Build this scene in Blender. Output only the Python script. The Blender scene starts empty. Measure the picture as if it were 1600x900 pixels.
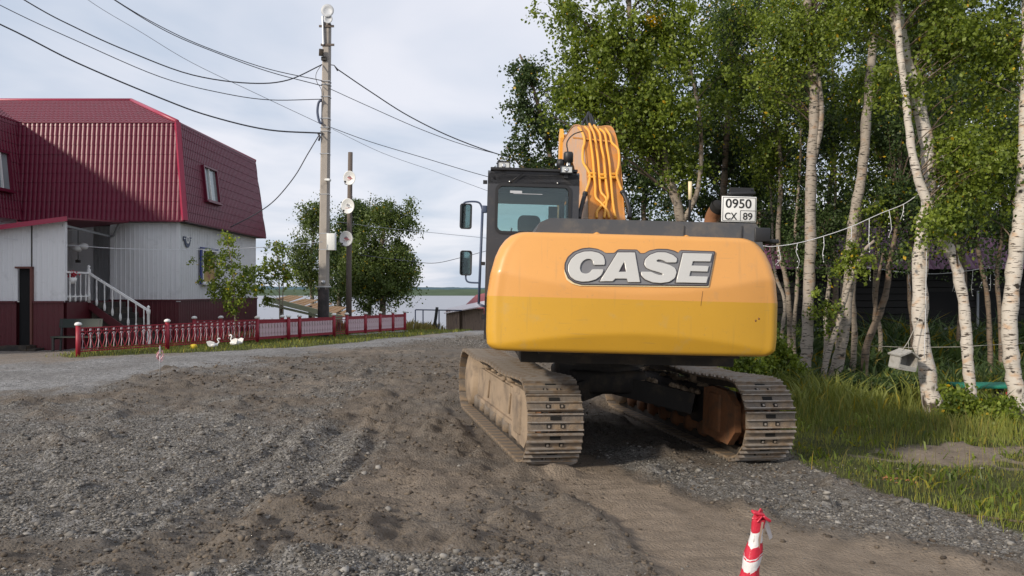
import bpy, bmesh, math, random
import numpy as np
from mathutils import Vector, Matrix, Euler

random.seed(7)
rng = np.random.default_rng(7)
S = bpy.context.scene
COL = S.collection
R = math.radians

# ------------------------------------------------------------------ camera, sky, sun, exposure
F = 1230.0          # focal length in pixels of the 1600 px wide photograph
EYE = 1.89
HOR = 455.0
cam_d = bpy.data.cameras.new('camera')
cam_d.sensor_width = 36.0
cam_d.lens = 36.0 * F / 1600.0
cam_d.shift_y = 5.0 / 1600.0
cam_d.clip_start = 0.1
cam_d.clip_end = 12000
cam = bpy.data.objects.new('camera', cam_d)
cam.location = (0, 0, EYE)
cam.rotation_euler = (R(90), 0, 0)
COL.objects.link(cam)
S.camera = cam

SUN_T = Vector((0.68, 0.60, -0.43)).normalized()      # the way the light travels
elev = math.asin(-SUN_T.z)
azim = math.atan2(-SUN_T.x, -SUN_T.y)                 # compass angle of the sun, from +Y towards +X
W = bpy.data.worlds.new('World')
S.world = W
W.use_nodes = True
nt = W.node_tree
for n in list(nt.nodes): nt.nodes.remove(n)
out = nt.nodes.new('ShaderNodeOutputWorld')
bg = nt.nodes.new('ShaderNodeBackground'); bg.inputs['Strength'].default_value = 0.1
sky = nt.nodes.new('ShaderNodeTexSky'); sky.sky_type = 'NISHITA'; sky.sun_disc = False
sky.sun_elevation = elev; sky.sun_rotation = azim
sky.air_density = 1.0; sky.dust_density = 1.5
tc = nt.nodes.new('ShaderNodeTexCoord')
sep = nt.nodes.new('ShaderNodeSeparateXYZ'); nt.links.new(tc.outputs['Generated'], sep.inputs[0])
def wmath(op, a, b=None):
    n = nt.nodes.new('ShaderNodeMath'); n.operation = op
    for i, v in enumerate((a, b)):
        if v is None: continue
        if isinstance(v, (int, float)): n.inputs[i].default_value = v
        else: nt.links.new(v, n.inputs[i])
    return n.outputs[0]
zc = wmath('ADD', wmath('MAXIMUM', sep.outputs[2], 0.0), 0.12)
comb = nt.nodes.new('ShaderNodeCombineXYZ')
nt.links.new(wmath('DIVIDE', sep.outputs[0], zc), comb.inputs[0])
nt.links.new(wmath('DIVIDE', sep.outputs[1], zc), comb.inputs[1])
cn = nt.nodes.new('ShaderNodeTexNoise'); cn.inputs['Scale'].default_value = 0.75
cn.inputs['Detail'].default_value = 5; cn.inputs['Roughness'].default_value = 0.5; cn.inputs['Distortion'].default_value = 0.4
nt.links.new(comb.outputs[0], cn.inputs['Vector'])
cr = nt.nodes.new('ShaderNodeValToRGB')
e = cr.color_ramp.elements
e[0].position = 0.38; e[0].color = (0.0, 0.0, 0.0, 1)
e[1].position = 0.58; e[1].color = (1, 1, 1, 1)
nt.links.new(cn.outputs['Fac'], cr.inputs['Fac'])
cc = nt.nodes.new('ShaderNodeMix'); cc.data_type = 'RGBA'      # darker and lighter cloud
cc.inputs[6].default_value = (6.3, 7.1, 8.5, 1)
cc.inputs[7].default_value = (9.3, 9.4, 10.2, 1)
nt.links.new(cr.outputs[0], cc.inputs[0])
mx = nt.nodes.new('ShaderNodeMix'); mx.data_type = 'RGBA'
mx.inputs[0].default_value = 0.86
nt.links.new(sky.outputs[0], mx.inputs[6]); nt.links.new(cc.outputs[2], mx.inputs[7])
nt.links.new(mx.outputs[2], bg.inputs['Color'])
nt.links.new(bg.outputs[0], out.inputs['Surface'])

sun_d = bpy.data.lights.new('sun', 'SUN'); sun_d.energy = 3.7; sun_d.angle = R(4.0); sun_d.color = (1.0, 0.90, 0.76)
sun = bpy.data.objects.new('sun', sun_d); COL.objects.link(sun)
sun.rotation_euler = SUN_T.to_track_quat('-Z', 'Y').to_euler()
S.view_settings.view_transform = 'Standard'
S.view_settings.look = 'None'
S.view_settings.gamma = 1.0
S.view_settings.exposure = 0.0
S.cycles.max_bounces = 6
S.cycles.transparent_max_bounces = 12

# ------------------------------------------------------------------ helpers
def PX(px, py, Y):
    """the point at depth Y that the photograph shows at pixel (px, py)"""
    return Vector(((px - 800) / F * Y, Y, EYE - (py - HOR) / F * Y))

def link(o, parent=None):
    COL.objects.link(o)
    if parent is not None: o.parent = parent
    return o

def tag(o, label=None, cat=None, group=None, kind=None):
    if label: o['label'] = label
    if cat: o['category'] = cat
    if group: o['group'] = group
    if kind: o['kind'] = kind
    return o

def empty(name, loc=(0, 0, 0), rot=(0, 0, 0), parent=None):
    o = bpy.data.objects.new(name, None)
    o.location = loc; o.rotation_euler = rot; o.empty_display_size = 0.2
    return link(o, parent)

def catmull(pts, n=6):
    P = [Vector(p) for p in pts]
    if len(P) < 3: return P
    out_ = []
    for i in range(len(P) - 1):
        p0 = P[i - 1] if i > 0 else P[0] * 2 - P[1]
        p1, p2 = P[i], P[i + 1]
        p3 = P[i + 2] if i + 2 < len(P) else P[-1] * 2 - P[-2]
        for k in range(n):
            t = k / n
            out_.append(0.5 * ((2 * p1) + (p2 - p0) * t + (2 * p0 - 5 * p1 + 4 * p2 - p3) * t * t + (3 * p1 - p0 - 3 * p2 + p3) * t ** 3))
    out_.append(P[-1])
    return out_

class MB:
    """collects shapes and links them as one mesh object"""
    def __init__(self):
        self.v = []; self.f = []; self.m = []; self.s = []
    def add(self, verts, faces, mi=0, smooth=False):
        b = len(self.v)
        self.v.extend([tuple(p) for p in verts])
        for f in faces:
            self.f.append([i + b for i in f]); self.m.append(mi); self.s.append(smooth)
        return self
    def box(self, c, s, rot=None, mi=0, bev=0.0):
        c = Vector(c); hx, hy, hz = s[0] / 2, s[1] / 2, s[2] / 2
        M = Matrix.Identity(3)
        if rot is not None: M = rot if isinstance(rot, Matrix) else Euler(rot).to_matrix()
        if bev <= 0:
            vs = [Vector((x, y, z)) for x in (-hx, hx) for y in (-hy, hy) for z in (-hz, hz)]
            fs = [(0, 1, 3, 2), (4, 6, 7, 5), (0, 4, 5, 1), (2, 3, 7, 6), (0, 2, 6, 4), (1, 5, 7, 3)]
            return self.add([c + M @ p for p in vs], fs, mi)
        bm = bmesh.new(); bmesh.ops.create_cube(bm, size=1.0)
        for q in bm.verts: q.co = Vector((q.co.x * s[0], q.co.y * s[1], q.co.z * s[2]))
        bmesh.ops.bevel(bm, geom=list(bm.edges), offset=min(bev, min(s) * 0.45), segments=2, profile=0.5, affect='EDGES')
        bm.verts.ensure_lookup_table()
        self.add([c + M @ q.co for q in bm.verts], [[q.index for q in f.verts] for f in bm.faces], mi, True)
        bm.free(); return self
    def bar(self, a, b, w, h, mi=0, up=(0, 0, 1)):
        a = Vector(a); b = Vector(b); d = b - a; L = d.length
        if L < 1e-6: return self
        y = d.normalized(); u = Vector(up)
        if abs(y.dot(u)) > 0.98: u = Vector((1, 0, 0))
        x = y.cross(u).normalized(); z = x.cross(y)
        return self.box((a + b) / 2, (w, L, h), Matrix((x, y, z)).transposed(), mi)
    def tube(self, pts, r, n=8, mi=0, cap=True, smooth=True):
        P = [Vector(p) for p in pts]
        rs = r if hasattr(r, '__len__') else [r] * len(P)
        vs = []; fs = []
        t0 = (P[1] - P[0]).normalized()
        u = Vector((0, 0, 1)) if abs(t0.z) < 0.9 else Vector((1, 0, 0))
        x = t0.cross(u).normalized()
        for i, p in enumerate(P):
            t = (P[min(i + 1, len(P) - 1)] - P[max(i - 1, 0)])
            t = t.normalized() if t.length > 1e-9 else t0
            x = (x - t * x.dot(t))
            x = x.normalized() if x.length > 1e-6 else t.cross(Vector((0.3, 0.5, 0.8))).normalized()
            y = t.cross(x)
            for k in range(n):
                a = 2 * math.pi * k / n
                vs.append(p + (x * math.cos(a) + y * math.sin(a)) * rs[i])
        for i in range(len(P) - 1):
            for k in range(n):
                k2 = (k + 1) % n
                fs.append((i * n + k, i * n + k2, (i + 1) * n + k2, (i + 1) * n + k))
        if cap:
            fs.append(tuple(range(n - 1, -1, -1))); fs.append(tuple((len(P) - 1) * n + k for k in range(n)))
        return self.add(vs, fs, mi, smooth)
    def cyl(self, a, b, r, n=16, mi=0, r2=None):
        a = Vector(a); b = Vector(b); r2 = r if r2 is None else r2
        return self.tube([a, b], [r, r2], n, mi, True, False)
    def prism(self, poly, axis, a, b, mi=0, smooth=False):
        """poly: 2D outline; extruded between a and b along axis ('x': poly is (y,z); 'y': (x,z); 'z': (x,y))"""
        def P(p, t):
            return {'x': (t, p[0], p[1]), 'y': (p[0], t, p[1]), 'z': (p[0], p[1], t)}[axis]
        n = len(poly)
        vs = [P(p, a) for p in poly] + [P(p, b) for p in poly]
        self.add(vs, [tuple(range(n)), tuple(range(2 * n - 1, n - 1, -1))], mi, False)
        self.add(vs, [(i, (i + 1) % n, n + (i + 1) % n, n + i) for i in range(n)], mi, smooth)
        return self
    def lathe(self, c, prof, n=20, mi=0, axis='z', smooth=True):
        """prof: (radius, height) pairs"""
        c = Vector(c); vs = []; fs = []
        for r_, h in prof:
            for k in range(n):
                a = 2 * math.pi * k / n
                x, y = r_ * math.cos(a), r_ * math.sin(a)
                vs.append(c + Vector({'z': (x, y, h), 'y': (x, h, y), 'x': (h, x, y)}[axis]))
        for i in range(len(prof) - 1):
            for k in range(n):
                k2 = (k + 1) % n
                fs.append((i * n + k, i * n + k2, (i + 1) * n + k2, (i + 1) * n + k))
        fs.append(tuple(range(n))); fs.append(tuple((len(prof) - 1) * n + k for k in range(n)))
        return self.add(vs, fs, mi, smooth)
    def mesh(self, name, mats, org=(0, 0, 0), recalc=True, xf=None):
        me = bpy.data.meshes.new(name)
        o = Vector(org)
        vs = [Vector(p) for p in self.v]
        if xf is not None: vs = [xf(p) for p in vs]
        me.from_pydata([tuple(p - o) for p in vs], [], self.f)
        if not isinstance(mats, (list, tuple)): mats = [mats]
        for m_ in mats: me.materials.append(m_)
        me.polygons.foreach_set('material_index', self.m)
        me.polygons.foreach_set('use_smooth', self.s)
        if recalc:
            bm = bmesh.new(); bm.from_mesh(me)
            bmesh.ops.recalc_face_normals(bm, faces=bm.faces); bm.to_mesh(me); bm.free()
        me.update()
        return me
    def build(self, name, mats, parent=None, org=None, recalc=True, xf=None, loc=None):
        if org is None: org = parent.location if (parent is not None and xf is None and loc is None) else (0, 0, 0)
        if loc is not None: org = (0, 0, 0)
        o = bpy.data.objects.new(name, self.mesh(name, mats, org, recalc, xf))
        if loc is not None: o.location = loc
        return link(o, parent)

def share(o, loc, rot=(0, 0, 0), parent=None, name=None):
    c = o.copy(); c.location = loc; c.rotation_euler = rot
    COL.objects.link(c)
    if parent is not None: c.parent = parent
    return c

def np_mesh(name, V, Fq, mats, attr=None, smooth=False, midx=None, aname='tint'):
    """fast mesh from arrays: V (n,3), Fq (m,k)"""
    me = bpy.data.meshes.new(name)
    m, k = Fq.shape
    me.vertices.add(len(V)); me.vertices.foreach_set('co', np.ascontiguousarray(V, dtype=np.float32).ravel())
    me.loops.add(m * k); me.loops.foreach_set('vertex_index', np.ascontiguousarray(Fq, dtype=np.int32).ravel())
    me.polygons.add(m)
    me.polygons.foreach_set('loop_start', np.arange(0, m * k, k, dtype=np.int32))
    me.polygons.foreach_set('loop_total', np.full(m, k, dtype=np.int32))
    if smooth: me.polygons.foreach_set('use_smooth', np.ones(m, dtype=bool))
    for mm in (mats if isinstance(mats, (list, tuple)) else [mats]): me.materials.append(mm)
    if midx is not None: me.polygons.foreach_set('material_index', midx.astype(np.int32))
    if attr is not None:
        a = me.color_attributes.new(aname, 'FLOAT_COLOR', 'POINT')
        a.data.foreach_set('color', np.ascontiguousarray(attr, dtype=np.float32).ravel())
    me.update(calc_edges=True)
    return me

# value noise for terrain
def _hash(ix, iy, seed):
    h = (ix.astype(np.int64) * 374761393 + iy.astype(np.int64) * 668265263 + seed * 982451653) & 0xffffffff
    h = ((h ^ (h >> 13)) * 1274126177) & 0xffffffff
    return ((h ^ (h >> 16)) & 0xffff) / 65535.0
def vnoise(x, y, s, seed=0):
    x = x / s; y = y / s
    ix = np.floor(x); iy = np.floor(y); fx = x - ix; fy = y - iy
    fx = fx * fx * (3 - 2 * fx); fy = fy * fy * (3 - 2 * fy)
    a = _hash(ix, iy, seed); b = _hash(ix + 1, iy, seed); c = _hash(ix, iy + 1, seed); d = _hash(ix + 1, iy + 1, seed)
    return (a * (1 - fx) + b * fx) * (1 - fy) + (c * (1 - fx) + d * fx) * fy
def fbm(x, y, s, o=4, seed=0):
    t = 0; a = 1; n = 0
    for i in range(o):
        t = t + a * (vnoise(x, y, s / 2 ** i, seed + i * 17) - 0.5); n += a; a *= 0.55
    return t / n * 2
def sst(a, b, x):
    t = np.clip((x - a) / (b - a), 0, 1); return t * t * (3 - 2 * t)

# ------------------------------------------------------------------ materials
def mat(name, col, rough=0.6, metal=0.0, var=0.12, vscale=3.0, bump=0.0, bscale=40.0, spec=0.5, dirt=None, dscale=2.0, damt=0.5, coat=0.0, vecscale=None):
    m = bpy.data.materials.new(name); m.use_nodes = True
    t = m.node_tree; b = t.nodes['Principled BSDF']
    b.inputs['Roughness'].default_value = rough; b.inputs['Metallic'].default_value = metal
    b.inputs['Specular IOR Level'].default_value = spec
    if coat: b.inputs['Coat Weight'].default_value = coat; b.inputs['Coat Roughness'].default_value = 0.15
    co = t.nodes.new('ShaderNodeTexCoord')
    vec = co.outputs['Object']
    if vecscale:
        mp = t.nodes.new('ShaderNodeMapping'); mp.inputs['Scale'].default_value = vecscale
        t.links.new(vec, mp.inputs[0]); vec = mp.outputs[0]
    n = t.nodes.new('ShaderNodeTexNoise'); n.inputs['Scale'].default_value = vscale; n.inputs['Detail'].default_value = 6
    n.inputs['Roughness'].default_value = 0.6
    t.links.new(vec, n.inputs['Vector'])
    mixc = t.nodes.new('ShaderNodeMix'); mixc.data_type = 'RGBA'
    c = np.array(col)
    mixc.inputs[6].default_value = (*(c * (1 - var)), 1); mixc.inputs[7].default_value = (*np.minimum(c * (1 + var), 0.95), 1)
    t.links.new(n.outputs['Fac'], mixc.inputs[0])
    last = mixc.outputs[2]
    if dirt is not None:
        d = t.nodes.new('ShaderNodeTexNoise'); d.inputs['Scale'].default_value = dscale; d.inputs['Detail'].default_value = 8
        d.inputs['Roughness'].default_value = 0.65
        t.links.new(vec, d.inputs['Vector'])
        rr = t.nodes.new('ShaderNodeMapRange'); rr.inputs[1].default_value = 0.62 - 0.25 * damt; rr.inputs[2].default_value = 0.80 - 0.25 * damt
        t.links.new(d.outputs['Fac'], rr.inputs[0])
        m2 = t.nodes.new('ShaderNodeMix'); m2.data_type = 'RGBA'
        t.links.new(rr.outputs[0], m2.inputs[0]); t.links.new(last, m2.inputs[6]); m2.inputs[7].default_value = (*dirt, 1)
        last = m2.outputs[2]
    t.links.new(last, b.inputs['Base Color'])
    if bump > 0:
        bn = t.nodes.new('ShaderNodeTexNoise'); bn.inputs['Scale'].default_value = bscale; bn.inputs['Detail'].default_value = 5
        t.links.new(vec, bn.inputs['Vector'])
        bp = t.nodes.new('ShaderNodeBump'); bp.inputs['Strength'].default_value = bump; bp.inputs['Distance'].default_value = 0.02
        t.links.new(bn.outputs['Fac'], bp.inputs['Height']); t.links.new(bp.outputs[0], b.inputs['Normal'])
    return m

M = {}
M['orange'] = mat('orange_paint', (0.68, 0.325, 0.082), 0.40, var=0.09, vscale=1.6, coat=0.25, dirt=(0.56, 0.30, 0.11), dscale=5, damt=0.12, bump=0.03, bscale=3)
M['yellow'] = mat('yellow_paint', (0.58, 0.315, 0.026), 0.42, var=0.10, vscale=1.6, coat=0.25, dirt=(0.50, 0.31, 0.08), dscale=5, damt=0.15, bump=0.03, bscale=3)
M['boom'] = mat('boom_paint', (0.52, 0.215, 0.040), 0.45, var=0.08, vscale=2, dirt=(0.42, 0.22, 0.10), dscale=4, damt=0.5)
M['boomside'] = mat('boom_side_paint', (0.68, 0.34, 0.12), 0.5, var=0.1, vscale=2, dirt=(0.55, 0.36, 0.24), dscale=3, damt=0.9)
M['pipe'] = mat('pipe_paint', (0.80, 0.38, 0.05), 0.4, var=0.06)
M['cabgrey'] = mat('cab_paint', (0.048, 0.049, 0.055), 0.38, var=0.15, dirt=(0.075, 0.068, 0.062), dscale=6, damt=0.3)
M['hood'] = mat('hood_paint', (0.075, 0.08, 0.09), 0.5, var=0.12, dirt=(0.13, 0.12, 0.11), dscale=4, damt=0.5)
M['black'] = mat('black_rubber', (0.018, 0.018, 0.02), 0.5, var=0.2)
M['chassis'] = mat('chassis_black', (0.025, 0.022, 0.02), 0.7, var=0.3, dirt=(0.08, 0.06, 0.04), dscale=3, damt=0.5)
M['silver'] = mat('silver_letters', (0.56, 0.55, 0.52), 0.38, metal=0.25, var=0.05, vecscale=(0.4, 1, 6), vscale=1.0)
M['emblem'] = mat('emblem_dark', (0.05, 0.042, 0.05), 0.5, var=0.1)
M['emblemgrey'] = mat('emblem_grey', (0.17, 0.17, 0.18), 0.5, var=0.2, vscale=4)
M['cream'] = mat('cream_edge', (0.75, 0.62, 0.38), 0.5, var=0.04)
M['dust'] = mat('dusty_steel', (0.30, 0.225, 0.155), 0.85, var=0.25, vscale=4, bump=0.2, bscale=30, dirt=(0.15, 0.115, 0.085), dscale=2.5, damt=0.6)
M['track'] = mat('track_steel', (0.145, 0.12, 0.097), 0.72, metal=0.0, var=0.3, vscale=9, bump=0.4, bscale=50, dirt=(0.25, 0.18, 0.115), dscale=4, damt=0.7)
M['grouser'] = mat('worn_steel', (0.33, 0.29, 0.25), 0.5, metal=0.35, var=0.25, vscale=9, dirt=(0.25, 0.18, 0.12), dscale=7, damt=0.6)
M['hole'] = mat('hole_dark', (0.008, 0.007, 0.006), 0.9, var=0.1)
M['rust'] = mat('rust', (0.20, 0.085, 0.035), 0.85, var=0.3, vscale=7, bump=0.3, bscale=40, dirt=(0.10, 0.06, 0.035), dscale=5, damt=0.6)
M['white'] = mat('white_paint', (0.75, 0.75, 0.74), 0.5, var=0.05)
M['platewhite'] = mat('plate_white', (0.78, 0.78, 0.76), 0.45, var=0.03)
M['ink'] = mat('black_ink', (0.02, 0.02, 0.02), 0.6, var=0.05)
M['chrome'] = mat('bright_metal', (0.6, 0.6, 0.6), 0.2, metal=0.9, var=0.05)
M['interior'] = mat('cab_trim', (0.12, 0.13, 0.13), 0.7, var=0.15)
M['lens'] = mat('lamp_lens', (0.6, 0.62, 0.62), 0.12, var=0.1, vscale=20)
M['burg'] = mat('burgundy_roof', (0.135, 0.012, 0.033), 0.36, var=0.12, vscale=1.5, spec=0.32, dirt=(0.12, 0.02, 0.035), dscale=3, damt=0.35)
M['burgtop'] = mat('burgundy_tile', (0.17, 0.026, 0.045), 0.55, var=0.15, vscale=1.5, dirt=(0.12, 0.03, 0.04), dscale=3, damt=0.35)
M['trimred'] = mat('trim_red', (0.33, 0.030, 0.070), 0.4, var=0.08)
M['plinth'] = mat('plinth_red', (0.085, 0.010, 0.016), 0.5, var=0.15, vscale=2, dirt=(0.08, 0.02, 0.02), dscale=3, damt=0.3)
M['siding'] = mat('white_siding', (0.70, 0.71, 0.725), 0.42, var=0.05, vscale=0.8, dirt=(0.50, 0.51, 0.52), dscale=1.5, damt=0.25)
M['fence'] = mat('fence_red', (0.30, 0.018, 0.035), 0.5, var=0.15, vscale=6, dirt=(0.2, 0.03, 0.035), dscale=8, damt=0.3)
M['slat'] = mat('slat_pink', (0.66, 0.50, 0.54), 0.6, var=0.12, vscale=5, dirt=(0.42, 0.2, 0.24), dscale=7, damt=0.45)
M['concrete'] = mat('pole_concrete', (0.36, 0.325, 0.29), 0.85, var=0.15, vscale=2.5, bump=0.25, bscale=30, dirt=(0.22, 0.2, 0.18), dscale=2, damt=0.35)
M['wood_dark'] = mat('pole_wood', (0.13, 0.105, 0.09), 0.85, var=0.3, vscale=3, bump=0.3, bscale=20, vecscale=(6, 6, 0.6))
M['tar'] = mat('tar_sleeve', (0.03, 0.026, 0.028), 0.6, var=0.3, dirt=(0.08, 0.06, 0.06), dscale=3, damt=0.5)
M['dish'] = mat('dish_white', (0.72, 0.73, 0.72), 0.4, var=0.04)
M['palegrey'] = mat('pale_grey', (0.50, 0.52, 0.55), 0.5, var=0.05)
M['logo_red'] = mat('logo_red', (0.45, 0.12, 0.13), 0.6, var=0.1)
M['logo_grey'] = mat('logo_grey', (0.20, 0.20, 0.22), 0.6, var=0.1)
M['galv'] = mat('galvanised', (0.42, 0.43, 0.45), 0.4, metal=0.6, var=0.1)
M['cable'] = mat('cable', (0.05, 0.05, 0.06), 0.6, var=0.1)
M['cablelight'] = mat('cable_pale', (0.30, 0.31, 0.34), 0.6, var=0.1)
M['plank'] = mat('weathered_plank', (0.30, 0.22, 0.17), 0.85, var=0.35, vscale=3, vecscale=(5, 5, 0.8), dirt=(0.14, 0.10, 0.09), dscale=3, damt=0.5)
M['newplank'] = mat('new_plank', (0.55, 0.33, 0.16), 0.75, var=0.2, vscale=2)
M['palewood'] = mat('greenish_timber', (0.34, 0.36, 0.24), 0.8, var=0.2, vscale=2)
M['benchgreen'] = mat('bench_green', (0.010, 0.020, 0.015), 0.6, var=0.2)
M['bluegrey'] = mat('blue_grey', (0.06, 0.08, 0.14), 0.5, var=0.1)
M['blueframe'] = mat('blue_frame', (0.03, 0.05, 0.22), 0.5, var=0.1)
M['curtain'] = mat('patterned_curtain', (0.30, 0.12, 0.10), 0.8, var=0.9, vscale=4, dirt=(0.42, 0.33, 0.10), dscale=2.5, damt=0.9)
M['flower'] = mat('flower_red', (0.40, 0.02, 0.04), 0.7, var=0.3, vscale=30)
M['doordark'] = mat('door_dark', (0.008, 0.008, 0.009), 0.9, var=0.2)  # near-black standing in for an unlit interior
M['doorwood'] = mat('door_frame_wood', (0.13, 0.045, 0.035), 0.6, var=0.2)
M['board'] = mat('dark_siding', (0.014, 0.013, 0.012), 0.8, var=0.2)  # dark boards with the shade of the trees put into the colour
M['mauve'] = mat('mauve_roof', (0.19, 0.08, 0.14), 0.55, var=0.12, vscale=1.5)
M['sillgrey'] = mat('pale_sill', (0.30, 0.32, 0.34), 0.6, var=0.1)
M['teal'] = mat('teal_board', (0.015, 0.20, 0.13), 0.5, var=0.15, vscale=5)
M['pinkroof'] = mat('hut_red_roof', (0.27, 0.07, 0.075), 0.6, var=0.12)
M['metalroof'] = mat('pale_metal_roof', (0.62, 0.56, 0.56), 0.45, var=0.12)
M['cordgrey'] = mat('grey_cord', (0.35, 0.34, 0.31), 0.8, var=0.2)
M['boxwhite'] = mat('weathered_white_board', (0.34, 0.33, 0.31), 0.7, var=0.25, vscale=12, dirt=(0.2, 0.18, 0.15), dscale=8, damt=0.45)
M['tapewhite'] = mat('tape_white', (0.72, 0.70, 0.70), 0.3, var=0.08, vscale=15, bump=0.4, bscale=25)
M['tapered'] = mat('tape_red', (0.52, 0.025, 0.05), 0.3, var=0.12, vscale=15, bump=0.4, bscale=25)
M['ribbon'] = mat('ribbon_pink', (0.60, 0.32, 0.36), 0.5, var=0.3, vscale=20)
M['yplastic'] = mat('yellow_plastic', (0.70, 0.50, 0.03), 0.5, var=0.1)
M['lightwire'] = mat('garland_wire', (0.62, 0.63, 0.66), 0.5, var=0.05)

def streaks(m, col, amt=0.5):
    t = m.node_tree; b = t.nodes['Principled BSDF']; src = b.inputs['Base Color'].links[0].from_socket
    co = t.nodes.new('ShaderNodeTexCoord'); last = src
    for vs, sc, lo, hi, a in (((9, 1, 0.7), 2.2, 0.60, 0.74, amt), ((1.0, 1.0, 14), 3.0, 0.665, 0.69, amt * 0.9), ((1, 1, 1), 38, 0.66, 0.70, amt)):
        mp = t.nodes.new('ShaderNodeMapping'); mp.inputs['Scale'].default_value = vs; t.links.new(co.outputs['Object'], mp.inputs[0])
        n = t.nodes.new('ShaderNodeTexNoise'); n.inputs['Scale'].default_value = sc; n.inputs['Detail'].default_value = 7; t.links.new(mp.outputs[0], n.inputs['Vector'])
        r_ = t.nodes.new('ShaderNodeMapRange'); r_.inputs[1].default_value = lo; r_.inputs[2].default_value = hi; r_.inputs[4].default_value = a; t.links.new(n.outputs['Fac'], r_.inputs[0])
        x = t.nodes.new('ShaderNodeMix'); x.data_type = 'RGBA'; t.links.new(r_.outputs[0], x.inputs[0]); t.links.new(last, x.inputs[6]); x.inputs[7].default_value = (*col, 1); last = x.outputs[2]
    t.links.new(last, b.inputs['Base Color'])
streaks(M['orange'], (0.42, 0.24, 0.10), 0.30); streaks(M['yellow'], (0.36, 0.23, 0.07), 0.34)
streaks(M['siding'], (0.42, 0.42, 0.41), 0.35); streaks(M['burg'], (0.10, 0.03, 0.04), 0.4); streaks(M['cabgrey'], (0.12, 0.11, 0.10), 0.3)

# glass: a clear pane that also mirrors
def glass(name, tint, refl=0.2, rough=0.03):
    m = bpy.data.materials.new(name); m.use_nodes = True
    t = m.node_tree; t.nodes.remove(t.nodes['Principled BSDF'])
    o = t.nodes['Material Output']
    tr = t.nodes.new('ShaderNodeBsdfTransparent'); tr.inputs[0].default_value = (*tint, 1)
    gl = t.nodes.new('ShaderNodeBsdfGlossy'); gl.inputs['Roughness'].default_value = rough
    gl.inputs[0].default_value = (0.8, 0.85, 0.85, 1)
    lw = t.nodes.new('ShaderNodeLayerWeight'); lw.inputs['Blend'].default_value = refl
    ad = t.nodes.new('ShaderNodeMath'); ad.operation = 'MULTIPLY_ADD'; ad.inputs[1].default_value = 0.8; ad.inputs[2].default_value = refl
    t.links.new(lw.outputs['Fresnel'], ad.inputs[0])
    mx_ = t.nodes.new('ShaderNodeMixShader')
    t.links.new(ad.outputs[0], mx_.inputs[0]); t.links.new(tr.outputs[0], mx_.inputs[1]); t.links.new(gl.outputs[0], mx_.inputs[2])
    t.links.new(mx_.outputs[0], o.inputs['Surface'])
    return m
M['glass'] = glass('cab_glass', (0.74, 0.84, 0.83), 0.07)
M['mirror'] = mat('mirror', (0.5, 0.55, 0.58), 0.05, metal=1.0, var=0.02)
M['paleglass'] = mat('curtained_glass', (0.26, 0.30, 0.31), 0.12, var=0.25, vscale=1.2, spec=0.8)  # flat pale grey for the mansard panes
M['houseglass'] = mat('house_glass', (0.05, 0.07, 0.08), 0.06, var=0.2, spec=0.8)

def leaf_mat(name, c0, c1, rough=0.5, trans=0.35):
    """colour from the 'tint' attribute: x mixes c0..c1, y turns to autumn yellow"""
    m = bpy.data.materials.new(name); m.use_nodes = True
    t = m.node_tree; t.nodes.remove(t.nodes['Principled BSDF'])
    at = t.nodes.new('ShaderNodeAttribute'); at.attribute_name = 'tint'
    sp = t.nodes.new('ShaderNodeSeparateColor'); t.links.new(at.outputs['Color'], sp.inputs[0])
    m1 = t.nodes.new('ShaderNodeMix'); m1.data_type = 'RGBA'
    m1.inputs[6].default_value = (*c0, 1); m1.inputs[7].default_value = (*c1, 1); t.links.new(sp.outputs[0], m1.inputs[0])
    m2 = t.nodes.new('ShaderNodeMix'); m2.data_type = 'RGBA'
    t.links.new(sp.outputs[1], m2.inputs[0]); t.links.new(m1.outputs[2], m2.inputs[6]); m2.inputs[7].default_value = (0.55, 0.36, 0.02, 1)
    d = t.nodes.new('ShaderNodeBsdfPrincipled'); d.inputs['Roughness'].default_value = rough; d.inputs['Specular IOR Level'].default_value = 0.35
    t.links.new(m2.outputs[2], d.inputs['Base Color'])
    tl = t.nodes.new('ShaderNodeBsdfTranslucent')
    hs = t.nodes.new('ShaderNodeHueSaturation'); hs.inputs['Value'].default_value = 1.25; hs.inputs['Saturation'].default_value = 1.1
    t.links.new(m2.outputs[2], hs.inputs['Color']); t.links.new(hs.outputs[0], tl.inputs[0])
    ms = t.nodes.new('ShaderNodeMixShader'); ms.inputs[0].default_value = trans
    t.links.new(d.outputs[0], ms.inputs[1]); t.links.new(tl.outputs[0], ms.inputs[2])
    t.links.new(ms.outputs[0], t.nodes['Material Output'].inputs['Surface'])
    return m
M['leaf'] = leaf_mat('birch_leaf', (0.036, 0.070, 0.012), (0.27, 0.335, 0.05), 0.45, 0.4)  # crown highlights and shadows put into the wide tone range
M['leafmid'] = leaf_mat('river_leaf', (0.036, 0.062, 0.016), (0.15, 0.20, 0.05))
M['leafdark'] = leaf_mat('dark_leaf', (0.020, 0.040, 0.015), (0.10, 0.15, 0.045))  # darker leaves; the shade inside the wood is put into this tone
M['grass'] = leaf_mat('grass_blade', (0.075, 0.105, 0.022), (0.29, 0.31, 0.075), 0.6, 0.35)
M['drygrass'] = leaf_mat('dry_weeds', (0.12, 0.11, 0.03), (0.30, 0.24, 0.08), 0.7, 0.3)

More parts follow.
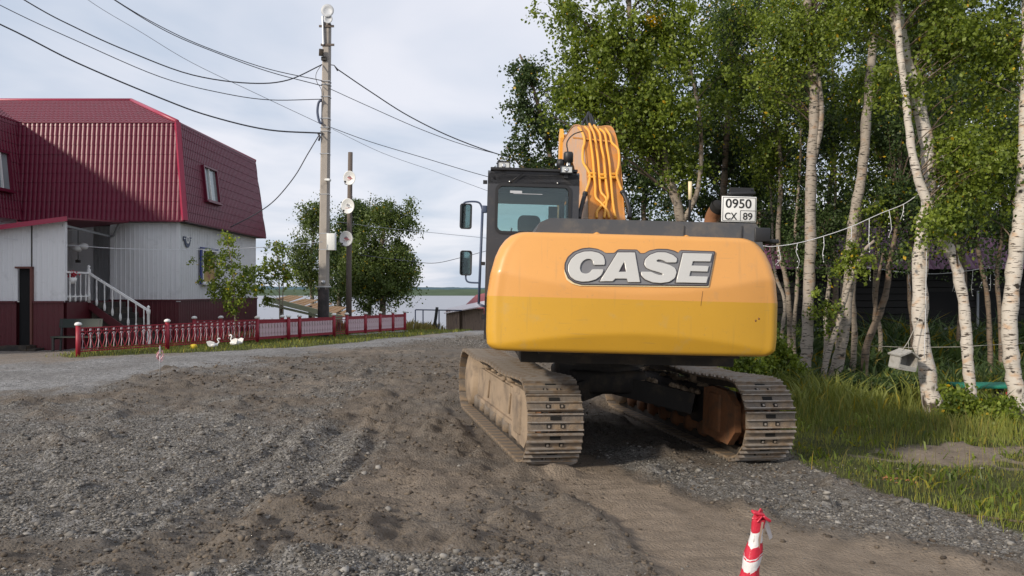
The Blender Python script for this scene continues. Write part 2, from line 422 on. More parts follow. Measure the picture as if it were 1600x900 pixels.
def bark_mat(name, white, dark, dens=0.5):
    m = bpy.data.materials.new(name); m.use_nodes = True
    t = m.node_tree; b = t.nodes['Principled BSDF']; b.inputs['Roughness'].default_value = 0.75
    co = t.nodes.new('ShaderNodeTexCoord')
    def noise(scale, vs, det=4):
        mp = t.nodes.new('ShaderNodeMapping'); mp.inputs['Scale'].default_value = vs; t.links.new(co.outputs['Object'], mp.inputs[0])
        n = t.nodes.new('ShaderNodeTexNoise'); n.inputs['Scale'].default_value = scale; n.inputs['Detail'].default_value = det
        t.links.new(mp.outputs[0], n.inputs['Vector']); return n.outputs['Fac']
    def ramp(v, a, c):
        r_ = t.nodes.new('ShaderNodeMapRange'); r_.inputs[1].default_value = a; r_.inputs[2].default_value = c; t.links.new(v, r_.inputs[0]); return r_.outputs[0]
    def mix(fac, a, c):
        x = t.nodes.new('ShaderNodeMix'); x.data_type = 'RGBA'; t.links.new(fac, x.inputs[0])
        for i, q in ((6, a), (7, c)):
            if isinstance(q, tuple): x.inputs[i].default_value = (*q, 1)
            else: t.links.new(q, x.inputs[i])
        return x.outputs[2]
    base = mix(noise(3, (1, 1, 0.7)), white, tuple(0.72 * w for w in white))
    pinkish = mix(ramp(noise(5, (1, 1, 1.5)), 0.55, 0.7), base, (white[0] * 0.8, white[1] * 0.62, white[2] * 0.48))
    dash = ramp(noise(4.5, (1.6, 1.6, 11), 3), 0.60 + (0.5 - dens) * 0.12, 0.64 + (0.5 - dens) * 0.12)
    l1 = mix(dash, pinkish, dark)
    knots = ramp(noise(2.2, (1.8, 1.8, 3.2), 6), 0.645, 0.68)
    l2 = mix(knots, l1, tuple(0.6 * d for d in dark))
    # rough dark bark towards the foot of the tree
    sz = t.nodes.new('ShaderNodeSeparateXYZ'); t.links.new(co.outputs['Object'], sz.inputs[0])
    foot = t.nodes.new('ShaderNodeMapRange'); foot.inputs[1].default_value = 0.75; foot.inputs[2].default_value = 0.0
    foot.inputs[3].default_value = 0.0; foot.inputs[4].default_value = 0.34
    t.links.new(sz.outputs[2], foot.inputs[0])
    sm = t.nodes.new('ShaderNodeMath'); sm.operation = 'ADD'; t.links.new(foot.outputs[0], sm.inputs[0]); t.links.new(noise(7, (1, 1, 0.5), 6), sm.inputs[1])
    l3 = mix(ramp(sm.outputs[0], 0.66, 0.76), l2, dark)
    t.links.new(l3, b.inputs['Base Color'])
    bp = t.nodes.new('ShaderNodeBump'); bp.inputs['Strength'].default_value = 0.5; bp.inputs['Distance'].default_value = 0.01
    t.links.new(noise(12, (1, 1, 2.5), 6), bp.inputs['Height']); t.links.new(bp.outputs[0], b.inputs['Normal'])
    return m
M['bark'] = bark_mat('birch_bark', (0.62, 0.565, 0.50), (0.06, 0.045, 0.035), 0.6)
M['barkgrey'] = bark_mat('grey_birch_bark', (0.30, 0.25, 0.20), (0.06, 0.045, 0.03), 0.7)
M['barkdark'] = bark_mat('brown_bark', (0.20, 0.15, 0.11), (0.05, 0.04, 0.03), 0.7)
M['barkmid'] = bark_mat('silver_birch_bark', (0.38, 0.33, 0.28), (0.05, 0.04, 0.03), 0.7)
M['twig'] = mat('twig', (0.09, 0.065, 0.05), 0.85, var=0.2)

# ------------------------------------------------------------------ terrain
FA = np.array([-12.4, 22.5]); FB = np.array([-4.9, 36.0])       # the long red fence
FD = (FB - FA) / np.linalg.norm(FB - FA); FN = np.array([FD[1], -FD[0]])

def zones(x, y):
    """how much of each ground cover lies at (x, y): gravel, tan sand, grass, pale gravel"""
    n1 = fbm(x, y, 1.6, 4, 3); n2 = fbm(x, y, 0.5, 3, 11); n3 = fbm(x, y, 4.0, 3, 23)
    xb = np.interp(y, [3, 6.2, 7.5, 8.3, 9.2, 11, 13, 16, 25, 42], [5.6, 4.35, 3.75, 3.35, 3.12, 3.3, 3.9, 4.2, 4.5, 5.0])
    gr = sst(-0.2, 0.25, x - xb + 0.35 * n1 + 0.12 * n2)
    bare = (1 - sst(0.75, 1.15, np.hypot((x - 6.3) / 2.2, (y - 9.55 - 0.10 * (x - 5)) / 0.80) + 0.35 * n1 + 0.2 * n2))
    bare2 = (1 - sst(0.8, 1.1, np.hypot((x - 4.2) / 0.9, (y - 8.5) / 0.4) + 0.4 * n1))
    gr = gr * (1 - 0.93 * bare * sst(-0.25, 0.15, n2 + 0.12 + 0.3 * n1)) * (1 - 0.1 * bare2)
    # grass along the fence and on the river side
    rx = x - FA[0]; ry = y - FA[1]
    t = (rx * FD[0] + ry * FD[1]) / 15.44; d = rx * FN[0] + ry * FN[1]
    w = 0.45 + 2.7 * np.clip(t / 0.38, 0, 1) - 1.0 * np.clip((t - 0.5) / 0.5, 0, 1)
    g2 = (1 - sst(-0.15, 0.3, d - w + 0.6 * n1)) * sst(-0.05, 0.0, t + 0.02 * n1)
    far_road = sst(-0.2, 0.3, x + 3.9 - 0.12 * (y - 36) + 0.5 * n1) 
    g3 = sst(35.5, 36.5, y + n1) * (1 - far_road)
    g4 = sst(42.0, 43.2, y + n1)
    g2 = g2 * sst(-13.6, -12.6, x + 0.4 * n1 + 0.25 * np.maximum(0, y - 24))      # gravel apron in front of the annex
    gr = np.maximum.reduce([gr, np.where(x < 2, g2, 0), g3, g4])
    # gravel
    pale = sst(-1.0, 1.0, ((-6.5 - x) * 7 + (y - 21) * 2.6) / 7.5 + 1.3 * n1 + 0.9 * n2 + 0.2) * (y > 8) * sst(11.5, 14.5, y)
    gv = 1 - sst(-2.9, -2.2, x + 0.5 * n1 + 0.25 * n2 - 0.0 * y)
    gv = np.where(y > 12, gv * (1 - 0.5 * sst(12, 14, y)) + sst(12, 14, y) * (0.15 + 0.5 * n3), gv)
    gv = gv * (0.62 + 1.3 * n1 + 0.5 * n2) + 0.25 * n3 + 0.15 * n2
    patch = 1 - sst(0.7, 1.2, np.hypot((x + 3.0) / 1.5, (y - 8.7) / 2.2) + 0.4 * n1)
    gv = np.maximum(gv, patch * 0.95)
    fl = 1 - sst(0.6, 1.2, np.hypot((x + 4.9) / 1.2, (y - 7.0) / 0.9) + 0.4 * n1)
    mud = 1 - sst(0.6, 1.15, np.hypot((x + 3.4) / 2.4, (y - 5.55) / 0.6) + 0.5 * n1)
    gv = gv * (1 - 0.8 * mud)
    mixr = sst(11, 14, y) * sst(-0.05, 0.35, n3 + 0.4 * n1) * 0.6
    near = (1 - sst(0.7, 1.15, np.hypot((x + 0.55) / 1.3, (y - 5.05) / 0.55) + 0.5 * n1))
    near2 = (1 - sst(0.7, 1.15, np.hypot((x + 2.9) / 1.6, (y - 4.95) / 0.35) + 0.5 * n1))
    yl = np.interp(x, [0.6, 1.0, 1.9, 3.6, 6], [10.5, 9.6, 8.0, 6.8, 5.2])
    band = (1 - sst(0.35, 1.1, np.abs(y - yl + 0.1) / 1.15 + 0.45 * n1 + 0.25 * n2)) * sst(0.5, 1.5, x) * (0.85 + 0.5 * n2)
    outer = sst(-0.1, 0.5, y - yl) * sst(1.9, 2.6, x) * (y < 12) * (0.55 + 0.6 * n2)
    gv = np.maximum.reduce([gv, near, near2, band, outer])
    gv = np.maximum(gv, pale) * (1 - 0.8 * bare)
    gv = np.maximum(gv, sst(22, 30, y) * (0.45 + 0.5 * n1))
    # tan sand: pressed flat behind the left track and along the right
    xs = 0.62 + (8.6 - y) * 0.24
    tan = (1 - sst(0.35, 0.62, np.abs(x - xs) + 0.2 * n1)) * (y < 9.2)
    tan = np.maximum(tan, sst(0.0, 0.5, yl - 1.05 - y + 0.3 * n1) * sst(-0.1, 0.3, x - xs + 0.35) * (y < 9))
    tan = np.maximum(tan, bare * 0.9)
    tan = np.maximum(tan, mixr * (x < 3)); tan = np.maximum(tan, (1 - sst(0.5, 1.1, np.hypot((x + 0.9) / 0.75, (y - 7.3) / 1.0) + 0.5 * n1)) * 0.55)
    gv = gv * (1 - 0.85 * tan)
    return np.clip(gv, 0, 1), np.clip(tan, 0, 1), np.clip(gr, 0, 1), np.clip(pale, 0, 1)

def gh_base(x, y):
    z = -0.026 * np.clip(x, -1.2, 4.5) - 0.02 * np.clip(x - 4.5, 0, 8)
    z = z - 0.26 * np.clip(y - 42.5, 0, 45) - 0.12 * np.clip(y - 37, 0, 5.5) * 0.5
    # river bank a little lower left of the road; the land stands level under the right-hand trees
    z = np.where(x > 6, -0.21 - 0.18 * np.clip(y - 70, 0, 60) + 0 * z, z)
    return z
def gh(x, y, fine=True):
    x = np.asarray(x, float); y = np.asarray(y, float)
    z = gh_base(x, y)
    far = 1 - sst(14, 34, y)
    z = z + 0.05 * fbm(x, y, 5.0, 3, 41) * sst(-0.2, 4, np.abs(y - 0) )
    if not fine: return z
    gv, tan, gr, pale = zones(x, y)
    brown = np.clip(1 - gv - tan - gr, 0, 1) * (1 - sst(14, 24, y) * 0.7)
    z = z + brown * (0.075 * np.maximum(0, fbm(x, y, 0.85, 4, 5)) + 0.06 * fbm(x, y, 0.22, 3, 6) + 0.035 * np.abs(fbm(x, y, 0.09, 2, 9)))
    z = z + 0.042 * gv * (1 - 0.4 * pale) * fbm(x, y, 0.30, 5, 7) + 0.02 * (1 - pale) * fbm(x, y, 0.6, 3, 8)
    z = z + (1 - gr) * (1 - 0.6 * pale) * sst(8.5, 11.5, y) * (1 - sst(20, 30, y)) * (0.045 * fbm(x, y, 1.1, 3, 51) + 0.05 * np.maximum(0, fbm(x * 0.45, y, 0.30, 3, 52)))
    z = z + 0.012 * tan * fbm(x, y, 0.3, 3, 12)
    # tread prints left by the tracks
    q = (y - 8.6) * 0.97 - (x - 0.62) * 0.23
    z = z + 0.010 * np.sin(q * 2 * np.pi / 0.20) * (1 - sst(0.28, 0.36, np.abs(x - 0.62 - (8.6 - y) * 0.24))) * (y < 8.4) * (0.3 + vnoise(x, y, 0.7, 61))
    z = z + 0.009 * np.sin(y * 2 * np.pi / 0.20 + x) * (1 - sst(0.18, 0.3, np.abs(x + 1.05 + 0.1 * np.sin(y)))) * sst(5, 6, y) * (1 - sst(9, 10, y)) * vnoise(x, y, 0.8, 62)
    # lumps of pushed-up dirt
    z = z + (1 - tan) * (1 - pale) * (1 - gr) * 0.27 * np.maximum(0, vnoise(x, y, 0.36, 77) - 0.64) * (0.5 + vnoise(x, y, 0.1, 78)) * (1 - sst(18, 30, y))
    # wheel ruts
    for xc, wd, dp in ((-2.85, 0.08, 0.035), (-2.25, 0.15, 0.05), (-1.75, 0.07, 0.03)):
        c = xc + 0.12 * np.sin(y * 0.9) + 0.08 * fbm(y * 0 + xc, y, 2, 2, 31)
        k = sst(4.2, 5.2, y) * (1 - sst(10.3, 11.6, y))
        dd = np.abs(x - c)
        z = z - k * dp * np.exp(-(dd / wd) ** 2) + k * dp * 0.55 * np.exp(-((dd - 2.1 * wd) / (0.7 * wd)) ** 2)
    c2 = 0.62 + (8.6 - y) * 0.24 - 0.62
    z = z + 0.05 * np.exp(-((x - c2) / 0.16) ** 2) * (y < 8.8) * sst(4, 5, y) * (0.5 + vnoise(x, y, 0.3, 55))
    for mx_, my_, mh, mr in ((0.50, 8.02, 0.10, 0.2), (0.28, 8.1, 0.05, 0.3), (-0.6, 10.7, 0.10, 0.7), (3.15, 8.35, 0.05, 0.25), (-1.6, 12.2, 0.07, 0.9), (0.9, 6.9, 0.04, 0.3)):
        z = z + mh * np.exp(-(((x - mx_) / mr) ** 2 + ((y - my_) / (mr * 0.7)) ** 2)) * (0.75 + 0.5 * vnoise(x, y, 0.08, 66))
    # pressed flat where the tracks stand
    ct, st_ = math.cos(R(12.3)), math.sin(R(12.3)); dx, dy = x - 1.02, y - 10.76
    tx, ty = dx * ct + dy * st_, -dx * st_ + dy * ct
    m = (1 - sst(0.34, 0.55, np.abs(np.abs(tx) - 1.235))) * (1 - sst(2.05, 2.35, np.abs(ty)))
    z = z * (1 - m) + (gh_base(x, y) - 0.012 + 0.012 * vnoise(x, y, 0.1, 70)) * m
    return z
def gz(x, y): return float(gh(np.array([x]), np.array([y]))[0])

def spacing(stops):
    out_ = [stops[0][0]]
    while out_[-1] < stops[-1][0]:
        out_.append(out_[-1] + float(np.interp(out_[-1], [s[0] for s in stops], [s[1] for s in stops])))
    return np.array(out_)
ys = spacing([(-60, 6), (-5, 1.0), (2.6, 0.12), (4.2, 0.026), (9, 0.040), (14, 0.09), (30, 0.3), (50, 0.9), (100, 3)])
xs_p = spacing([(0, 0.032), (4.5, 0.038), (8, 0.09), (15, 0.25), (40, 1.5), (110, 5)])
xs_ = np.concatenate([-xs_p[::-1][:-1], xs_p])
GX, GY = np.meshgrid(xs_, ys)
GZ = gh(GX.ravel(), GY.ravel()).reshape(GX.shape)
ny, nx = GX.shape
idx = np.arange(nx * ny).reshape(ny, nx)
Fq = np.stack([idx[:-1, :-1], idx[:-1, 1:], idx[1:, 1:], idx[1:, :-1]], -1).reshape(-1, 4)
gv, tan, gr, pale = zones(GX.ravel(), GY.ravel())

def ground_mat():
    m = bpy.data.materials.new('ground'); m.use_nodes = True
    t = m.node_tree; b = t.nodes['Principled BSDF']; b.inputs['Roughness'].default_value = 0.9; b.inputs['Specular IOR Level'].default_value = 0.25
    L = t.links.new
    at = t.nodes.new('ShaderNodeAttribute'); at.attribute_name = 'cover'
    sp = t.nodes.new('ShaderNodeSeparateColor'); L(at.outputs['Color'], sp.inputs[0])
    co = t.nodes.new('ShaderNodeTexCoord')
    def noise(s, det=6, rough=0.6):
        n = t.nodes.new('ShaderNodeTexNoise'); n.inputs['Scale'].default_value = s; n.inputs['Detail'].default_value = det; n.inputs['Roughness'].default_value = rough
        L(co.outputs['Object'], n.inputs['Vector']); return n.outputs['Fac']
    def vor(s, feat='F1', o='Distance'):
        n = t.nodes.new('ShaderNodeTexVoronoi'); n.inputs['Scale'].default_value = s; n.feature = feat
        L(co.outputs['Object'], n.inputs['Vector']); return n.outputs[o]
    def mr(v, a, c, lo=0.0, hi=1.0):
        r_ = t.nodes.new('ShaderNodeMapRange'); L(v, r_.inputs[0])
        for i, q in zip((1, 2, 3, 4), (a, c, lo, hi)): r_.inputs[i].default_value = q
        return r_.outputs[0]
    def mth(op, a, c):
        n = t.nodes.new('ShaderNodeMath'); n.operation = op
        for i, v in enumerate((a, c)):
            if isinstance(v, (int, float)): n.inputs[i].default_value = v
            else: L(v, n.inputs[i])
        return n.outputs[0]
    def mix(f, a, c):
        x = t.nodes.new('ShaderNodeMix'); x.data_type = 'RGBA'
        if isinstance(f, float): x.inputs[0].default_value = f
        else: L(f, x.inputs[0])
        for i, q in ((6, a), (7, c)):
            if isinstance(q, tuple): x.inputs[i].default_value = (*q, 1)
            else: L(q, x.inputs[i])
        return x.outputs[2]
    big = noise(0.55, 5); mid = noise(3.5, 8, 0.7); fine = noise(22, 8, 0.75); vfine = noise(110, 4, 0.7)
    brown = mix(mr(mid, 0.32, 0.68), (0.050, 0.040, 0.031), (0.215, 0.172, 0.130))  # foreground shade put into the dark mud and gravel tones
    brown = mix(mr(fine, 0.35, 0.7), brown, (0.170, 0.143, 0.117))
    brown = mix(mr(big, 0.45, 0.7, 0, 0.55), brown, (0.15, 0.142, 0.13))
    stonec = t.nodes.new('ShaderNodeSeparateColor'); L(vor(42, 'F1', 'Color'), stonec.inputs[0])
    stone2 = t.nodes.new('ShaderNodeSeparateColor'); L(vor(18, 'F1', 'Color'), stone2.inputs[0])
    gravel = mix(stonec.outputs[0], (0.054, 0.049, 0.044), (0.255, 0.242, 0.222))
    gravel = mix(mr(stone2.outputs[1], 0.78, 0.95, 0, 0.6), gravel, (0.34, 0.33, 0.32))
    gravel = mix(mr(mid, 0.5, 0.72, 0, 0.7), gravel, (0.085, 0.073, 0.060))
    sunlitc = mix(stonec.outputs[1], (0.19, 0.188, 0.187), (0.38, 0.375, 0.37))  # sunlight on the left-hand gravel put into a paler tone
    sunlitc = mix(mr(big, 0.40, 0.65, 0, 0.6), sunlitc, (0.15, 0.14, 0.13))
    tan_ = mix(mr(mid, 0.3, 0.7), (0.185, 0.147, 0.110), (0.30, 0.243, 0.188))
    tan_ = mix(mr(fine, 0.5, 0.75, 0, 0.5), tan_, (0.17, 0.138, 0.105))
    turf = mix(mr(mid, 0.35, 0.65), (0.038, 0.046, 0.014), (0.090, 0.092, 0.028))
    jit = mth('ADD', mr(fine, 0.25, 0.75, -0.35, 0.35), mr(mid, 0.3, 0.7, -0.25, 0.25))
    c = mix(mr(mth('ADD', sp.outputs[0], jit), 0.2, 0.75), brown, gravel)
    al = at.outputs['Alpha']
    sunlitc = mix(mr(stone2.outputs[0], 0.55, 0.95, 0, 0.7), sunlitc, (0.10, 0.098, 0.095))
    c = mix(mr(mth('ADD', al, jit), 0.1, 0.9), c, sunlitc)
    c = mix(mr(mth('ADD', sp.outputs[1], jit), 0.15, 0.9), c, tan_)
    c = mix(mr(mth('ADD', sp.outputs[2], jit), 0.35, 0.65), c, turf)
    L(c, b.inputs['Base Color'])
    h1 = mth('MULTIPLY', vor(42), -0.5); h2 = mth('MULTIPLY', fine, 0.8); h3 = mth('MULTIPLY', vfine, 0.25)
    hh = mth('ADD', mth('ADD', h1, h2), mth('ADD', h3, mth('MULTIPLY', mid, 1.2)))
    bp = t.nodes.new('ShaderNodeBump'); bp.inputs['Strength'].default_value = 0.9; bp.inputs['Distance'].default_value = 0.035
    L(hh, bp.inputs['Height']); L(bp.outputs[0], b.inputs['Normal'])
    return m
M['ground'] = ground_mat()
g = bpy.data.objects.new('ground', np_mesh('ground', np.stack([GX.ravel(), GY.ravel(), GZ.ravel()], -1), Fq, M['ground'],
        np.stack([gv, tan, gr, pale], -1), smooth=True, aname='cover'))
link(g); tag(g, kind='structure')

# water: one sheet to the horizon
wm = bpy.data.materials.new('water'); wm.use_nodes = True
b = wm.node_tree.nodes['Principled BSDF']; b.inputs['Base Color'].default_value = (0.20, 0.205, 0.235, 1)
b.inputs['Roughness'].default_value = 0.28; b.inputs['Specular IOR Level'].default_value = 0.5
n = wm.node_tree.nodes.new('ShaderNodeTexNoise'); n.inputs['Scale'].default_value = 0.35; n.inputs['Detail'].default_value = 6
c_ = wm.node_tree.nodes.new('ShaderNodeTexCoord'); wm.node_tree.links.new(c_.outputs['Object'], n.inputs['Vector'])
bp = wm.node_tree.nodes.new('ShaderNodeBump'); bp.inputs['Strength'].default_value = 0.5; bp.inputs['Distance'].default_value = 0.4
wm.node_tree.links.new(n.outputs['Fac'], bp.inputs['Height']); wm.node_tree.links.new(bp.outputs[0], b.inputs['Normal'])
w_ = MB(); w_.add([(-5000, 62, -8), (5000, 62, -8), (5000, 5200, -8), (-5000, 5200, -8)], [(0, 1, 2, 3)])
tag(w_.build('water', wm), kind='structure')
# land behind and beside the modelled ground, out to the horizon
w_ = MB()
w_.add([(-5000, -3000, -0.6), (5000, -3000, -0.6), (5000, -55, -0.6), (-5000, -55, -0.6)], [(0, 1, 2, 3)])
w_.add([(100, -55, -0.6), (5000, -55, -0.6), (5000, 62, -0.6), (100, 62, -0.6)], [(0, 1, 2, 3)])
w_.add([(-5000, -55, -0.6), (-100, -55, -0.6), (-100, 62, -0.6), (-5000, 62, -0.6)], [(0, 1, 2, 3)])
M['field'] = mat('field', (0.07, 0.08, 0.03), 0.9, var=0.4, vscale=0.02)
tag(w_.build('terrain', M['field']), kind='structure')

# far bank: two wooded ridges
def ridge(name, Y0, Y1, h, col, seed, base=-8.5):
    X = np.linspace(-4200, 4200, 700); rows = 7
    V = []
    for r_ in range(rows):
        f = r_ / (rows - 1)
        y = Y0 + (Y1 - Y0) * f + 0 * X
        prof = math.sin(min(1, f * 1.25) * math.pi / 2) if f < 0.8 else 1 - (f - 0.8) * 0.3
        z = base + (0 if r_ == 0 else 1) * h * prof * (1 + 0.30 * fbm(X, y, 900, 3, seed) + 0.16 * fbm(X, y, 60, 3, seed + 1) * f ** 0.5) + (1.2 if r_ else 0) * fbm(X, y, 14, 2, seed + 4)
        V.append(np.stack([X, y, z], -1))
    V = np.concatenate(V); id_ = np.arange(len(X) * rows).reshape(rows, -1)
    Fq_ = np.stack([id_[:-1, :-1], id_[:-1, 1:], id_[1:, 1:], id_[1:, :-1]], -1).reshape(-1, 4)
    o = bpy.data.objects.new(name, np_mesh(name, V, Fq_, mat(name, col, 0.95, var=0.45, vscale=0.012, vecscale=(1, 1, 4), spec=0.1)))
    link(o); tag(o, kind='structure')
ridge('far_bank', 1720, 2100, 14, (0.075, 0.105, 0.062), 200)
ridge('hills', 3600, 4600, 34, (0.075, 0.125, 0.15), 300)  # haze of distance put into the bluish colour

# ------------------------------------------------------------------ loose stones and clods
def scatter_shapes(name, n, dens, xr, yr, size, mats, lab=None, shape='octa', flat=0.6, sink=0.3, seed=1, nearbias=1.6, tint=True, ymin=3.2):
    r_ = np.random.default_rng(seed)
    N = n * 6
    u = r_.random(N); y = yr[0] * (yr[1] / yr[0]) ** (u ** (1.0 / 1.0)) if nearbias > 1 else yr[0] + (yr[1] - yr[0]) * u
    half = np.minimum(xr[1], 0.8 * y + 0.8)
    x = (r_.random(N) * 2 - 1) * half
    keep = (x > xr[0]) & (x < xr[1])
    x, y = x[keep], y[keep]
    p = dens(x, y); k = r_.random(len(x)) < p
    x, y = x[k][:n], y[k][:n]; m = len(x)
    z = gh(x, y)
    s = size[0] * (size[1] / size[0]) ** (r_.random(m) ** 2.2)
    s = s * np.maximum(1, y / 12)
    if shape == 'octa':
        base = np.array([(1, 0, 0), (-1, 0, 0), (0, 1, 0), (0, -1, 0), (0, 0, 1), (0, 0, -1)], float)
        tri = np.array([(0, 2, 4), (2, 1, 4), (1, 3, 4), (3, 0, 4), (2, 0, 5), (1, 2, 5), (3, 1, 5), (0, 3, 5)])
    else:
        a = (1 + 5 ** 0.5) / 2
        base = np.array([(-1, a, 0), (1, a, 0), (-1, -a, 0), (1, -a, 0), (0, -1, a), (0, 1, a), (0, -1, -a), (0, 1, -a), (a, 0, -1), (a, 0, 1), (-a, 0, -1), (-a, 0, 1)], float) / 1.9
        tri = np.array([(0, 11, 5), (0, 5, 1), (0, 1, 7), (0, 7, 10), (0, 10, 11), (1, 5, 9), (5, 11, 4), (11, 10, 2), (10, 7, 6), (7, 1, 8), (3, 9, 4), (3, 4, 2), (3, 2, 6), (3, 6, 8), (3, 8, 9), (4, 9, 5), (2, 4, 11), (6, 2, 10), (8, 6, 7), (9, 8, 1)])
    nb = len(base)
    V = base[None] * (0.65 + 0.7 * r_.random((m, nb, 1)))
    V = V * (np.stack([0.7 + 0.6 * r_.random(m), 0.7 + 0.6 * r_.random(m), flat * (0.6 + 0.6 * r_.random(m))], -1)[:, None])
    an = r_.random(m) * 6.283; c, sn = np.cos(an), np.sin(an)
    V = np.stack([V[..., 0] * c[:, None] - V[..., 1] * sn[:, None], V[..., 0] * sn[:, None] + V[..., 1] * c[:, None], V[..., 2]], -1)
    tilt = (r_.random(m) - 0.5) * 0.9
    V = np.stack([V[..., 0], V[..., 1] * np.cos(tilt)[:, None] - V[..., 2] * np.sin(tilt)[:, None], V[..., 1] * np.sin(tilt)[:, None] + V[..., 2] * np.cos(tilt)[:, None]], -1)
    V = V * s[:, None, None] + np.stack([x, y, z + s * (flat * 0.5 - sink * 0.5)], -1)[:, None]
    Fq_ = (tri[None] + (np.arange(m) * nb)[:, None, None]).reshape(-1, 3)
    tv = np.repeat(np.stack([r_.random(m), r_.random(m), np.zeros(m), np.ones(m)], -1), nb, axis=0)
    o = bpy.data.objects.new(name, np_mesh(name, V.reshape(-1, 3), Fq_, mats, tv))
    link(o); tag(o, lab, None, None, 'stuff'); return o

def stone_mat(name, c0, c1, warm):
    m = bpy.data.materials.new(name); m.use_nodes = True
    t = m.node_tree; b = t.nodes['Principled BSDF']; b.inputs['Roughness'].default_value = 0.85; b.inputs['Specular IOR Level'].default_value = 0.3
    at = t.nodes.new('ShaderNodeAttribute'); at.attribute_name = 'tint'
    sp = t.nodes.new('ShaderNodeSeparateColor'); t.links.new(at.outputs['Color'], sp.inputs[0])
    pw = t.nodes.new('ShaderNodeMath'); pw.operation = 'POWER'; pw.inputs[1].default_value = 2.2; t.links.new(sp.outputs[0], pw.inputs[0])
    x = t.nodes.new('ShaderNodeMix'); x.data_type = 'RGBA'; x.inputs[6].default_value = (*c0, 1); x.inputs[7].default_value = (*c1, 1)
    t.links.new(pw.outputs[0], x.inputs[0])
    y = t.nodes.new('ShaderNodeMix'); y.data_type = 'RGBA'; y.inputs[7].default_value = (*warm, 1)
    q = t.nodes.new('ShaderNodeMath'); q.operation = 'MULTIPLY'; q.inputs[1].default_value = 0.45; t.links.new(sp.outputs[1], q.inputs[0])
    t.links.new(q.outputs[0], y.inputs[0]); t.links.new(x.outputs[2], y.inputs[6]); t.links.new(y.outputs[2], b.inputs['Base Color'])
    return m
M['stone'] = stone_mat('stone', (0.062, 0.056, 0.049), (0.325, 0.31, 0.285), (0.15, 0.13, 0.11))
M['palestone'] = stone_mat('pale_stone', (0.10, 0.10, 0.102), (0.46, 0.455, 0.45), (0.28, 0.26, 0.24))  # loose stones with the same sunlight in their colour
M['clod'] = stone_mat('clod', (0.050, 0.039, 0.030), (0.17, 0.138, 0.105), (0.11, 0.085, 0.062))
def d_grav(x, y):
    gv, tan, gr, pale = zones(x, y); return np.clip(gv * 1.1 - 0.12, 0.015, 1) * (1 - gr) * (1 - pale) * (1 - 0.8 * tan)
def d_sunlit(x, y):
    gv, tan, gr, pale = zones(x, y); return pale * (1 - gr)
def d_clod(x, y):
    gv, tan, gr, pale = zones(x, y); return np.clip(1 - gv - tan, 0.14, 1) * (1 - gr) * (0.15 + 1.2 * np.clip(fbm(x, y, 0.7, 3, 90) + 0.2, 0, 1))
scatter_shapes('gravel', 95000, d_grav, (-16, 8), (4.0, 34), (0.0045, 0.017), M['stone'], 'grey crushed gravel strewn over the muddy yard')
scatter_shapes('stones', 5200, d_grav, (-10, 6), (4.2, 18), (0.010, 0.036), M['stone'], 'larger grey stones lying among the gravel', 'ico', seed=5)
scatter_shapes('pale_gravel', 32000, d_sunlit, (-22, -4), (11, 30), (0.007, 0.020), M['palestone'], 'pale grey gravel apron in front of the fence', seed=6)
scatter_shapes('dirt_clods', 17000, d_clod, (-10, 8), (4.2, 22), (0.004, 0.027), M['clod'], 'crumbled brown clods of churned earth', 'ico', flat=0.7, seed=7)

# ------------------------------------------------------------------ grass and weeds
def grass(name, n, dens, xr, yr, hgt, width, m_, lab, seed=1, lean=0.35, zc=1.0, logy=True):
    r_ = np.random.default_rng(seed)
    N = n * 8
    y = yr[0] * (yr[1] / yr[0]) ** r_.random(N) if logy else yr[0] + (yr[1] - yr[0]) * r_.random(N)
    x = xr[0] + (xr[1] - xr[0]) * r_.random(N)
    k = r_.random(N) < dens(x, y); x, y = x[k][:n], y[k][:n]; m = len(x)
    z = gh(x, y) - 0.02
    hm = 0.35 + 0.9 * vnoise(x, y, 0.6, seed + 5) + 0.5 * vnoise(x, y, 0.17, seed + 15)
    H = hgt(x, y) * hm * (0.6 + 0.8 * r_.random(m))
    wv = width * np.maximum(1, y / 9) * (0.6 + 0.8 * r_.random(m))
    a = r_.random(m) * 6.283; b_ = r_.random(m) * 6.283
    lx, ly = np.cos(b_) * lean * H * r_.random(m) * 1.4, np.sin(b_) * lean * H * r_.random(m) * 1.4
    dx, dy = np.cos(a) * wv / 2, np.sin(a) * wv / 2
    V = np.empty((m, 5, 3))
    V[:, 0] = np.stack([x - dx, y - dy, z], -1); V[:, 1] = np.stack([x + dx, y + dy, z], -1)
    V[:, 2] = np.stack([x - dx * 0.8 + lx * 0.4, y - dy * 0.8 + ly * 0.4, z + H * 0.6], -1)
    V[:, 3] = np.stack([x + dx * 0.8 + lx * 0.4, y + dy * 0.8 + ly * 0.4, z + H * 0.6], -1)
    V[:, 4] = np.stack([x + lx, y + ly, z + H * (1 - 0.25 * lean)], -1)
    tri = np.array([(0, 1, 3), (0, 3, 2), (2, 3, 4)])
    Fq_ = (tri[None] + (np.arange(m) * 5)[:, None, None]).reshape(-1, 3)
    t0 = np.clip(0.75 * vnoise(x, y, 0.8, seed + 9) + 0.45 * (r_.random(m) - 0.2), 0, 1)
    dry = (r_.random(m) < 0.04 + 0.10 * vnoise(x, y, 1.5, seed + 2)) * 0.4
    tv = np.repeat(np.stack([t0, dry, np.zeros(m), np.ones(m)], -1), 5, axis=0)
    o = bpy.data.objects.new(name, np_mesh(name, V.reshape(-1, 3), Fq_, m_, tv)); link(o)
    tag(o, lab, None, None, 'stuff'); return o
def g_den(x, y): return zones(x, y)[2]
grass('grass', 90000, g_den, (2.9, 15), (5.6, 22), lambda x, y: 0.075 + 0.165 * sst(9.6, 12.5, y) + 0.055 * (1 - sst(7.6, 8.4, y)), 0.006, M['grass'],
      'tall green grass under the birches beside the track', 21)
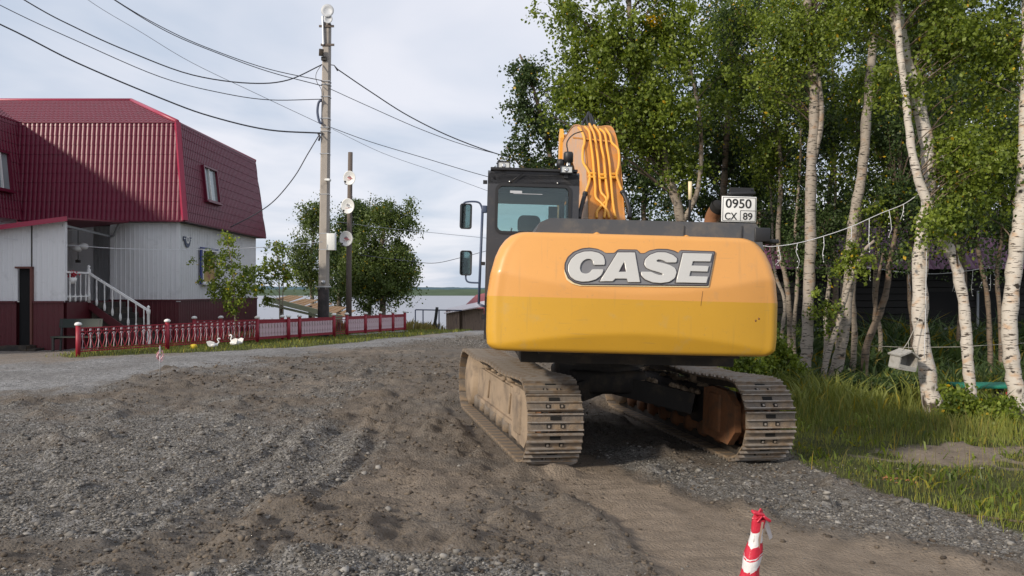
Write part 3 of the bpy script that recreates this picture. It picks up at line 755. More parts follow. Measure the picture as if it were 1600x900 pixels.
grass('grass', 20000, g_den, (-14, -2), (18, 45), lambda x, y: 0.10 + 0.05 * sst(30, 36, y) * 0, 0.007, M['grass'],
      'green grass strip along the red fence', 22)
grass('weeds', 9000, lambda x, y: sst(36.5, 38.5, y) * (1 - sst(-4.6, -3.9, x - 0.1 * (y - 38))), (-13, -3), (36.5, 44), lambda x, y: 0.40 + 0 * x, 0.014, M['drygrass'],
      'tall yellowing weeds on the river bank', 23, 0.5, logy=False)
grass('weeds', 5200, lambda x, y: (y > 12.4) * np.clip(1.6 * vnoise(x, y, 0.7, 3) - 0.5, 0, 1) * g_den(x, y), (4.2, 13), (12.4, 16.5), lambda x, y: 0.42 + 0 * x, 0.018, M['grass'],
      'leafy weeds standing round the birch trunks', 24, 0.6, logy=False)

grass('undergrowth', 16000, lambda x, y: np.clip(1.5 * vnoise(x, y, 0.9, 8) - 0.25, 0, 1), (3.6, 17), (15.2, 24), lambda x, y: 0.55 + 0.5 * sst(17, 22, y), 0.026, M['leafdark'],
      'dark leafy undergrowth between the birch stems', 25, 0.9, logy=False)

grass('dry_stems', 900, lambda x, y: g_den(x, y) * np.clip(1.8 * vnoise(x, y, 0.8, 33) - 0.6, 0, 1), (3.2, 12), (7.0, 16), lambda x, y: 0.36 + 0 * x, 0.004, M['drygrass'],
      'scattered dry seed stems among the grass', 26, 0.35, logy=False)
grass('low_weeds', 1500, lambda x, y: g_den(x, y) * np.clip(1.8 * vnoise(x, y, 0.45, 35) - 0.7, 0, 1), (3.0, 10), (6.6, 13), lambda x, y: 0.13 + 0 * x, 0.022, M['leaf'],
      'low broad-leaved weeds in the grass verge', 27, 1.3, logy=False)

# ------------------------------------------------------------------ trees
def leaf_arrays(centres, per, spread, size, r_, autumn=0.012, droop=0.5):
    """leaf quads round clump centres; spread and size in metres"""
    c = np.repeat(np.array(centres), per, axis=0); m = len(c)
    sp = np.repeat(np.full(len(centres), spread) * (0.6 + 0.8 * r_.random(len(centres))), per)
    # sprays: leaves strung along a drooping twig, several to a clump
    k = len(centres)
    dv = r_.normal(size=(k * 3, 3)); dv[:, 2] = dv[:, 2] * 0.5 - 0.75; dv /= np.linalg.norm(dv, axis=1)[:, None]
    which = np.repeat(np.arange(k) * 3, per) + r_.integers(0, 3, m)
    t_ = r_.random(m) ** 0.8 * 2.1 - 0.7
    off = dv[which] * (t_ * sp)[:, None] + r_.normal(size=(m, 3)) * (sp * 0.24)[:, None]
    off[:, 2] -= 0.25 * sp * t_ * t_
    p = c + off
    s = size * (0.65 + 0.7 * r_.random(m))
    # random plane, leaning towards hanging tips
    n = r_.normal(size=(m, 3)); n[:, 2] = n[:, 2] * 0.8 + 0.35
    n /= np.linalg.norm(n, axis=1)[:, None]
    d = r_.normal(size=(m, 3)); d[:, 2] -= droop
    d -= n * (d * n).sum(1)[:, None]; d /= np.linalg.norm(d, axis=1)[:, None] + 1e-9
    e = np.cross(n, d)
    V = np.empty((m, 4, 3))
    V[:, 0] = p - d * s[:, None] * 0.5; V[:, 2] = p + d * s[:, None] * 0.6
    V[:, 1] = p + e * s[:, None] * 0.38 - n * s[:, None] * 0.08; V[:, 3] = p - e * s[:, None] * 0.38 - n * s[:, None] * 0.08
    ct = np.repeat(r_.random(len(centres)), per)
    t0 = np.clip(0.55 * ct + 0.5 * r_.random(m), 0, 1)
    yel = (r_.random(m) < autumn).astype(float)
    return V, t0, yel

DENSE = 1.5
def crown_mesh(name, blobs, m_, seed, clumps, per, spread, size, autumn=0.012, org=(0, 0, 0), yellow=None):
    """blobs: (centre, (rx,ry,rz), weight)"""
    r_ = np.random.default_rng(seed); C = []
    clumps = int(clumps * DENSE); wt = np.array([b_[2] * b_[1][0] * b_[1][2] for b_ in blobs]); wt = wt / wt.sum()
    for b_, w_ in zip(blobs, wt):
        k = max(2, int(clumps * w_))
        q = r_.normal(size=(k, 3)); q /= np.linalg.norm(q, axis=1)[:, None]
        lob = 0.80 + 0.34 * np.sin(3.1 * q[:, 0] + r_.random() * 6) * np.cos(2.7 * q[:, 2] + r_.random() * 6) + 0.22 * np.sin(7 * q[:, 0] + 5 * q[:, 2] + r_.random() * 6)
        q *= (r_.random(k) ** 0.45 * lob * 1.12)[:, None]
        C.append(np.array(b_[0]) + q * np.array(b_[1]))
    C = np.concatenate(C)
    V, t0, yl = leaf_arrays(C, per, spread, size, r_, autumn)
    if yellow is not None:
        for cpt, rad in yellow:
            dd = np.linalg.norm(V[:, 0] - np.array(cpt), axis=1); yl = np.where((dd < rad) & (r_.random(len(dd)) < 0.7), 1.0, yl)
    m = len(V)
    Fq_ = np.arange(m * 4).reshape(m, 4)
    tv = np.repeat(np.stack([t0, yl, np.zeros(m), np.ones(m)], -1), 4, axis=0)
    return np_mesh(name, (V.reshape(-1, 3) - np.array(org)), Fq_, m_, tv), C

def tree(name, label, cat, group, trunks, blobs, seed, bark='bark', leafm='leaf', clumps=120, per=60, spread=0.33, size=0.062,
         autumn=0.012, nb=None, yellow=None, twig_r=0.008):
    """trunks: list of (points, radii); the first one is the main stem, its first point the foot"""
    base = Vector(trunks[0][0][0])
    root = empty(name, base); tag(root, label, cat, group)
    rr = random.Random(seed); allp = []
    for i, (pts, rad) in enumerate(trunks):
        c = catmull(pts, 6); k = len(c)
        rs = [float(np.interp(j / (k - 1), np.linspace(0, 1, len(rad)), rad)) for j in range(k)]
        if i == 0:
            for j in range(min(3, k)): rs[j] *= 1.22 - 0.09 * j
        rs = [q * 0.9 * (1 + 0.07 * math.sin(j * 1.7 + seed) + 0.05 * rr.uniform(-1, 1)) for j, q in enumerate(rs)]
        c = [p + Vector((rr.uniform(-1, 1), rr.uniform(-1, 1), 0)) * rs[j] * 0.12 for j, p in enumerate(c)]
        b_ = MB(); b_.tube(c, rs, 12 if rad[0] > 0.05 else 7)
        b_.build('trunk' if i == 0 else 'limb', M[bark], root)
        allp += [(p, q) for p, q in zip(c, rs)]
    me, C = crown_mesh('crown', blobs, M[leafm], seed, clumps, per, spread, size, autumn, base, yellow)
    link(bpy.data.objects.new('crown', me), root)
    # thin branches reaching the leaf clumps
    br = MB(); pick = list(range(len(C))); rr.shuffle(pick)
    for j in pick[:(nb or len(C) // 3)]:
        t_ = Vector(C[j]); best = None
        for p, q in allp:
            dz = t_.z - p.z; dh = math.hypot(t_.x - p.x, t_.y - p.y)
            sc = abs(dz - 0.7 * dh) + 0.55 * dh
            if best is None or sc < best[0]: best = (sc, p, q)
        _, p, q = best
        L = (t_ - p).length
        if L > 4.5: continue
        mid = (p + t_) / 2 + Vector((rr.uniform(-1, 1), rr.uniform(-1, 1), rr.uniform(0.2, 1))) * L * 0.12
        r0 = min(q * 0.45, twig_r + 0.007 * L)
        br.tube([p, (p + mid) / 2 + Vector((0, 0, 0.03 * L)), mid, t_], [r0, r0 * 0.8, r0 * 0.55, r0 * 0.2], 4, 0, False)
    if br.v:
        o = br.build('branches', M['twig'] if bark != 'bark' else M['barkdark'], root); o['kind'] = 'stuff'
    return root

def tp(px, Y, rad, top=None, extra=()):
    """trunk traced at depth Y, its foot set on the ground"""
    P = [PX(a, b_, Y) for a, b_ in px]
    P[0].z = float(gh_base(P[0].x, Y)) - 0.05
    P += [Vector(e_) for e_ in extra]
    return (P, rad)
def bl(px, py, rx, ry, Y, w=1.0, dz=None):
    c = PX(px, py, Y); s = Y / F
    return (tuple(c), (rx * s, (dz if dz else max(rx, ry) * s * 0.8), ry * s), w)

G1 = 'birches growing beside the track on the right'
# the four bright birches nearest the camera
tree('birch_tree', 'thick white birch with a leaning swollen foot and a hanging feeder box beside it', 'birch tree', G1,
     [tp([(1462, 650), (1447, 575), (1437, 500), (1440, 380), (1452, 300), (1448, 230), (1432, 150), (1412, 80), (1398, 0)], 13.3, [0.165, 0.145, 0.135, 0.125, 0.12, 0.12, 0.12, 0.10, 0.09], extra=[PX(1390, -120, 13.4), PX(1384, -260, 13.5)]),
      ([PX(1447, 215, 13.3), PX(1412, 120, 13.2), PX(1402, 60, 13.0)], [0.06, 0.05, 0.03])],
     [bl(1480, 60, 95, 100, 13.2), bl(1400, -60, 150, 120, 13.4), bl(1520, 190, 70, 80, 13.6, 0.8), bl(1350, 30, 60, 40, 13.6, 0.6)], 11, clumps=150, per=80)
tree('birch_tree', 'crooked white birch crossing in front of the thick one, its foot by the teal board', 'birch tree', G1,
     [tp([(1524, 632), (1512, 570), (1508, 500), (1492, 410), (1457, 335), (1432, 270), (1420, 200), (1413, 130), (1405, 70)], 13.0, [0.10, 0.095, 0.095, 0.09, 0.085, 0.07, 0.065, 0.06, 0.05], extra=[PX(1398, -60, 13)])],
     [bl(1475, 330, 60, 55, 12.8, 0.9), bl(1510, 250, 75, 75, 13.0, 1.0), bl(1400, 140, 40, 60, 13.0, 0.6), bl(1380, -50, 80, 70, 13.0)], 12, clumps=90, per=70, spread=0.27)
tree('birch_tree', 'straight white birch cut by the right edge of the view', 'birch tree', G1,
     [tp([(1594, 650), (1583, 580), (1576, 520), (1582, 440), (1592, 360), (1598, 300), (1603, 200), (1606, 80)], 12.9, [0.145, 0.135, 0.13, 0.125, 0.115, 0.11, 0.10, 0.09], extra=[PX(1608, -60, 13), PX(1610, -220, 13)])],
     [bl(1585, 90, 85, 100, 13.1), bl(1640, 220, 70, 90, 13.0), bl(1560, 300, 50, 60, 13.4, 0.7), bl(1590, -70, 120, 90, 13.0)], 13, clumps=130, per=75)
tree('birch_tree', 'pale birch nearest the excavator with a forked upper stem', 'birch tree', G1,
     [tp([(1253, 615), (1260, 550), (1263, 480), (1266, 380), (1268, 260), (1273, 170), (1270, 100), (1264, 30)], 16.2, [0.155, 0.13, 0.125, 0.12, 0.115, 0.10, 0.09, 0.08], extra=[PX(1258, -60, 16.2), PX(1250, -180, 16.2)]),
      ([PX(1272, 250, 16.2), PX(1284, 180, 16.1), PX(1280, 120, 16.0)], [0.07, 0.055, 0.03])],
     [bl(1270, 60, 75, 60, 16.0), bl(1225, 60, 60, 70, 16.2), bl(1210, 140, 55, 50, 16.4, 0.7), bl(1300, -60, 120, 80, 16.2), bl(1275, 520, 45, 30, 16.3, 0.12)], 14, 'barkmid', clumps=130, per=75)
tree('birch_tree', 'leaning pale birch just right of the forked one with a thin stem crossing its foot', 'birch tree', G1,
     [tp([(1298, 612), (1317, 530), (1327, 430), (1333, 350), (1347, 270), (1354, 180), (1364, 70), (1370, 0)], 16.6, [0.145, 0.125, 0.12, 0.115, 0.11, 0.095, 0.08, 0.07], extra=[PX(1378, -120, 16.6)])],
     [bl(1370, 330, 40, 40, 16.4, 0.5), bl(1350, 20, 90, 45, 16.8), bl(1320, -60, 120, 70, 16.8), bl(1395, 90, 40, 50, 16.8, 0.6)], 15, 'barkmid', clumps=90, per=70)
tree('birch_tree', 'thin crooked birch whose stem crosses the foot of the leaning pale birch', 'birch tree', G1,
     [tp([(1282, 618), (1292, 560), (1308, 510), (1322, 460), (1336, 420), (1352, 390), (1366, 376)], 15.9, [0.075, 0.065, 0.06, 0.055, 0.05, 0.04, 0.03])],
     [bl(1330, 400, 36, 28, 15.9, 0.4), bl(1290, 480, 30, 20, 15.9, 0.3)], 16, 'barkmid', clumps=22, per=50, spread=0.2)
tree('birch_tree', 'slender upright birch behind the leaning pale birch', 'birch tree', G1,
     [tp([(1330, 590), (1335, 520), (1332, 460), (1339, 400), (1346, 330), (1344, 240)], 17.8, [0.075, 0.07, 0.065, 0.06, 0.055, 0.04])],
     [bl(1350, 250, 50, 70, 17.8), bl(1340, 130, 60, 50, 18.0)], 17, 'barkgrey', clumps=60, per=65)
tree('birch_tree', 'brown forked tree with a bent stem standing left of the thick white birch', 'tree', G1,
     [tp([(1351, 598), (1353, 545), (1372, 495), (1386, 450), (1390, 410), (1400, 360), (1404, 300)], 16.9, [0.095, 0.085, 0.08, 0.07, 0.06, 0.05, 0.04]),
      ([PX(1366, 505, 16.9), PX(1370, 450, 16.9), PX(1380, 395, 16.9)], [0.05, 0.04, 0.03])],
     [bl(1395, 300, 60, 60, 16.9), bl(1420, 380, 45, 30, 16.5, 0.5), bl(1400, 200, 60, 60, 17.2)], 18, 'barkdark', 'leafdark', clumps=90, per=65)
tree('birch_tree', 'thin grey birch seen right beside the counterweight', 'birch tree', G1,
     [tp([(1235, 585), (1234, 510), (1229, 440), (1216, 380), (1220, 290), (1216, 200), (1212, 120)], 18.8, [0.08, 0.072, 0.07, 0.065, 0.06, 0.05, 0.04])],
     [bl(1200, 230, 60, 80, 18.8), bl(1170, 120, 80, 80, 19), bl(1190, 20, 80, 60, 19.0)], 19, 'barkgrey', clumps=110, per=70)
tree('birch_tree', 'thin dark stem standing behind the teal board', 'tree', G1,
     [tp([(1547, 605), (1547, 540), (1542, 460), (1530, 400), (1522, 330)], 17.6, [0.065, 0.06, 0.055, 0.05, 0.04])],
     [bl(1500, 320, 70, 60, 17.6), bl(1560, 230, 70, 80, 17.8), bl(1480, 150, 60, 70, 18)], 20, 'barkdark', 'leafdark', clumps=110, per=65)
for (pts, Y_, r0, bk_, lab) in (
    ([(1218, 590), (1222, 520), (1226, 470), (1210, 420), (1206, 330), (1200, 220)], 19.6, 0.06, 'barkmid', 'thin pale stem at the very edge of the counterweight'),
    ([(1243, 590), (1240, 520), (1246, 440), (1243, 360), (1250, 260), (1252, 150)], 18.6, 0.06, 'barkgrey', 'thin grey stem hidden just left of the forked pale birch'),
    ([(1286, 595), (1291, 540), (1290, 490), (1296, 430), (1279, 400), (1270, 380)], 18.0, 0.065, 'barkmid', 'bent thin birch between the forked birch and the leaning one'),
    ([(1312, 585), (1308, 520), (1316, 450), (1300, 380), (1306, 300), (1300, 200)], 19.2, 0.06, 'barkgrey', 'thin grey stem behind the bent thin birch'),
    ([(1372, 590), (1376, 530), (1366, 460), (1372, 380), (1380, 300), (1384, 180)], 19.5, 0.065, 'barkgrey', 'thin stem behind the brown forked tree'),
    ([(1424, 590), (1426, 520), (1420, 440), (1424, 350), (1418, 250)], 19.0, 0.06, 'barkdark', 'thin dark stem just left of the thick white birch'),
    ([(1500, 590), (1498, 520), (1502, 440), (1494, 350), (1500, 250)], 19.5, 0.055, 'barkdark', 'thin dark stem between the thick and the crooked birch'),
    ([(1566, 590), (1563, 500), (1558, 430), (1568, 340), (1562, 240)], 17.5, 0.06, 'barkdark', 'thin brown stem just left of the straight white birch')):
    t_ = pts[-1]
    tree('birch_tree', lab, 'tree', 'thin stems among the birches', [tp(pts, Y_, [r0, r0 * .9, r0 * .8, r0 * .7, r0 * .55, r0 * .4][:len(pts)])],
         [bl(t_[0], t_[1] + 10, 45, 50, Y_), bl(t_[0] + 20, min(t_[1] + 130, 345), 40, 40, Y_, 0.7), bl(t_[0] - 15, min(t_[1] + 190, 395), 28, 22, Y_, 0.35)], int(t_[0]), bk_, 'leafdark', clumps=55, per=60, spread=0.32)
# behind the boom and the number plate
G2 = 'leafy birches rising behind the excavator'
tree('birch_tree', 'tall bright green birch with a few yellow sprays behind the excavator boom', 'birch tree', G2,
     [tp([(1068, 560), (1068, 430), (1064, 345), (1045, 275), (1030, 210), (1000, 130), (985, 40)], 17.5, [0.14, 0.13, 0.12, 0.10, 0.09, 0.07, 0.05], extra=[PX(980, -80, 17.5)]),
      ([PX(1066, 350, 17.5), PX(1092, 290, 17.4), PX(1094, 190, 17.2), PX(1075, 90, 17.0)], [0.07, 0.06, 0.05, 0.03])],
     [bl(950, 60, 75, 70, 17.2), bl(1040, 60, 75, 75, 17.2), bl(930, 150, 65, 65, 17.4), bl(1030, 160, 85, 65, 17.2, 1.2), bl(985, 210, 70, 40, 17.4, 0.9),
      bl(880, 20, 45, 26, 17.4, 0.8), bl(980, -60, 130, 60, 17.6), bl(1070, 250, 45, 50, 17.6, 0.6), bl(900, 110, 40, 50, 17.6, 0.8)], 31, 'barkgrey', clumps=330, per=80, spread=0.30, size=0.075,
     autumn=0.006, yellow=[(PX(1022, 25, 17.0), 0.22), (PX(1025, 5, 17.0), 0.16), (PX(1023, 62, 16.6), 0.09), (PX(1038, 138, 16.5), 0.09), (PX(878, 152, 17), 0.06), (PX(980, 196, 16.8), 0.07), (PX(1040, 80, 16.4), 0.06)])
tree('birch_tree', 'open grey-green birch on the sky side, left of the bright green one', 'birch tree', G2,
     [tp([(905, 560), (900, 420), (885, 330), (868, 280), (850, 200), (828, 120), (812, 85)], 22, [0.13, 0.12, 0.11, 0.09, 0.07, 0.05, 0.03]),
      ([PX(890, 340, 22), PX(850, 275, 22), PX(815, 260, 22), PX(792, 230, 22)], [0.05, 0.04, 0.03, 0.02])],
     [bl(825, 115, 34, 36, 22), bl(815, 165, 34, 24, 22, 0.7), bl(850, 190, 42, 40, 22), bl(805, 235, 28, 26, 22, 0.7), bl(850, 255, 50, 30, 22, 0.8), bl(880, 150, 25, 50, 22, 0.6)], 32, 'barkdark', 'leafdark',
     clumps=120, per=55, spread=0.27, size=0.08)
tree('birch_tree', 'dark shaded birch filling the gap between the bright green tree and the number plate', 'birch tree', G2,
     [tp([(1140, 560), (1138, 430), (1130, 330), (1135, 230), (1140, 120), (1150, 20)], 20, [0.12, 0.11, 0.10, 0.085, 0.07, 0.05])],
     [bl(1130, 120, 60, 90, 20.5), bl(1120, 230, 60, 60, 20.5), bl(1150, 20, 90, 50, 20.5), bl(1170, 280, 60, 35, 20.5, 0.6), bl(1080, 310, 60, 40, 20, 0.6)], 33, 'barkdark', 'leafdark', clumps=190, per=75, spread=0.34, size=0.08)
# back row, its shade put into the dark leaf colour
G3 = 'shaded back row of trees in front of the mauve roof'
back = [(1010, 300, 24, 'shaded tree low behind the boom pipes'), (1190, 330, 25, 'shaded tree behind the number plate'),
        (1300, 230, 23.2, 'shaded tree seen between the forked and the leaning birch'), (1430, 240, 22.8, 'shaded tree whose crown closes the gap beside the thick white birch'),
        (1500, 150, 23.4, 'shaded tree above the right-hand end of the mauve roof'), (1610, 260, 22.5, 'shaded tree at the right edge behind the straight birch')]
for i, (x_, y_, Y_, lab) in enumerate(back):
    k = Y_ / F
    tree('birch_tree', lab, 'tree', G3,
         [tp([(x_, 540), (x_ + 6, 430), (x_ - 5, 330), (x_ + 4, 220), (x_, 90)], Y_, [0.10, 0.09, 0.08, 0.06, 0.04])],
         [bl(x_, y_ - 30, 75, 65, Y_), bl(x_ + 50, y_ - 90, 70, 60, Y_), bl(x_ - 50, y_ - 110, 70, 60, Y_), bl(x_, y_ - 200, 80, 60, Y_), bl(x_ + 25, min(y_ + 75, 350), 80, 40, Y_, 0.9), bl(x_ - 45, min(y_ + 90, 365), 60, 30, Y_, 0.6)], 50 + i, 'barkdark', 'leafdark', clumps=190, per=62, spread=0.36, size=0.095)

# trees on the river bank behind the poles
G4 = 'bushy trees on the river bank'
tree('riverside_tree', 'bushy river bank tree right of the wooden pole', 'tree', G4,
     [tp([(600, 520), (598, 470), (592, 420), (600, 360)], 46, [0.22, 0.18, 0.14, 0.1]), ([PX(575, 500, 46), PX(580, 450, 46), PX(585, 400, 46)], [0.16, 0.13, 0.08])],
     [bl(600, 338, 40, 34, 46), bl(640, 330, 14, 22, 46, 0.6), bl(620, 400, 38, 38, 46), bl(580, 400, 38, 45, 46), bl(630, 435, 28, 26, 46), bl(590, 445, 50, 34, 46), bl(565, 420, 40, 40, 46), bl(635, 350, 14, 30, 46, 0.5)], 61, 'barkgrey', 'leafmid', clumps=250, per=110, spread=0.55, size=0.115)
tree('riverside_tree', 'bushy river bank tree showing between the two poles', 'tree', G4,
     [tp([(528, 520), (530, 470), (535, 420), (540, 370)], 47.5, [0.2, 0.16, 0.13, 0.1])],
     [bl(545, 360, 32, 36, 47.5), bl(530, 400, 36, 40, 47.5), bl(560, 330, 26, 26, 47.5), bl(540, 445, 40, 22, 47.5)], 62, 'barkgrey', 'leafdark', clumps=140, per=105, spread=0.55, size=0.115)
tree('riverside_tree', 'lower bushy tree left of the concrete pole by the river', 'tree', G4,
     [tp([(490, 515), (488, 470), (485, 420), (490, 370)], 49, [0.18, 0.15, 0.12, 0.08])],
     [bl(487, 345, 26, 34, 49), bl(478, 395, 28, 34, 49), bl(505, 330, 20, 18, 49, 0.7), bl(470, 420, 22, 22, 49, 0.8), bl(495, 430, 26, 20, 49), bl(520, 460, 34, 12, 49, 0.4)], 63, 'barkgrey', 'leafmid', clumps=100, per=90, spread=0.55, size=0.11)
# young trees in the fenced garden
tree('sapling', 'young yellow-green rowan in front of the blue-framed window', 'sapling', 'young trees in the garden',
     [tp([(369, 525), (367, 480), (366, 440), (360, 400), (353, 365)], 27.6, [0.035, 0.03, 0.025, 0.018, 0.01])],
     [bl(355, 372, 16, 16, 27.6), bl(345, 405, 35, 20, 27.6), bl(340, 440, 28, 18, 27.6), bl(378, 425, 30, 22, 27.6), bl(362, 455, 40, 18, 27.6), bl(363, 480, 16, 14, 27.6), bl(395, 450, 16, 14, 27.6, 0.7)], 71, 'barkgrey', 'leaf', clumps=75, per=36, spread=0.2, size=0.085)
tree('sapling', 'young twin-stemmed rowan between the house corner and the concrete pole', 'sapling', 'young trees in the garden',
     [tp([(437, 520), (437, 470), (436, 440), (433, 400), (430, 380)], 30.5, [0.03, 0.026, 0.02, 0.015, 0.008]), ([PX(441, 505, 30.5), PX(442, 460, 30.5), PX(445, 410, 30.5)], [0.025, 0.02, 0.01])],
     [bl(434, 385, 20, 12, 30.5), bl(428, 415, 34, 18, 30.5), bl(445, 430, 22, 16, 30.5), bl(415, 440, 20, 12, 30.5, 0.7), bl(422, 468, 18, 10, 30.5, 0.6)], 72, 'barkgrey', 'leaf', clumps=50, per=32, spread=0.2, size=0.09)

# shrubs low beside the excavator and round the stems
def shrub(label, px, py, rx, ry, Y, seed, n=26, lm='leaf'):
    c = PX(px, py, Y); zb = gz(c.x, Y)
    base = Vector((c.x, Y, zb)); root = empty('shrub', base); tag(root, label, 'shrub', 'shrubs at the foot of the birches')
    me, C = crown_mesh('foliage', [bl(px, py, rx, ry, Y)], M[lm], seed, n, 70, 0.17, 0.06, 0.01, base)
    link(bpy.data.objects.new('foliage', me), root)
    st = MB(); rr = random.Random(seed)
    for k in range(7):
        t_ = Vector(C[rr.randrange(len(C))]); st.tube([base + Vector((rr.uniform(-.1, .1), 0, -0.03)), (base + t_) / 2 + Vector((0, 0, .08)), t_], [0.012, 0.009, 0.003], 5)
    st.build('stems', M['twig'], root)['kind'] = 'stuff'
shrub('green shrub filling the gap beside the counterweight, left of the thin grey birch', 1205, 560, 42, 34, 15.5, 81, 60)
shrub('low green shrub between the right track and the pale forked birch', 1170, 575, 36, 20, 14.6, 82, 34)
shrub('dark low shrub left of the thick white birch, under the hanging box', 1385, 605, 45, 26, 14.6, 83, 34, 'leafdark')
shrub('bright green shrub between the thick birch and the crooked birch', 1495, 628, 26, 22, 12.6, 84, 24)
shrub('dark shrub at the foot of the brown forked tree', 1330, 600, 40, 20, 15.4, 85, 28, 'leafdark')
shrub('small bright shrub in front of the teal board', 1555, 640, 26, 18, 12.3, 86, 18)

# ------------------------------------------------------------------ profiled sheet metal
def corr(mb, O, U, V, poly, period, amp, row=0.0, rowamp=0.012, sharp=False, mi=0, nsamp=6):
    """corrugated sheet in the plane O + u*U + v*V, cut to the convex outline poly [(u, v)]; ribs run along V"""
    O = Vector(O); U = Vector(U).normalized(); V = Vector(V).normalized(); N = U.cross(V)
    u0 = min(p[0] for p in poly); u1 = max(p[0] for p in poly); v0 = min(p[1] for p in poly); v1 = max(p[1] for p in poly)
    def lim(u):
        lo, hi = 1e9, -1e9; n = len(poly)
        for i in range(n):
            (a, b), (c, d) = poly[i], poly[(i + 1) % n]
            if abs(a - c) < 1e-9:
                if abs(u - a) < 1e-6: lo = min(lo, b, d); hi = max(hi, b, d)
                continue
            t = (u - a) / (c - a)
            if -1e-9 <= t <= 1 + 1e-9:
                q = b + (d - b) * t; lo = min(lo, q); hi = max(hi, q)
        return lo, hi
    if sharp: offs = [(0.0, 0), (0.62, 0), (0.72, 1), (0.90, 1)]
    else: offs = [(0.0, 0.0), (0.10, 0.45), (0.25, 0.85), (0.5, 1.0), (0.75, 0.85), (0.90, 0.45)]
    us = []
    k = 0
    while u0 + k * period < u1:
        for o_, h_ in offs:
            u = u0 + (k + o_) * period
            if u < u1: us.append((u, h_))
        k += 1
    us.append((u1, 0))
    rows = [(v0, 0.0)]
    if row > 0:
        r_ = 1
        while v0 + r_ * row < v1:
            rows.append((v0 + r_ * row - 0.004, 0.0 if False else -rowamp * 0)); rows.append((v0 + r_ * row, rowamp)); r_ += 1
        # saw profile: each tile row rises towards its lower edge
        rows2 = []; nrow = max(1, int(math.ceil((v1 - v0) / row)))
        for q in range(nrow):
            a = v0 + q * row; b = min(v0 + (q + 1) * row, v1)
            rows2.append((a, rowamp)); rows2.append((b - 0.003, 0.0))
        rows = rows2
    else: rows.append((v1, 0.0))
    vs = []; nr = len(rows)
    for u, h in us:
        lo, hi = lim(u)
        if lo > hi: lo = hi = v0
        for v, e_ in rows:
            vv = min(max(v, lo), hi)
            vs.append(O + U * u + V * vv + N * (h * amp + e_))
    fs = []
    for i in range(len(us) - 1):
        for j in range(nr - 1):
            a, b, c, d = i * nr + j, (i + 1) * nr + j, (i + 1) * nr + j + 1, i * nr + j + 1
            if (vs[a] - vs[d]).length < 1e-5 and (vs[b] - vs[c]).length < 1e-5: continue
            fs.append((a, b, c, d))
    mb.add(vs, fs, mi, False)
    return mb

# ------------------------------------------------------------------ the house with the burgundy mansard
H = empty('house', (-14, 29, 0)); tag(H, 'large house with burgundy metal mansard roof, white sheet walls and dark red plinth', 'house')
XR = -12.31; YF = 29.0; YB = 37.8; ZP = 1.54; ZE = 4.46; ZT = 8.08; ZR = 9.93
def hp(name, mb, m, parent=H, recalc=False, kind=None):
    o = mb.build(name, m, parent, org=(H.location if parent is H or parent.parent is H else parent.location), recalc=recalc)
    if kind: o['kind'] = kind
    return o
# side wall (faces +X), front wall (faces the camera), recess behind the porch
w = MB()
corr(w, (-14.73, YF, ZP), (1, 0, 0), (0, 0, 1), [(0, 0), (2.42, 0), (2.42, 3.0), (0, 3.0)], 0.17, 0.014, sharp=True)
corr(w, (XR, YF, ZP), (0, 1, 0), (0, 0, 1), [(0, 0), (8.8, 0), (8.8, 3.0), (0, 3.0)], 0.17, 0.014, sharp=True)
w.add([(-26, YB, -0.3), (XR, YB, -0.3), (XR, YB, 4.6), (-26, YB, 4.6)], [(0, 1, 2, 3)])
corr(w, (-18.4, 30.6, ZP - 0.1), (1, 0, 0), (0, 0, 1), [(0, 0), (3.7, 0), (3.7, 3.1), (0, 3.1)], 0.17, 0.014, sharp=True)
w.add([(-14.73, YF, ZP - 0.1), (-14.73, 30.62, ZP - 0.1), (-14.73, 30.62, 4.6), (-14.73, YF, 4.6)], [(0, 1, 2, 3)])
w.add([(-18.25, 20.5, -.3), (-18.25, 29, -.3), (-18.25, 29, 4.6), (-18.25, 20.5, 4.6)], [(0, 1, 2, 3)]); w.add([(-26, 20.5, -.3), (-18.25, 20.5, -.3), (-18.25, 20.5, 4.6), (-26, 20.5, 4.6)], [(0, 1, 2, 3)])
hp('wall', w, M['siding'])
w = MB()      # corner trims
w.box((XR + 0.03, YF - 0.02, 3.0), (0.12, 0.10, 3.0)); hp('corner_trim', w, M['siding']); w = MB(); w.box((-14.70, YF - 0.02, 3.0), (0.16, 0.06, 3.0))
hp('corner_trim', w, M['siding'])
w = MB()
corr(w, (-14.73, YF - 0.06, -0.4), (1, 0, 0), (0, 0, 1), [(0, 0), (2.48, 0), (2.48, 1.94), (0, 1.94)], 0.17, 0.012, sharp=True)
corr(w, (XR + 0.06, YF - 0.06, -0.4), (0, 1, 0), (0, 0, 1), [(0, 0), (8.9, 0), (8.9, 1.94), (0, 1.94)], 0.17, 0.012, sharp=True)
w.box((-13.5, YF - 0.04, ZP + 0.02), (2.62, 0.13, 0.05)); w.box((XR + 0.05, 33.4, ZP + 0.02), (0.13, 8.8, 0.05))
hp('plinth', w, M['plinth'])
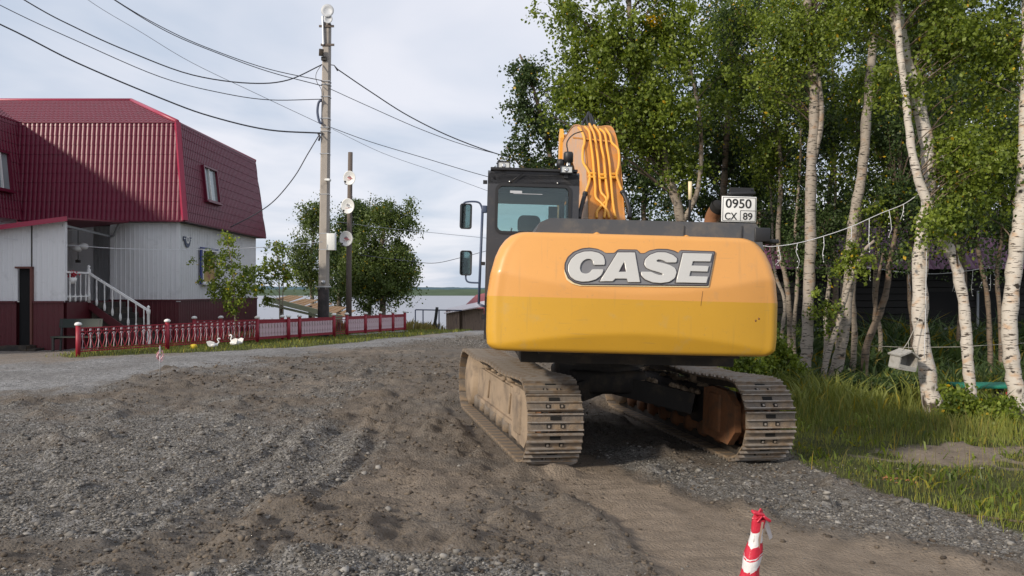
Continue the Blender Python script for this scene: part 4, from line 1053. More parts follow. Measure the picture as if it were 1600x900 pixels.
# mansard: front, side, wing side; hip roof above
w = MB()
bx0, bx1, tx1 = -18.0, -11.93, -12.33
V_ = (0, 0.30, ZT - ZE)
corr(w, (bx0, YF - 0.34, ZE), (1, 0, 0), V_, [(0, 0), (bx1 - bx0, 0), (tx1 - bx0, Vector(V_).length), (-0.2, Vector(V_).length)], 0.17, 0.035, 0.35, 0.014)
Vs = (-0.40, 0, ZT - ZE); Ls = Vector(Vs).length
corr(w, (bx1, YF - 0.34, ZE), (0, 1, 0), Vs, [(0, 0), (9.45, 0), (9.10, Ls), (0.30, Ls)], 0.17, 0.035, 0.35, 0.014)
corr(w, (-17.85, 20.2, ZE), (0, 1, 0), (-0.35, 0, ZT - ZE), [(0, 0), (8.8, 0), (8.8, Ls), (0.3, Ls)], 0.17, 0.035, 0.35, 0.014)
corr(w, (-26, 20.2, ZE), (1, 0, 0), V_, [(0, 0), (8.15, 0), (7.8, Ls), (0.3, Ls)], 0.17, 0.035, 0.35, 0.014)
w.add([(-26, YB + .34, ZE), (bx1, YB + .34, ZE), (tx1, YB, ZT), (-26, YB, ZT)], [(0, 1, 2, 3)])
hp('mansard_roof', w, M['burg'])
w = MB()
Lh = math.hypot(4.3, ZR - ZT)
corr(w, (-26, YF - 0.04, ZT), (1, 0, 0), (0, 4.3, ZR - ZT), [(0, 0), (26 + tx1, 0), (26 - 16.1, Lh), (0, Lh)], 0.18, 0.03, 0.35, 0.02)
Lh2 = math.hypot(3.8, ZR - ZT)
corr(w, (tx1, YF - 0.04, ZT), (0, 1, 0), (-3.8, 0, ZR - ZT), [(0, 0), (8.7, 0), (4.3, Lh2)], 0.18, 0.03, 0.35, 0.02)
w.add([(-26, YB, ZT), (tx1, YB, ZT), (-16.1, 33.3, ZR), (-26, 33.3, ZR)], [(0, 1, 2, 3)])
Lw = math.hypot(3.9, ZR - ZT)
corr(w, (-18.2, 20.5, ZT), (0, 1, 0), (-3.9, 0, ZR - ZT), [(0, 0), (12.4, 0), (12.4, Lw), (3.9, Lw)], 0.18, 0.03, 0.35, 0.02)
w.add([(-26, 20.5, ZT), (-18.2, 20.5, ZT), (-22.1, 24.4, ZR)], [(0, 1, 2)]); w.add([(-26, 20.5, ZT), (-22.1, 24.4, ZR), (-22.1, 33.3, ZR), (-26, 33.3, ZT)], [(0, 1, 2, 3)])
hp('hip_roof', w, M['burgtop'])
w = MB()      # ridge, hip and corner flashings
w.tube([(-26, 33.3, ZR + 0.03), (-16.1, 33.3, ZR + 0.03)], 0.09, 8); w.tube([(-16.1, 33.3, ZR + 0.03), (tx1, YF - 0.03, ZT + 0.05)], 0.09, 8)
w.tube([(-16.1, 33.3, ZR + 0.03), (tx1, YB, ZT + 0.05)], 0.09, 8)
w.bar((bx1 + 0.02, YF - 0.36, ZE), (tx1 + 0.02, YF - 0.05, ZT + 0.02), 0.17, 0.17, 0, (1, -1, 0))
hp('roof_flashing', w, M['trimred'])
w = MB()
w.bar((tx1, YF - 0.06, ZT + 0.03), (tx1, YB, ZT + 0.03), 0.08, 0.06); w.bar((-18.0, YF - 0.06, ZT + 0.01), (tx1, YF - 0.06, ZT + 0.01), 0.08, 0.05)
w.bar((-18.2, 20.4, ZT + 0.03), (-18.2, YF, ZT + 0.03), 0.08, 0.06)
hp('eaves_strip', w, M['burg'])
w = MB()      # soffit and lower edge of the mansard
w.box(((bx0 + bx1) / 2, YF - 0.16, ZE - 0.02), (bx1 - bx0, 0.36, 0.04)); w.box((XR + 0.2, 33.4, ZE - 0.02), (0.38, 8.9, 0.04)); w.box((-16.3, 29.8, ZE - 0.03), (3.2, 1.7, 0.03))
hp('soffit', w, M['chassis'])
w = MB(); w.bar((bx0, YF - 0.35, ZE), (bx1, YF - 0.35, ZE), 0.04, 0.07); w.bar((bx1, YF - 0.35, ZE), (bx1, YB + .3, ZE), 0.04, 0.07)
hp('eaves_strip', w, M['burg'])
# windows
def window(name_lab, O, U, V, W_, H_, frame_m, parent=H, glassm='houseglass', depth=0.09, mull=(0.5,), curtain=None):
    O, U, V = Vector(O), Vector(U).normalized(), Vector(V).normalized(); N = U.cross(V)
    f = MB(); t = 0.07
    def bb(u0, u1, v0, v1, n0, n1, mb, mi=0):
        vs = [O + U * a + V * b + N * c for a in (u0, u1) for b in (v0, v1) for c in (n0, n1)]
        mb.add(vs, [(0, 1, 3, 2), (4, 6, 7, 5), (0, 4, 5, 1), (2, 3, 7, 6), (0, 2, 6, 4), (1, 5, 7, 3)], mi)
    bb(0, W_, 0, t, -0.05, depth, f); bb(0, W_, H_ - t, H_, -0.05, depth, f); bb(0, t, t, H_ - t, -0.05, depth, f); bb(W_ - t, W_, t, H_ - t, -0.05, depth, f)
    wi = f.build('window', frame_m, parent, org=H.location if parent is H else parent.location, recalc=True)
    s = MB()
    for q in mull: bb(W_ * q - 0.025, W_ * q + 0.025, t, H_ - t, -0.02, depth * 0.6, s)
    so = s.build('sash_bar', M['white'], wi, org=wi.parent.location)
    p = MB(); bb(t, W_ - t, t, H_ - t, -0.025, 0.0, p)
    p.build('pane', M[glassm], wi, org=wi.parent.location)
    l = MB(); bb(-0.04, W_ + 0.04, -0.05, 0, 0, depth + 0.06, l); l.build('sill', frame_m, wi, org=wi.parent.location)
    if curtain:
        c = MB(); bb(t + 0.02, W_ - t - 0.02, t, H_ * 0.72, 0.003, 0.012, c); c.build('curtain', M[curtain], wi, org=wi.parent.location)
    return wi
window('', (-11.985, 30.75, 5.42), (0, 1, 0), Vs, 1.45, 1.42, M['burg'], glassm='paleglass', depth=0.10, mull=(0.09, 0.42))
window('', (-17.87, 27.1, 5.42), (0, 1, 0), (-0.35, 0, ZT - ZE), 1.0, 1.42, M['burg'], glassm='paleglass', depth=0.10)
window('', (XR + 0.03, 31.05, 2.20), (0, 1, 0), (0, 0, 1), 1.5, 1.36, M['white'], glassm='houseglass', depth=0.10, mull=(), curtain='curtain')
w = MB(); w.box((XR + 0.09, 30.95, 2.85), (0.05, 0.13, 1.35)); w.box((XR + 0.09, 31.8, 3.60), (0.05, 1.8, 0.06))
hp('window_surround', w, M['blueframe'])
# address plaque: half-round crest with a pale disc
w = MB()
ol = [(-0.36, 0.14), (0.36, 0.14)] + [(0.24 * math.cos(a), -0.02 - 0.24 * math.sin(a)) for a in np.linspace(0.1, math.pi - 0.1, 10)] + [(-0.36, 0.0)]
w.prism([(29.35 + 0.0 + p[0] + 0.42, 3.80 + p[1]) for p in ol], 'x', XR + 0.02, XR + 0.05)
pl = hp('address_plaque', w, M['bluegrey'], recalc=True)
w = MB(); w.cyl((XR + 0.05, 29.77, 3.84), (XR + 0.06, 29.77, 3.84), 0.15, 20); w.box((XR + 0.055, 29.47, 3.87), (0.01, 0.11, 0.035)); w.box((XR + 0.055, 30.06, 3.87), (0.01, 0.11, 0.035))
hp('plaque_disc', w, M['white'], pl, recalc=True)
w = MB()
for dy in (-0.055, 0.045):
    w.box((XR + 0.063, 29.77 + dy, 3.84), (0.004, 0.03, 0.14)); w.box((XR + 0.063, 29.77 + dy - 0.025, 3.895), (0.004, 0.04, 0.022))
hp('plaque_numeral', w, M['bluegrey'], pl, recalc=True)
# porch: platform, screen wall, beam, gutter pipe, stairs
w = MB(); w.box((-15.5, 27.0, 0.62), (2.5, 3.6, 1.82)); w.box((-15.5, 29.9, 0.62), (1.6, 2.0, 1.82))
hp('porch_platform', w, M['plinth'], recalc=True)
w = MB(); w.add([(-16.7, 25.1, ZP), (-16.7, 30.6, ZP), (-16.7, 30.6, 4.25), (-16.7, 25.1, 3.7)], [(0, 1, 2, 3)])
w.add([(-16.7, 29.9, ZP), (-15.9, 29.9, ZP), (-15.9, 29.9, 4.5), (-16.7, 29.9, 4.5)], [(0, 1, 2, 3)])
hp('porch_wall', w, M['siding'])
w = MB(); w.bar((-14.25, 25.0, 3.98), (-14.75, 28.9, 3.90), 0.07, 0.07); w.tube([(-14.75, 28.8, 3.9), (-14.55, 28.75, 3.92), (-14.40, 28.7, 4.2), (-14.32, 28.68, 4.42)], 0.04, 8)
hp('porch_beam', w, M['sillgrey'], recalc=True)
w = MB()
nst = 8
for k in range(nst):
    z1 = ZP - (k + 0.0) * ZP / nst - 0.03
    w.box((-14.2 + (k + 0.5) * 0.23, 27.55, (z1 - 0.35) / 2 + 0.0), (0.235, 1.9, max(0.1, z1 + 0.35)))
hp('stair', w, M['chassis'], recalc=True)
w = MB(); w.prism([(-14.25, ZP - 0.25), (-14.25, ZP), (-12.35, 0.22), (-12.35, 0.0), (-12.6, 0.0)], 'y', 26.5, 26.56)
hp('stair_stringer', w, M['plinth'], recalc=True)
# railing
rail = MB(); rail.bar((-14.25, 26.5, 2.50), (-12.24, 26.5, 1.24), 0.07, 0.07); rail.bar((-14.2, 25.05, 2.50), (-14.25, 26.5, 2.50), 0.07, 0.06)
rail.bar((-14.22, 25.05, 1.72), (-14.25, 26.5, 1.72), 0.05, 0.05)
ro = hp('stair_railing', rail, M['white'], recalc=True)
prof = [(0.022, 0.0), (0.03, 0.02), (0.045, 0.10), (0.04, 0.18), (0.018, 0.28), (0.02, 0.45), (0.026, 0.6), (0.018, 0.72), (0.025, 0.88), (0.022, 0.92)]
bm_ = MB(); bm_.lathe((0, 0, 0), prof, 8)
b0 = None
for k in range(7):
    x_ = -13.98 + k * 0.265; zt = 2.50 - (x_ + 14.25) * 0.627
    loc = Vector((x_, 26.5, zt - 0.94)) - H.location
    if b0 is None: b0 = bm_.build('baluster', M['white'], ro, loc=loc)
    else: share(b0, loc, parent=ro)
for k in range(4): share(b0, Vector((-14.21 - k * 0.01, 25.3 + k * 0.33, 1.55)) - H.location, parent=ro)
for (x_, y_, z0, z1) in ((-14.25, 26.5, 1.50, 2.72), (-12.24, 26.5, -0.1, 1.36)):
    nm = MB(); nm.lathe((x_, y_, z0), [(0.06, 0), (0.06, 0.3), (0.045, 0.34), (0.045, z1 - z0 - 0.25), (0.065, z1 - z0 - 0.2), (0.065, z1 - z0 - 0.1), (0.03, z1 - z0 - 0.06), (0.055, z1 - z0), (0.01, z1 - z0 + 0.05)], 10)
    hp('newel_post', nm, M['white'], ro, recalc=True)

# annex
A = empty('annex', (-16, 25, 0)); tag(A, 'low white annex with dark red plinth, sloping burgundy roof and dark open doorway', 'annex')
def ap(name, mb, m, recalc=False): return mb.build(name, m, A, recalc=recalc)
AY = 25.0
w = MB()
dx0, dx1, dz1, dz0 = -15.7, -15.22, 2.62, 0.18
def ztop(x): return 4.13 + (x + 14.2) * 0.13
corr(w, (-26, AY, ZP), (1, 0, 0), (0, 0, 1), [(0, 0), (26 + dx0, 0), (26 + dx0, ztop(dx0) - ZP), (0, ztop(-26) - ZP)], 0.17, 0.014, sharp=True)
corr(w, (dx0, AY, dz1), (1, 0, 0), (0, 0, 1), [(0, 0), (dx1 - dx0, 0), (dx1 - dx0, ztop(dx1) - dz1), (0, ztop(dx0) - dz1)], 0.17, 0.014, sharp=True)
corr(w, (dx1, AY, ZP), (1, 0, 0), (0, 0, 1), [(0, 0), (-14.2 - dx1, 0), (-14.2 - dx1, ztop(-14.2) - ZP), (0, ztop(dx1) - ZP)], 0.17, 0.014, sharp=True)
w.box((-14.22, AY + 0.06, 2.85), (0.05, 0.14, 2.5))
ap('wall', w, M['siding'])
w = MB()
corr(w, (-26, AY - 0.07, -0.4), (1, 0, 0), (0, 0, 1), [(0, 0), (26 + dx0, 0), (26 + dx0, 1.94), (0, 1.94)], 0.17, 0.012, sharp=True)
corr(w, (dx1 + 0.06, AY - 0.07, -0.4), (1, 0, 0), (0, 0, 1), [(0, 0), (-14.2 - dx1 - 0.06, 0), (-14.2 - dx1 - 0.06, 1.94), (0, 1.94)], 0.17, 0.012, sharp=True)
w.box(((-26 + dx0) / 2, AY - 0.06, ZP + 0.01), (26 + dx0 - 0.02, 0.14, 0.06)); w.box(((dx1 - 14.2) / 2 + 0.03, AY - 0.06, ZP + 0.01), (-14.2 - dx1 - 0.08, 0.14, 0.06))
ap('plinth', w, M['plinth'])
w = MB(); w.box(((dx0 + dx1) / 2, AY + 0.12, 1.4), (dx1 - dx0, 0.06, 2.5)); ap('door', w, M['doordark'], True)  # dark sheet standing in for the unlit inside of the open doorway
w = MB(); w.box((dx1 + 0.01, AY - 0.05, 1.42), (0.06, 0.14, 2.44)); w.box(((dx0 + dx1) / 2, AY - 0.03, dz1 + 0.02), (dx1 - dx0 + 0.08, 0.12, 0.06)); ap('door_frame', w, M['doorwood'], True)
w = MB(); w.box(((dx0 + dx1) / 2 - 0.05, AY - 0.32, 0.06), (0.9, 0.6, 0.25)); w.box(((dx0 + dx1) / 2, AY - 0.2, 0.0), (1.3, 0.75, 0.2)); ap('door_step', w, M['chassis'], True)
w = MB()
for z_ in (4.19,):
    vs = []
    for x_ in (-26, -13.95):
        for y_, dz in ((AY - 0.35, -0.02), (28.66, 0.42 if x_ < -20 else 0.22)):
            zz = min(ztop(x_) + dz, 4.43 if y_ > 28 else 9); vs += [(x_, y_, zz), (x_, y_, zz + 0.05)]
    w.add(vs, [(0, 1, 3, 2), (4, 6, 7, 5), (0, 4, 5, 1), (2, 3, 7, 6), (0, 2, 6, 4), (1, 5, 7, 3)])
ap('roof', w, M['burgtop'], True)
w = MB(); w.bar((-26, AY - 0.37, ztop(-26) + 0.0), (-13.93, AY - 0.37, ztop(-13.95) + 0.0), 0.03, 0.15); ap('fascia', w, M['trimred'], True)
w = MB(); w.box((-15.24, AY - 0.02, 3.25), (0.03, 0.03, 1.55)); ap('drain_strip', w, M['chassis'], True)

# lamp hanging in the porch, flower basket, bench
L_ = PX(122, 385, 27.4)
lm = empty('porch_lamp', L_ + Vector((0, 0, 0))); tag(lm, 'white three-lobed lamp hanging in the dark porch', 'lamp')
w = MB()
for dx in (-0.16, 0.16, 0.0): w.lathe((L_.x + dx, L_.y - (0.1 if dx == 0 else 0), L_.z - (0.08 if dx == 0 else 0)), [(0.02, -0.12), (0.14, -0.10), (0.19, 0.0), (0.15, 0.09), (0.03, 0.13)], 14)
w.build('lamp_shade', M['white'], lm)
w = MB(); w.tube([L_ + Vector((0, 0, 0.1)), L_ + Vector((0, 0, 0.75))], 0.012, 5); w.tube([L_ - Vector((0, 0, 0.1)), L_ - Vector((0, 0, 0.45)), L_ - Vector((0.1, 0, 0.5))], 0.012, 5); w.box(L_ - Vector((0, 0, 0.52)), (0.14, 0.1, 0.1))
w.build('bracket', M['chassis'], lm)
fb = PX(113, 429, 25.4); fr = empty('flower_basket', fb - Vector((0, 0, 0.2))); tag(fr, 'red flowers in a white basket on the porch railing', 'flower basket')
w = MB(); w.lathe(fb - Vector((0, 0, 0.30)), [(0.06, 0), (0.12, 0.08), (0.14, 0.2)], 12); w.build('basket', M['white'], fr)
rr = random.Random(3); w = MB()
for k in range(46):
    p = fb + Vector((rr.gauss(0, 0.12), rr.gauss(0, 0.06), rr.gauss(0, 0.05))); w.lathe(p, [(0.0, -0.03), (0.035, 0), (0.0, 0.03)], 5)
w.build('flowers', M['flower'], fr)['kind'] = 'stuff'
by = 24.45; bb = empty('bench', (-13.6, by, gz(-13.6, by))); tag(bb, 'dark green bench against the porch, left of the first fence post', 'bench')
zb = gz(-13.6, by); w = MB()
for k in range(3): w.box((-13.55, by - 0.15 + k * 0.15, zb + 0.45), (1.35, 0.13, 0.035))
w.build('seat', M['benchgreen'], bb)
w = MB(); w.box((-13.55, by + 0.31, zb + 0.86), (1.35, 0.03, 0.28), (R(-10), 0, 0)); w.build('backrest', M['benchgreen'], bb)
for sx in (-14.15, -12.98):
    w = MB(); w.box((sx, by - 0.18, zb + 0.21), (0.06, 0.06, 0.44)); w.bar((sx, by + 0.22, zb), (sx, by + 0.33, zb + 0.95), 0.06, 0.05); w.bar((sx, by - 0.2, zb + 0.4), (sx, by + 0.25, zb + 0.4), 0.05, 0.05); w.build('bench_frame', M['black'], bb)
w = MB()
st = PX(120, 508, 24.8)
for k, (a, b_) in enumerate((((118, 478), (128, 508)), ((125, 475), (130, 505)))):
    pass

# ------------------------------------------------------------------ fences
def post_mesh(h):
    a = MB(); a.lathe((0, 0, -0.1), [(0.065, 0), (0.065, h + 0.08)], 12)
    c = MB(); c.lathe((0, 0, h - 0.03), [(0.065, 0), (0.095, 0.02), (0.10, 0.05), (0.07, 0.09), (0.0, 0.11)], 12)
    return a, c
def fence(name, label, A_, B_, ts, kinds, root_name='garden_fence'):
    A_ = Vector((*A_, 0)); B_ = Vector((*B_, 0))
    P = [A_.lerp(B_, t) for t in ts]
    for p in P: p.z = float(gh_base(p.x, p.y)) + 0.0
    root = empty(root_name, P[0]); tag(root, label, 'fence')
    pm, cm = post_mesh(0.90); p0 = None
    for p in P:
        if p0 is None:
            p0 = pm.build('post', M['fence'], root, loc=p - root.location); c0 = cm.build('post_cap', M['platewhite'], p0, loc=(0, 0, 0))
        else:
            q = share(p0, p - root.location, parent=root); c1 = c0.copy(); COL.objects.link(c1); c1.parent = q
    bar0 = bar1 = sl0 = None
    for i, kd in enumerate(kinds):
        a, b_ = P[i], P[i + 1]; d = (b_ - a); L = math.hypot(d.x, d.y); ang = math.atan2(d.y, d.x); u = d / L
        def at(s, z): return a + u * s + Vector((0, 0, z))
        w = MB()
        for z_, t_ in ((0.80, 0.035), (0.70, 0.025), (0.20, 0.025), (0.13, 0.03)):
            w = MB(); w.bar(at(0.05, z_), at(L - 0.05, z_), t_, t_)
            if kd == 'slat' and z_ in (0.70, 0.20): zz = {0.70: (0.75, 0.10), 0.20: (0.17, 0.09)}[z_]; w.bar(at(0.05, zz[0]), at(L - 0.05, zz[0]), 0.02, zz[1])
            w.build('rail', M['fence'], root)
        if kd == 'iron':
            n_ = max(2, int(round(L / 0.235)))
            # a repeated scroll: two bowed uprights meeting in a bracket
            if bar0 is None:
                m1 = MB()
                for sx in (-1, 1):
                    pts = catmull([(sx * 0.11, 0, 0.21), (sx * 0.085, 0, 0.32), (sx * 0.045, 0, 0.46), (sx * 0.055, 0, 0.58), (sx * 0.10, 0, 0.66), (sx * 0.11, 0, 0.70)], 4)
                    m1.tube(pts, 0.012, 5)
                m2 = MB()
                m2.tube([(0.0, 0, 0.21), (0, 0, 0.30), (0.02, 0, 0.42), (0.0, 0, 0.50), (0.0, 0, 0.62)], [0.016, 0.010, 0.012, 0.010, 0.014], 5)
                m2.tube([(-0.05, 0, 0.60), (-0.02, 0, 0.645), (0.02, 0, 0.645), (0.05, 0, 0.60)], 0.013, 5)
                m2.box((0, 0, 0.75), (0.05, 0.02, 0.07))
            for k in range(n_):
                s = (k + 0.5) * L / n_; loc = at(s, 0) - root.location
                if bar0 is None:
                    bar0 = m1.build('scroll', M['fence'], root, loc=loc); bar0.rotation_euler = (0, 0, ang)
                    bar1 = m2.build('baluster', M['slat'], root, loc=loc); bar1.rotation_euler = (0, 0, ang)
                else:
                    share(bar0, loc, (0, 0, ang), root); share(bar1, loc, (0, 0, ang), root)
            w = MB()
            for k in range(n_ * 3): w.box(at((k + 0.5) * L / (n_ * 3), 0.75), (0.012, 0.012, 0.09)); w.box(at((k + 0.5) * L / (n_ * 3), 0.165), (0.012, 0.012, 0.06))
            w.build('rail_studs', M['fence'], root)['kind'] = 'stuff'
        elif kd == 'slat':
            n_ = max(4, int(round(L / 0.165)))
            if sl0 is None:
                m3 = MB(); m3.prism([(-0.062, 0.21), (0.062, 0.21), (0.055, 0.34), (0.066, 0.45), (0.05, 0.56), (0.062, 0.69), (-0.062, 0.69), (-0.05, 0.56), (-0.066, 0.45), (-0.055, 0.34)], 'y', -0.012, 0.012)
            for k in range(n_):
                s = 0.1 + (k + 0.5) * (L - 0.2) / n_; loc = at(s, 0) - root.location
                if sl0 is None: sl0 = m3.build('slat', M['slat'], root, loc=loc); sl0.rotation_euler = (0, 0, ang)
                else: share(sl0, loc, (0, 0, ang + random.uniform(-.05, .05)), root)
        elif kd == 'gate':
            w = MB()
            for s in np.linspace(0.12, L - 0.12, 6): w.tube(catmull([at(s, 0.2), at(s + 0.03, 0.35), at(s - 0.03, 0.5), at(s, 0.7)], 3), 0.012, 5)
            w.build('gate_bars', M['fence'], root)
    return root
TS = [0, .19, .431, .568, .693, .743, .820, .884, .943, 1.0]
fence('', 'long dark red garden fence with white-capped posts along the yard', FA, FB, TS, ['iron', 'iron', 'slat', 'slat', 'gate', 'slat', 'slat', 'slat', 'slat'])
fence('', 'shorter red iron fence at the back of the garden, close to the house plinth', (-11.3, 28.0), (-8.4, 29.6), [0, .27, .93, 1.0], ['iron', 'iron', 'none'])
w = MB()
for a, b_ in ((0.76, 0.90), (0.90, 1.0)):
    p = FA + (FB - FA) * a; q = FA + (FB - FA) * b_
    w.bar((p[0], p[1], float(gh_base(*p)) - 0.02), (q[0], q[1], float(gh_base(*q)) - 0.02), 0.35, 0.16)
tag(w.build('fence_footing', mat('footing', (0.33, 0.32, 0.30), 0.9, var=0.2), None), 'low grey concrete footing under the far end of the red fence', 'footing')

# garden ornaments inside the fence
def swan(label, c, s, ang):
    base = Vector((c[0], c[1], gz(c[0], c[1]))); root = empty('garden_ornament', base, (0, 0, ang)); tag(root, label, 'ornament', 'white swan ornaments in the garden')
    w = MB(); w.lathe((0, 0, 0), [(0.08 * s, 0), (0.26 * s, 0.06 * s), (0.30 * s, 0.18 * s), (0.22 * s, 0.28 * s), (0.05 * s, 0.30 * s)], 14)
    w.build('body', M['white'], root, loc=(0, 0, 0))
    w = MB(); w.tube(catmull([(0.22 * s, 0, 0.2 * s), (0.34 * s, 0, 0.36 * s), (0.27 * s, 0, 0.5 * s), (0.33 * s, 0, 0.60 * s), (0.43 * s, 0, 0.55 * s)], 5), 0.042 * s, 8); w.build('neck', M['white'], root, loc=(0, 0, 0))
    w = MB(); w.tube([(0.43 * s, 0, 0.55 * s), (0.53 * s, 0, 0.51 * s)], [0.03 * s, 0.008], 6); w.build('beak', M['tapered'], root, loc=(0, 0, 0))
    w = MB()
    for q in (-1, 1): w.prism([(-0.30 * s, 0.12 * s), (0.12 * s, 0.14 * s), (0.05 * s, 0.34 * s), (-0.22 * s, 0.44 * s), (-0.42 * s, 0.40 * s)], 'y', q * 0.2 * s, q * 0.24 * s)
    w.build('wing', M['white'], root, loc=(0, 0, 0))
swan('white swan ornament behind the fence, the one nearer the corner post', (-9.75, 25.7), 0.5, 0.3)
swan('larger white swan ornament further back under the rowan', (-9.35, 26.6), 0.6, 2.7)
w = MB(); cx, cy = -10.25, 25.35; w.lathe((cx, cy, gz(cx, cy) - 0.02), [(0.08, 0), (0.11, 0.07), (0.10, 0.15), (0.03, 0.17)], 12)
tag(w.build('flower_pot', M['yplastic'], None), 'small yellow pot on the grass beside the swan ornaments', 'pot')

# ------------------------------------------------------------------ the two poles
PY = 32.0
pb = PX(505, 500, PY); pt = PX(511, 35, PY); zg = float(gh_base(pb.x, PY))
CP = empty('utility_pole', (pb.x, PY, zg)); tag(CP, 'tall pale concrete utility pole with a black sleeved foot and white cabinet', 'utility pole')
mid = PX(505.5, 448, PY)
def cpx(py): return PX(505 + 6 * (500 - py) / 465.0, py, PY)
w = MB(); a = cpx(452); c = cpx(36)
vs = []; 
for p, s in ((a, 0.185), (c, 0.145)): vs += [p + Vector((dx * s, dy * s, 0)) for dx, dy in ((-1, -0.7), (-0.7, -1), (0.7, -1), (1, -0.7), (1, 1), (-1, 1))]
w.add(vs, [tuple(range(5, -1, -1)), tuple(range(6, 12))] + [(i, (i + 1) % 6, 6 + (i + 1) % 6, 6 + i) for i in range(6)])
w.build('shaft', M['concrete'], CP)
w = MB(); w.cyl((pb.x, PY, zg - 0.2), cpx(449), 0.235, 16, r2=0.225); w.build('sleeve', M['tar'], CP)
w = MB(); w.box(cpx(448), (0.52, 0.45, 0.05)); w.lathe(cpx(441) + Vector((0.02, -0.2, 0)), [(0.02, -0.09), (0.09, -0.05), (0.09, 0.05), (0.02, 0.09)], 12); w.build('collar', M['galv'], CP)
w = MB()
for py in (128, 133, 152, 186, 200, 241, 304, 365, 390, 206): w.box(cpx(py), (0.345 + (py / 500) * 0.05, 0.36, 0.03))
w.build('strap', M['galv'], CP)
c = PX(516, 378, PY - 0.1)
w = MB(); w.box(c + Vector((0.05, 0.0, 0)), (0.33, 0.3, 0.68), bev=0.01); w.build('cabinet', M['dish'], CP)
w = MB(); w.bar(cpx(43) + Vector((-.28, -.16, 0)), cpx(43) + Vector((.32, -.16, 0)), 0.06, 0.08); w.bar(cpx(72) + Vector((-.2, -.16, 0)), cpx(72) + Vector((.34, -.16, 0)), 0.06, 0.08)
w.lathe(cpx(40) + Vector((0.1, -.1, 0)), [(0.06, -0.05), (0.08, 0.02), (0.04, 0.12)], 8); w.build('crossarm', M['wood_dark'], CP)
w = MB(); w.cyl(cpx(72) + Vector((-0.08, -0.2, 0)), cpx(28) + Vector((-0.13, -0.2, 0)), 0.045, 8); w.build('mast', M['galv'], CP)
for (qx, qy, r_) in ((512, 17, 0.26), (513, 30, 0.18)):
    w = MB(); w.lathe(PX(qx, qy, PY - 0.25), [(0.0, 0.05), (r_ * 0.6, 0.03), (r_, -0.03), (r_, -0.045), (r_ * 0.6, 0.01), (0.0, 0.03)], 20, 0, 'y'); w.build('antenna_dish', M['palegrey'], CP)
w = MB(); c = PX(502, 82, PY - 0.3); w.box(c, (0.17, 0.14, 0.28), (0.3, 0.1, 0.1), bev=0.01); w.box(c + Vector((0.08, 0.1, -0.22)), (0.2, 0.1, 0.14)); w.build('floodlight', M['chassis'], CP)
w = MB(); c = PX(513, 281, PY - 0.3); w.tube([c + Vector((-0.15, 0.1, 0.02)), c, c + Vector((0.09, -0.05, -0.03))], [0.05, 0.06, 0.055], 10); w.build('camera_housing', M['dish'], CP)
w = MB(); w.tube(catmull([PX(503, 157, PY - .25), PX(498, 160, PY - .25), PX(496, 175, PY - .25), PX(499, 190, PY - .25), PX(503, 193, PY - .25)], 5), 0.05, 8); w.build('cable_loop', M['bluegrey'], CP)
w = MB(); w.tube(catmull([PX(503, 100, PY - .2), PX(494, 115, PY - .2), PX(495, 128, PY - .2), PX(502, 140, PY - .2), PX(503, 160, PY - .2)], 5), 0.012, 5)
w.bar(PX(497, 208, PY - .2), PX(504, 208, PY - .2), 0.06, 0.06); w.tube([PX(497, 208, PY - .2), PX(500, 214, PY - .2), PX(498, 220, PY - .2)], 0.04, 6)
w.tube([PX(515, 101, PY - .2), PX(522, 102, PY - .2), PX(528, 110, PY - .2)], [0.02, 0.02, 0.05], 6); w.build('cable_hook', M['cable'], CP)

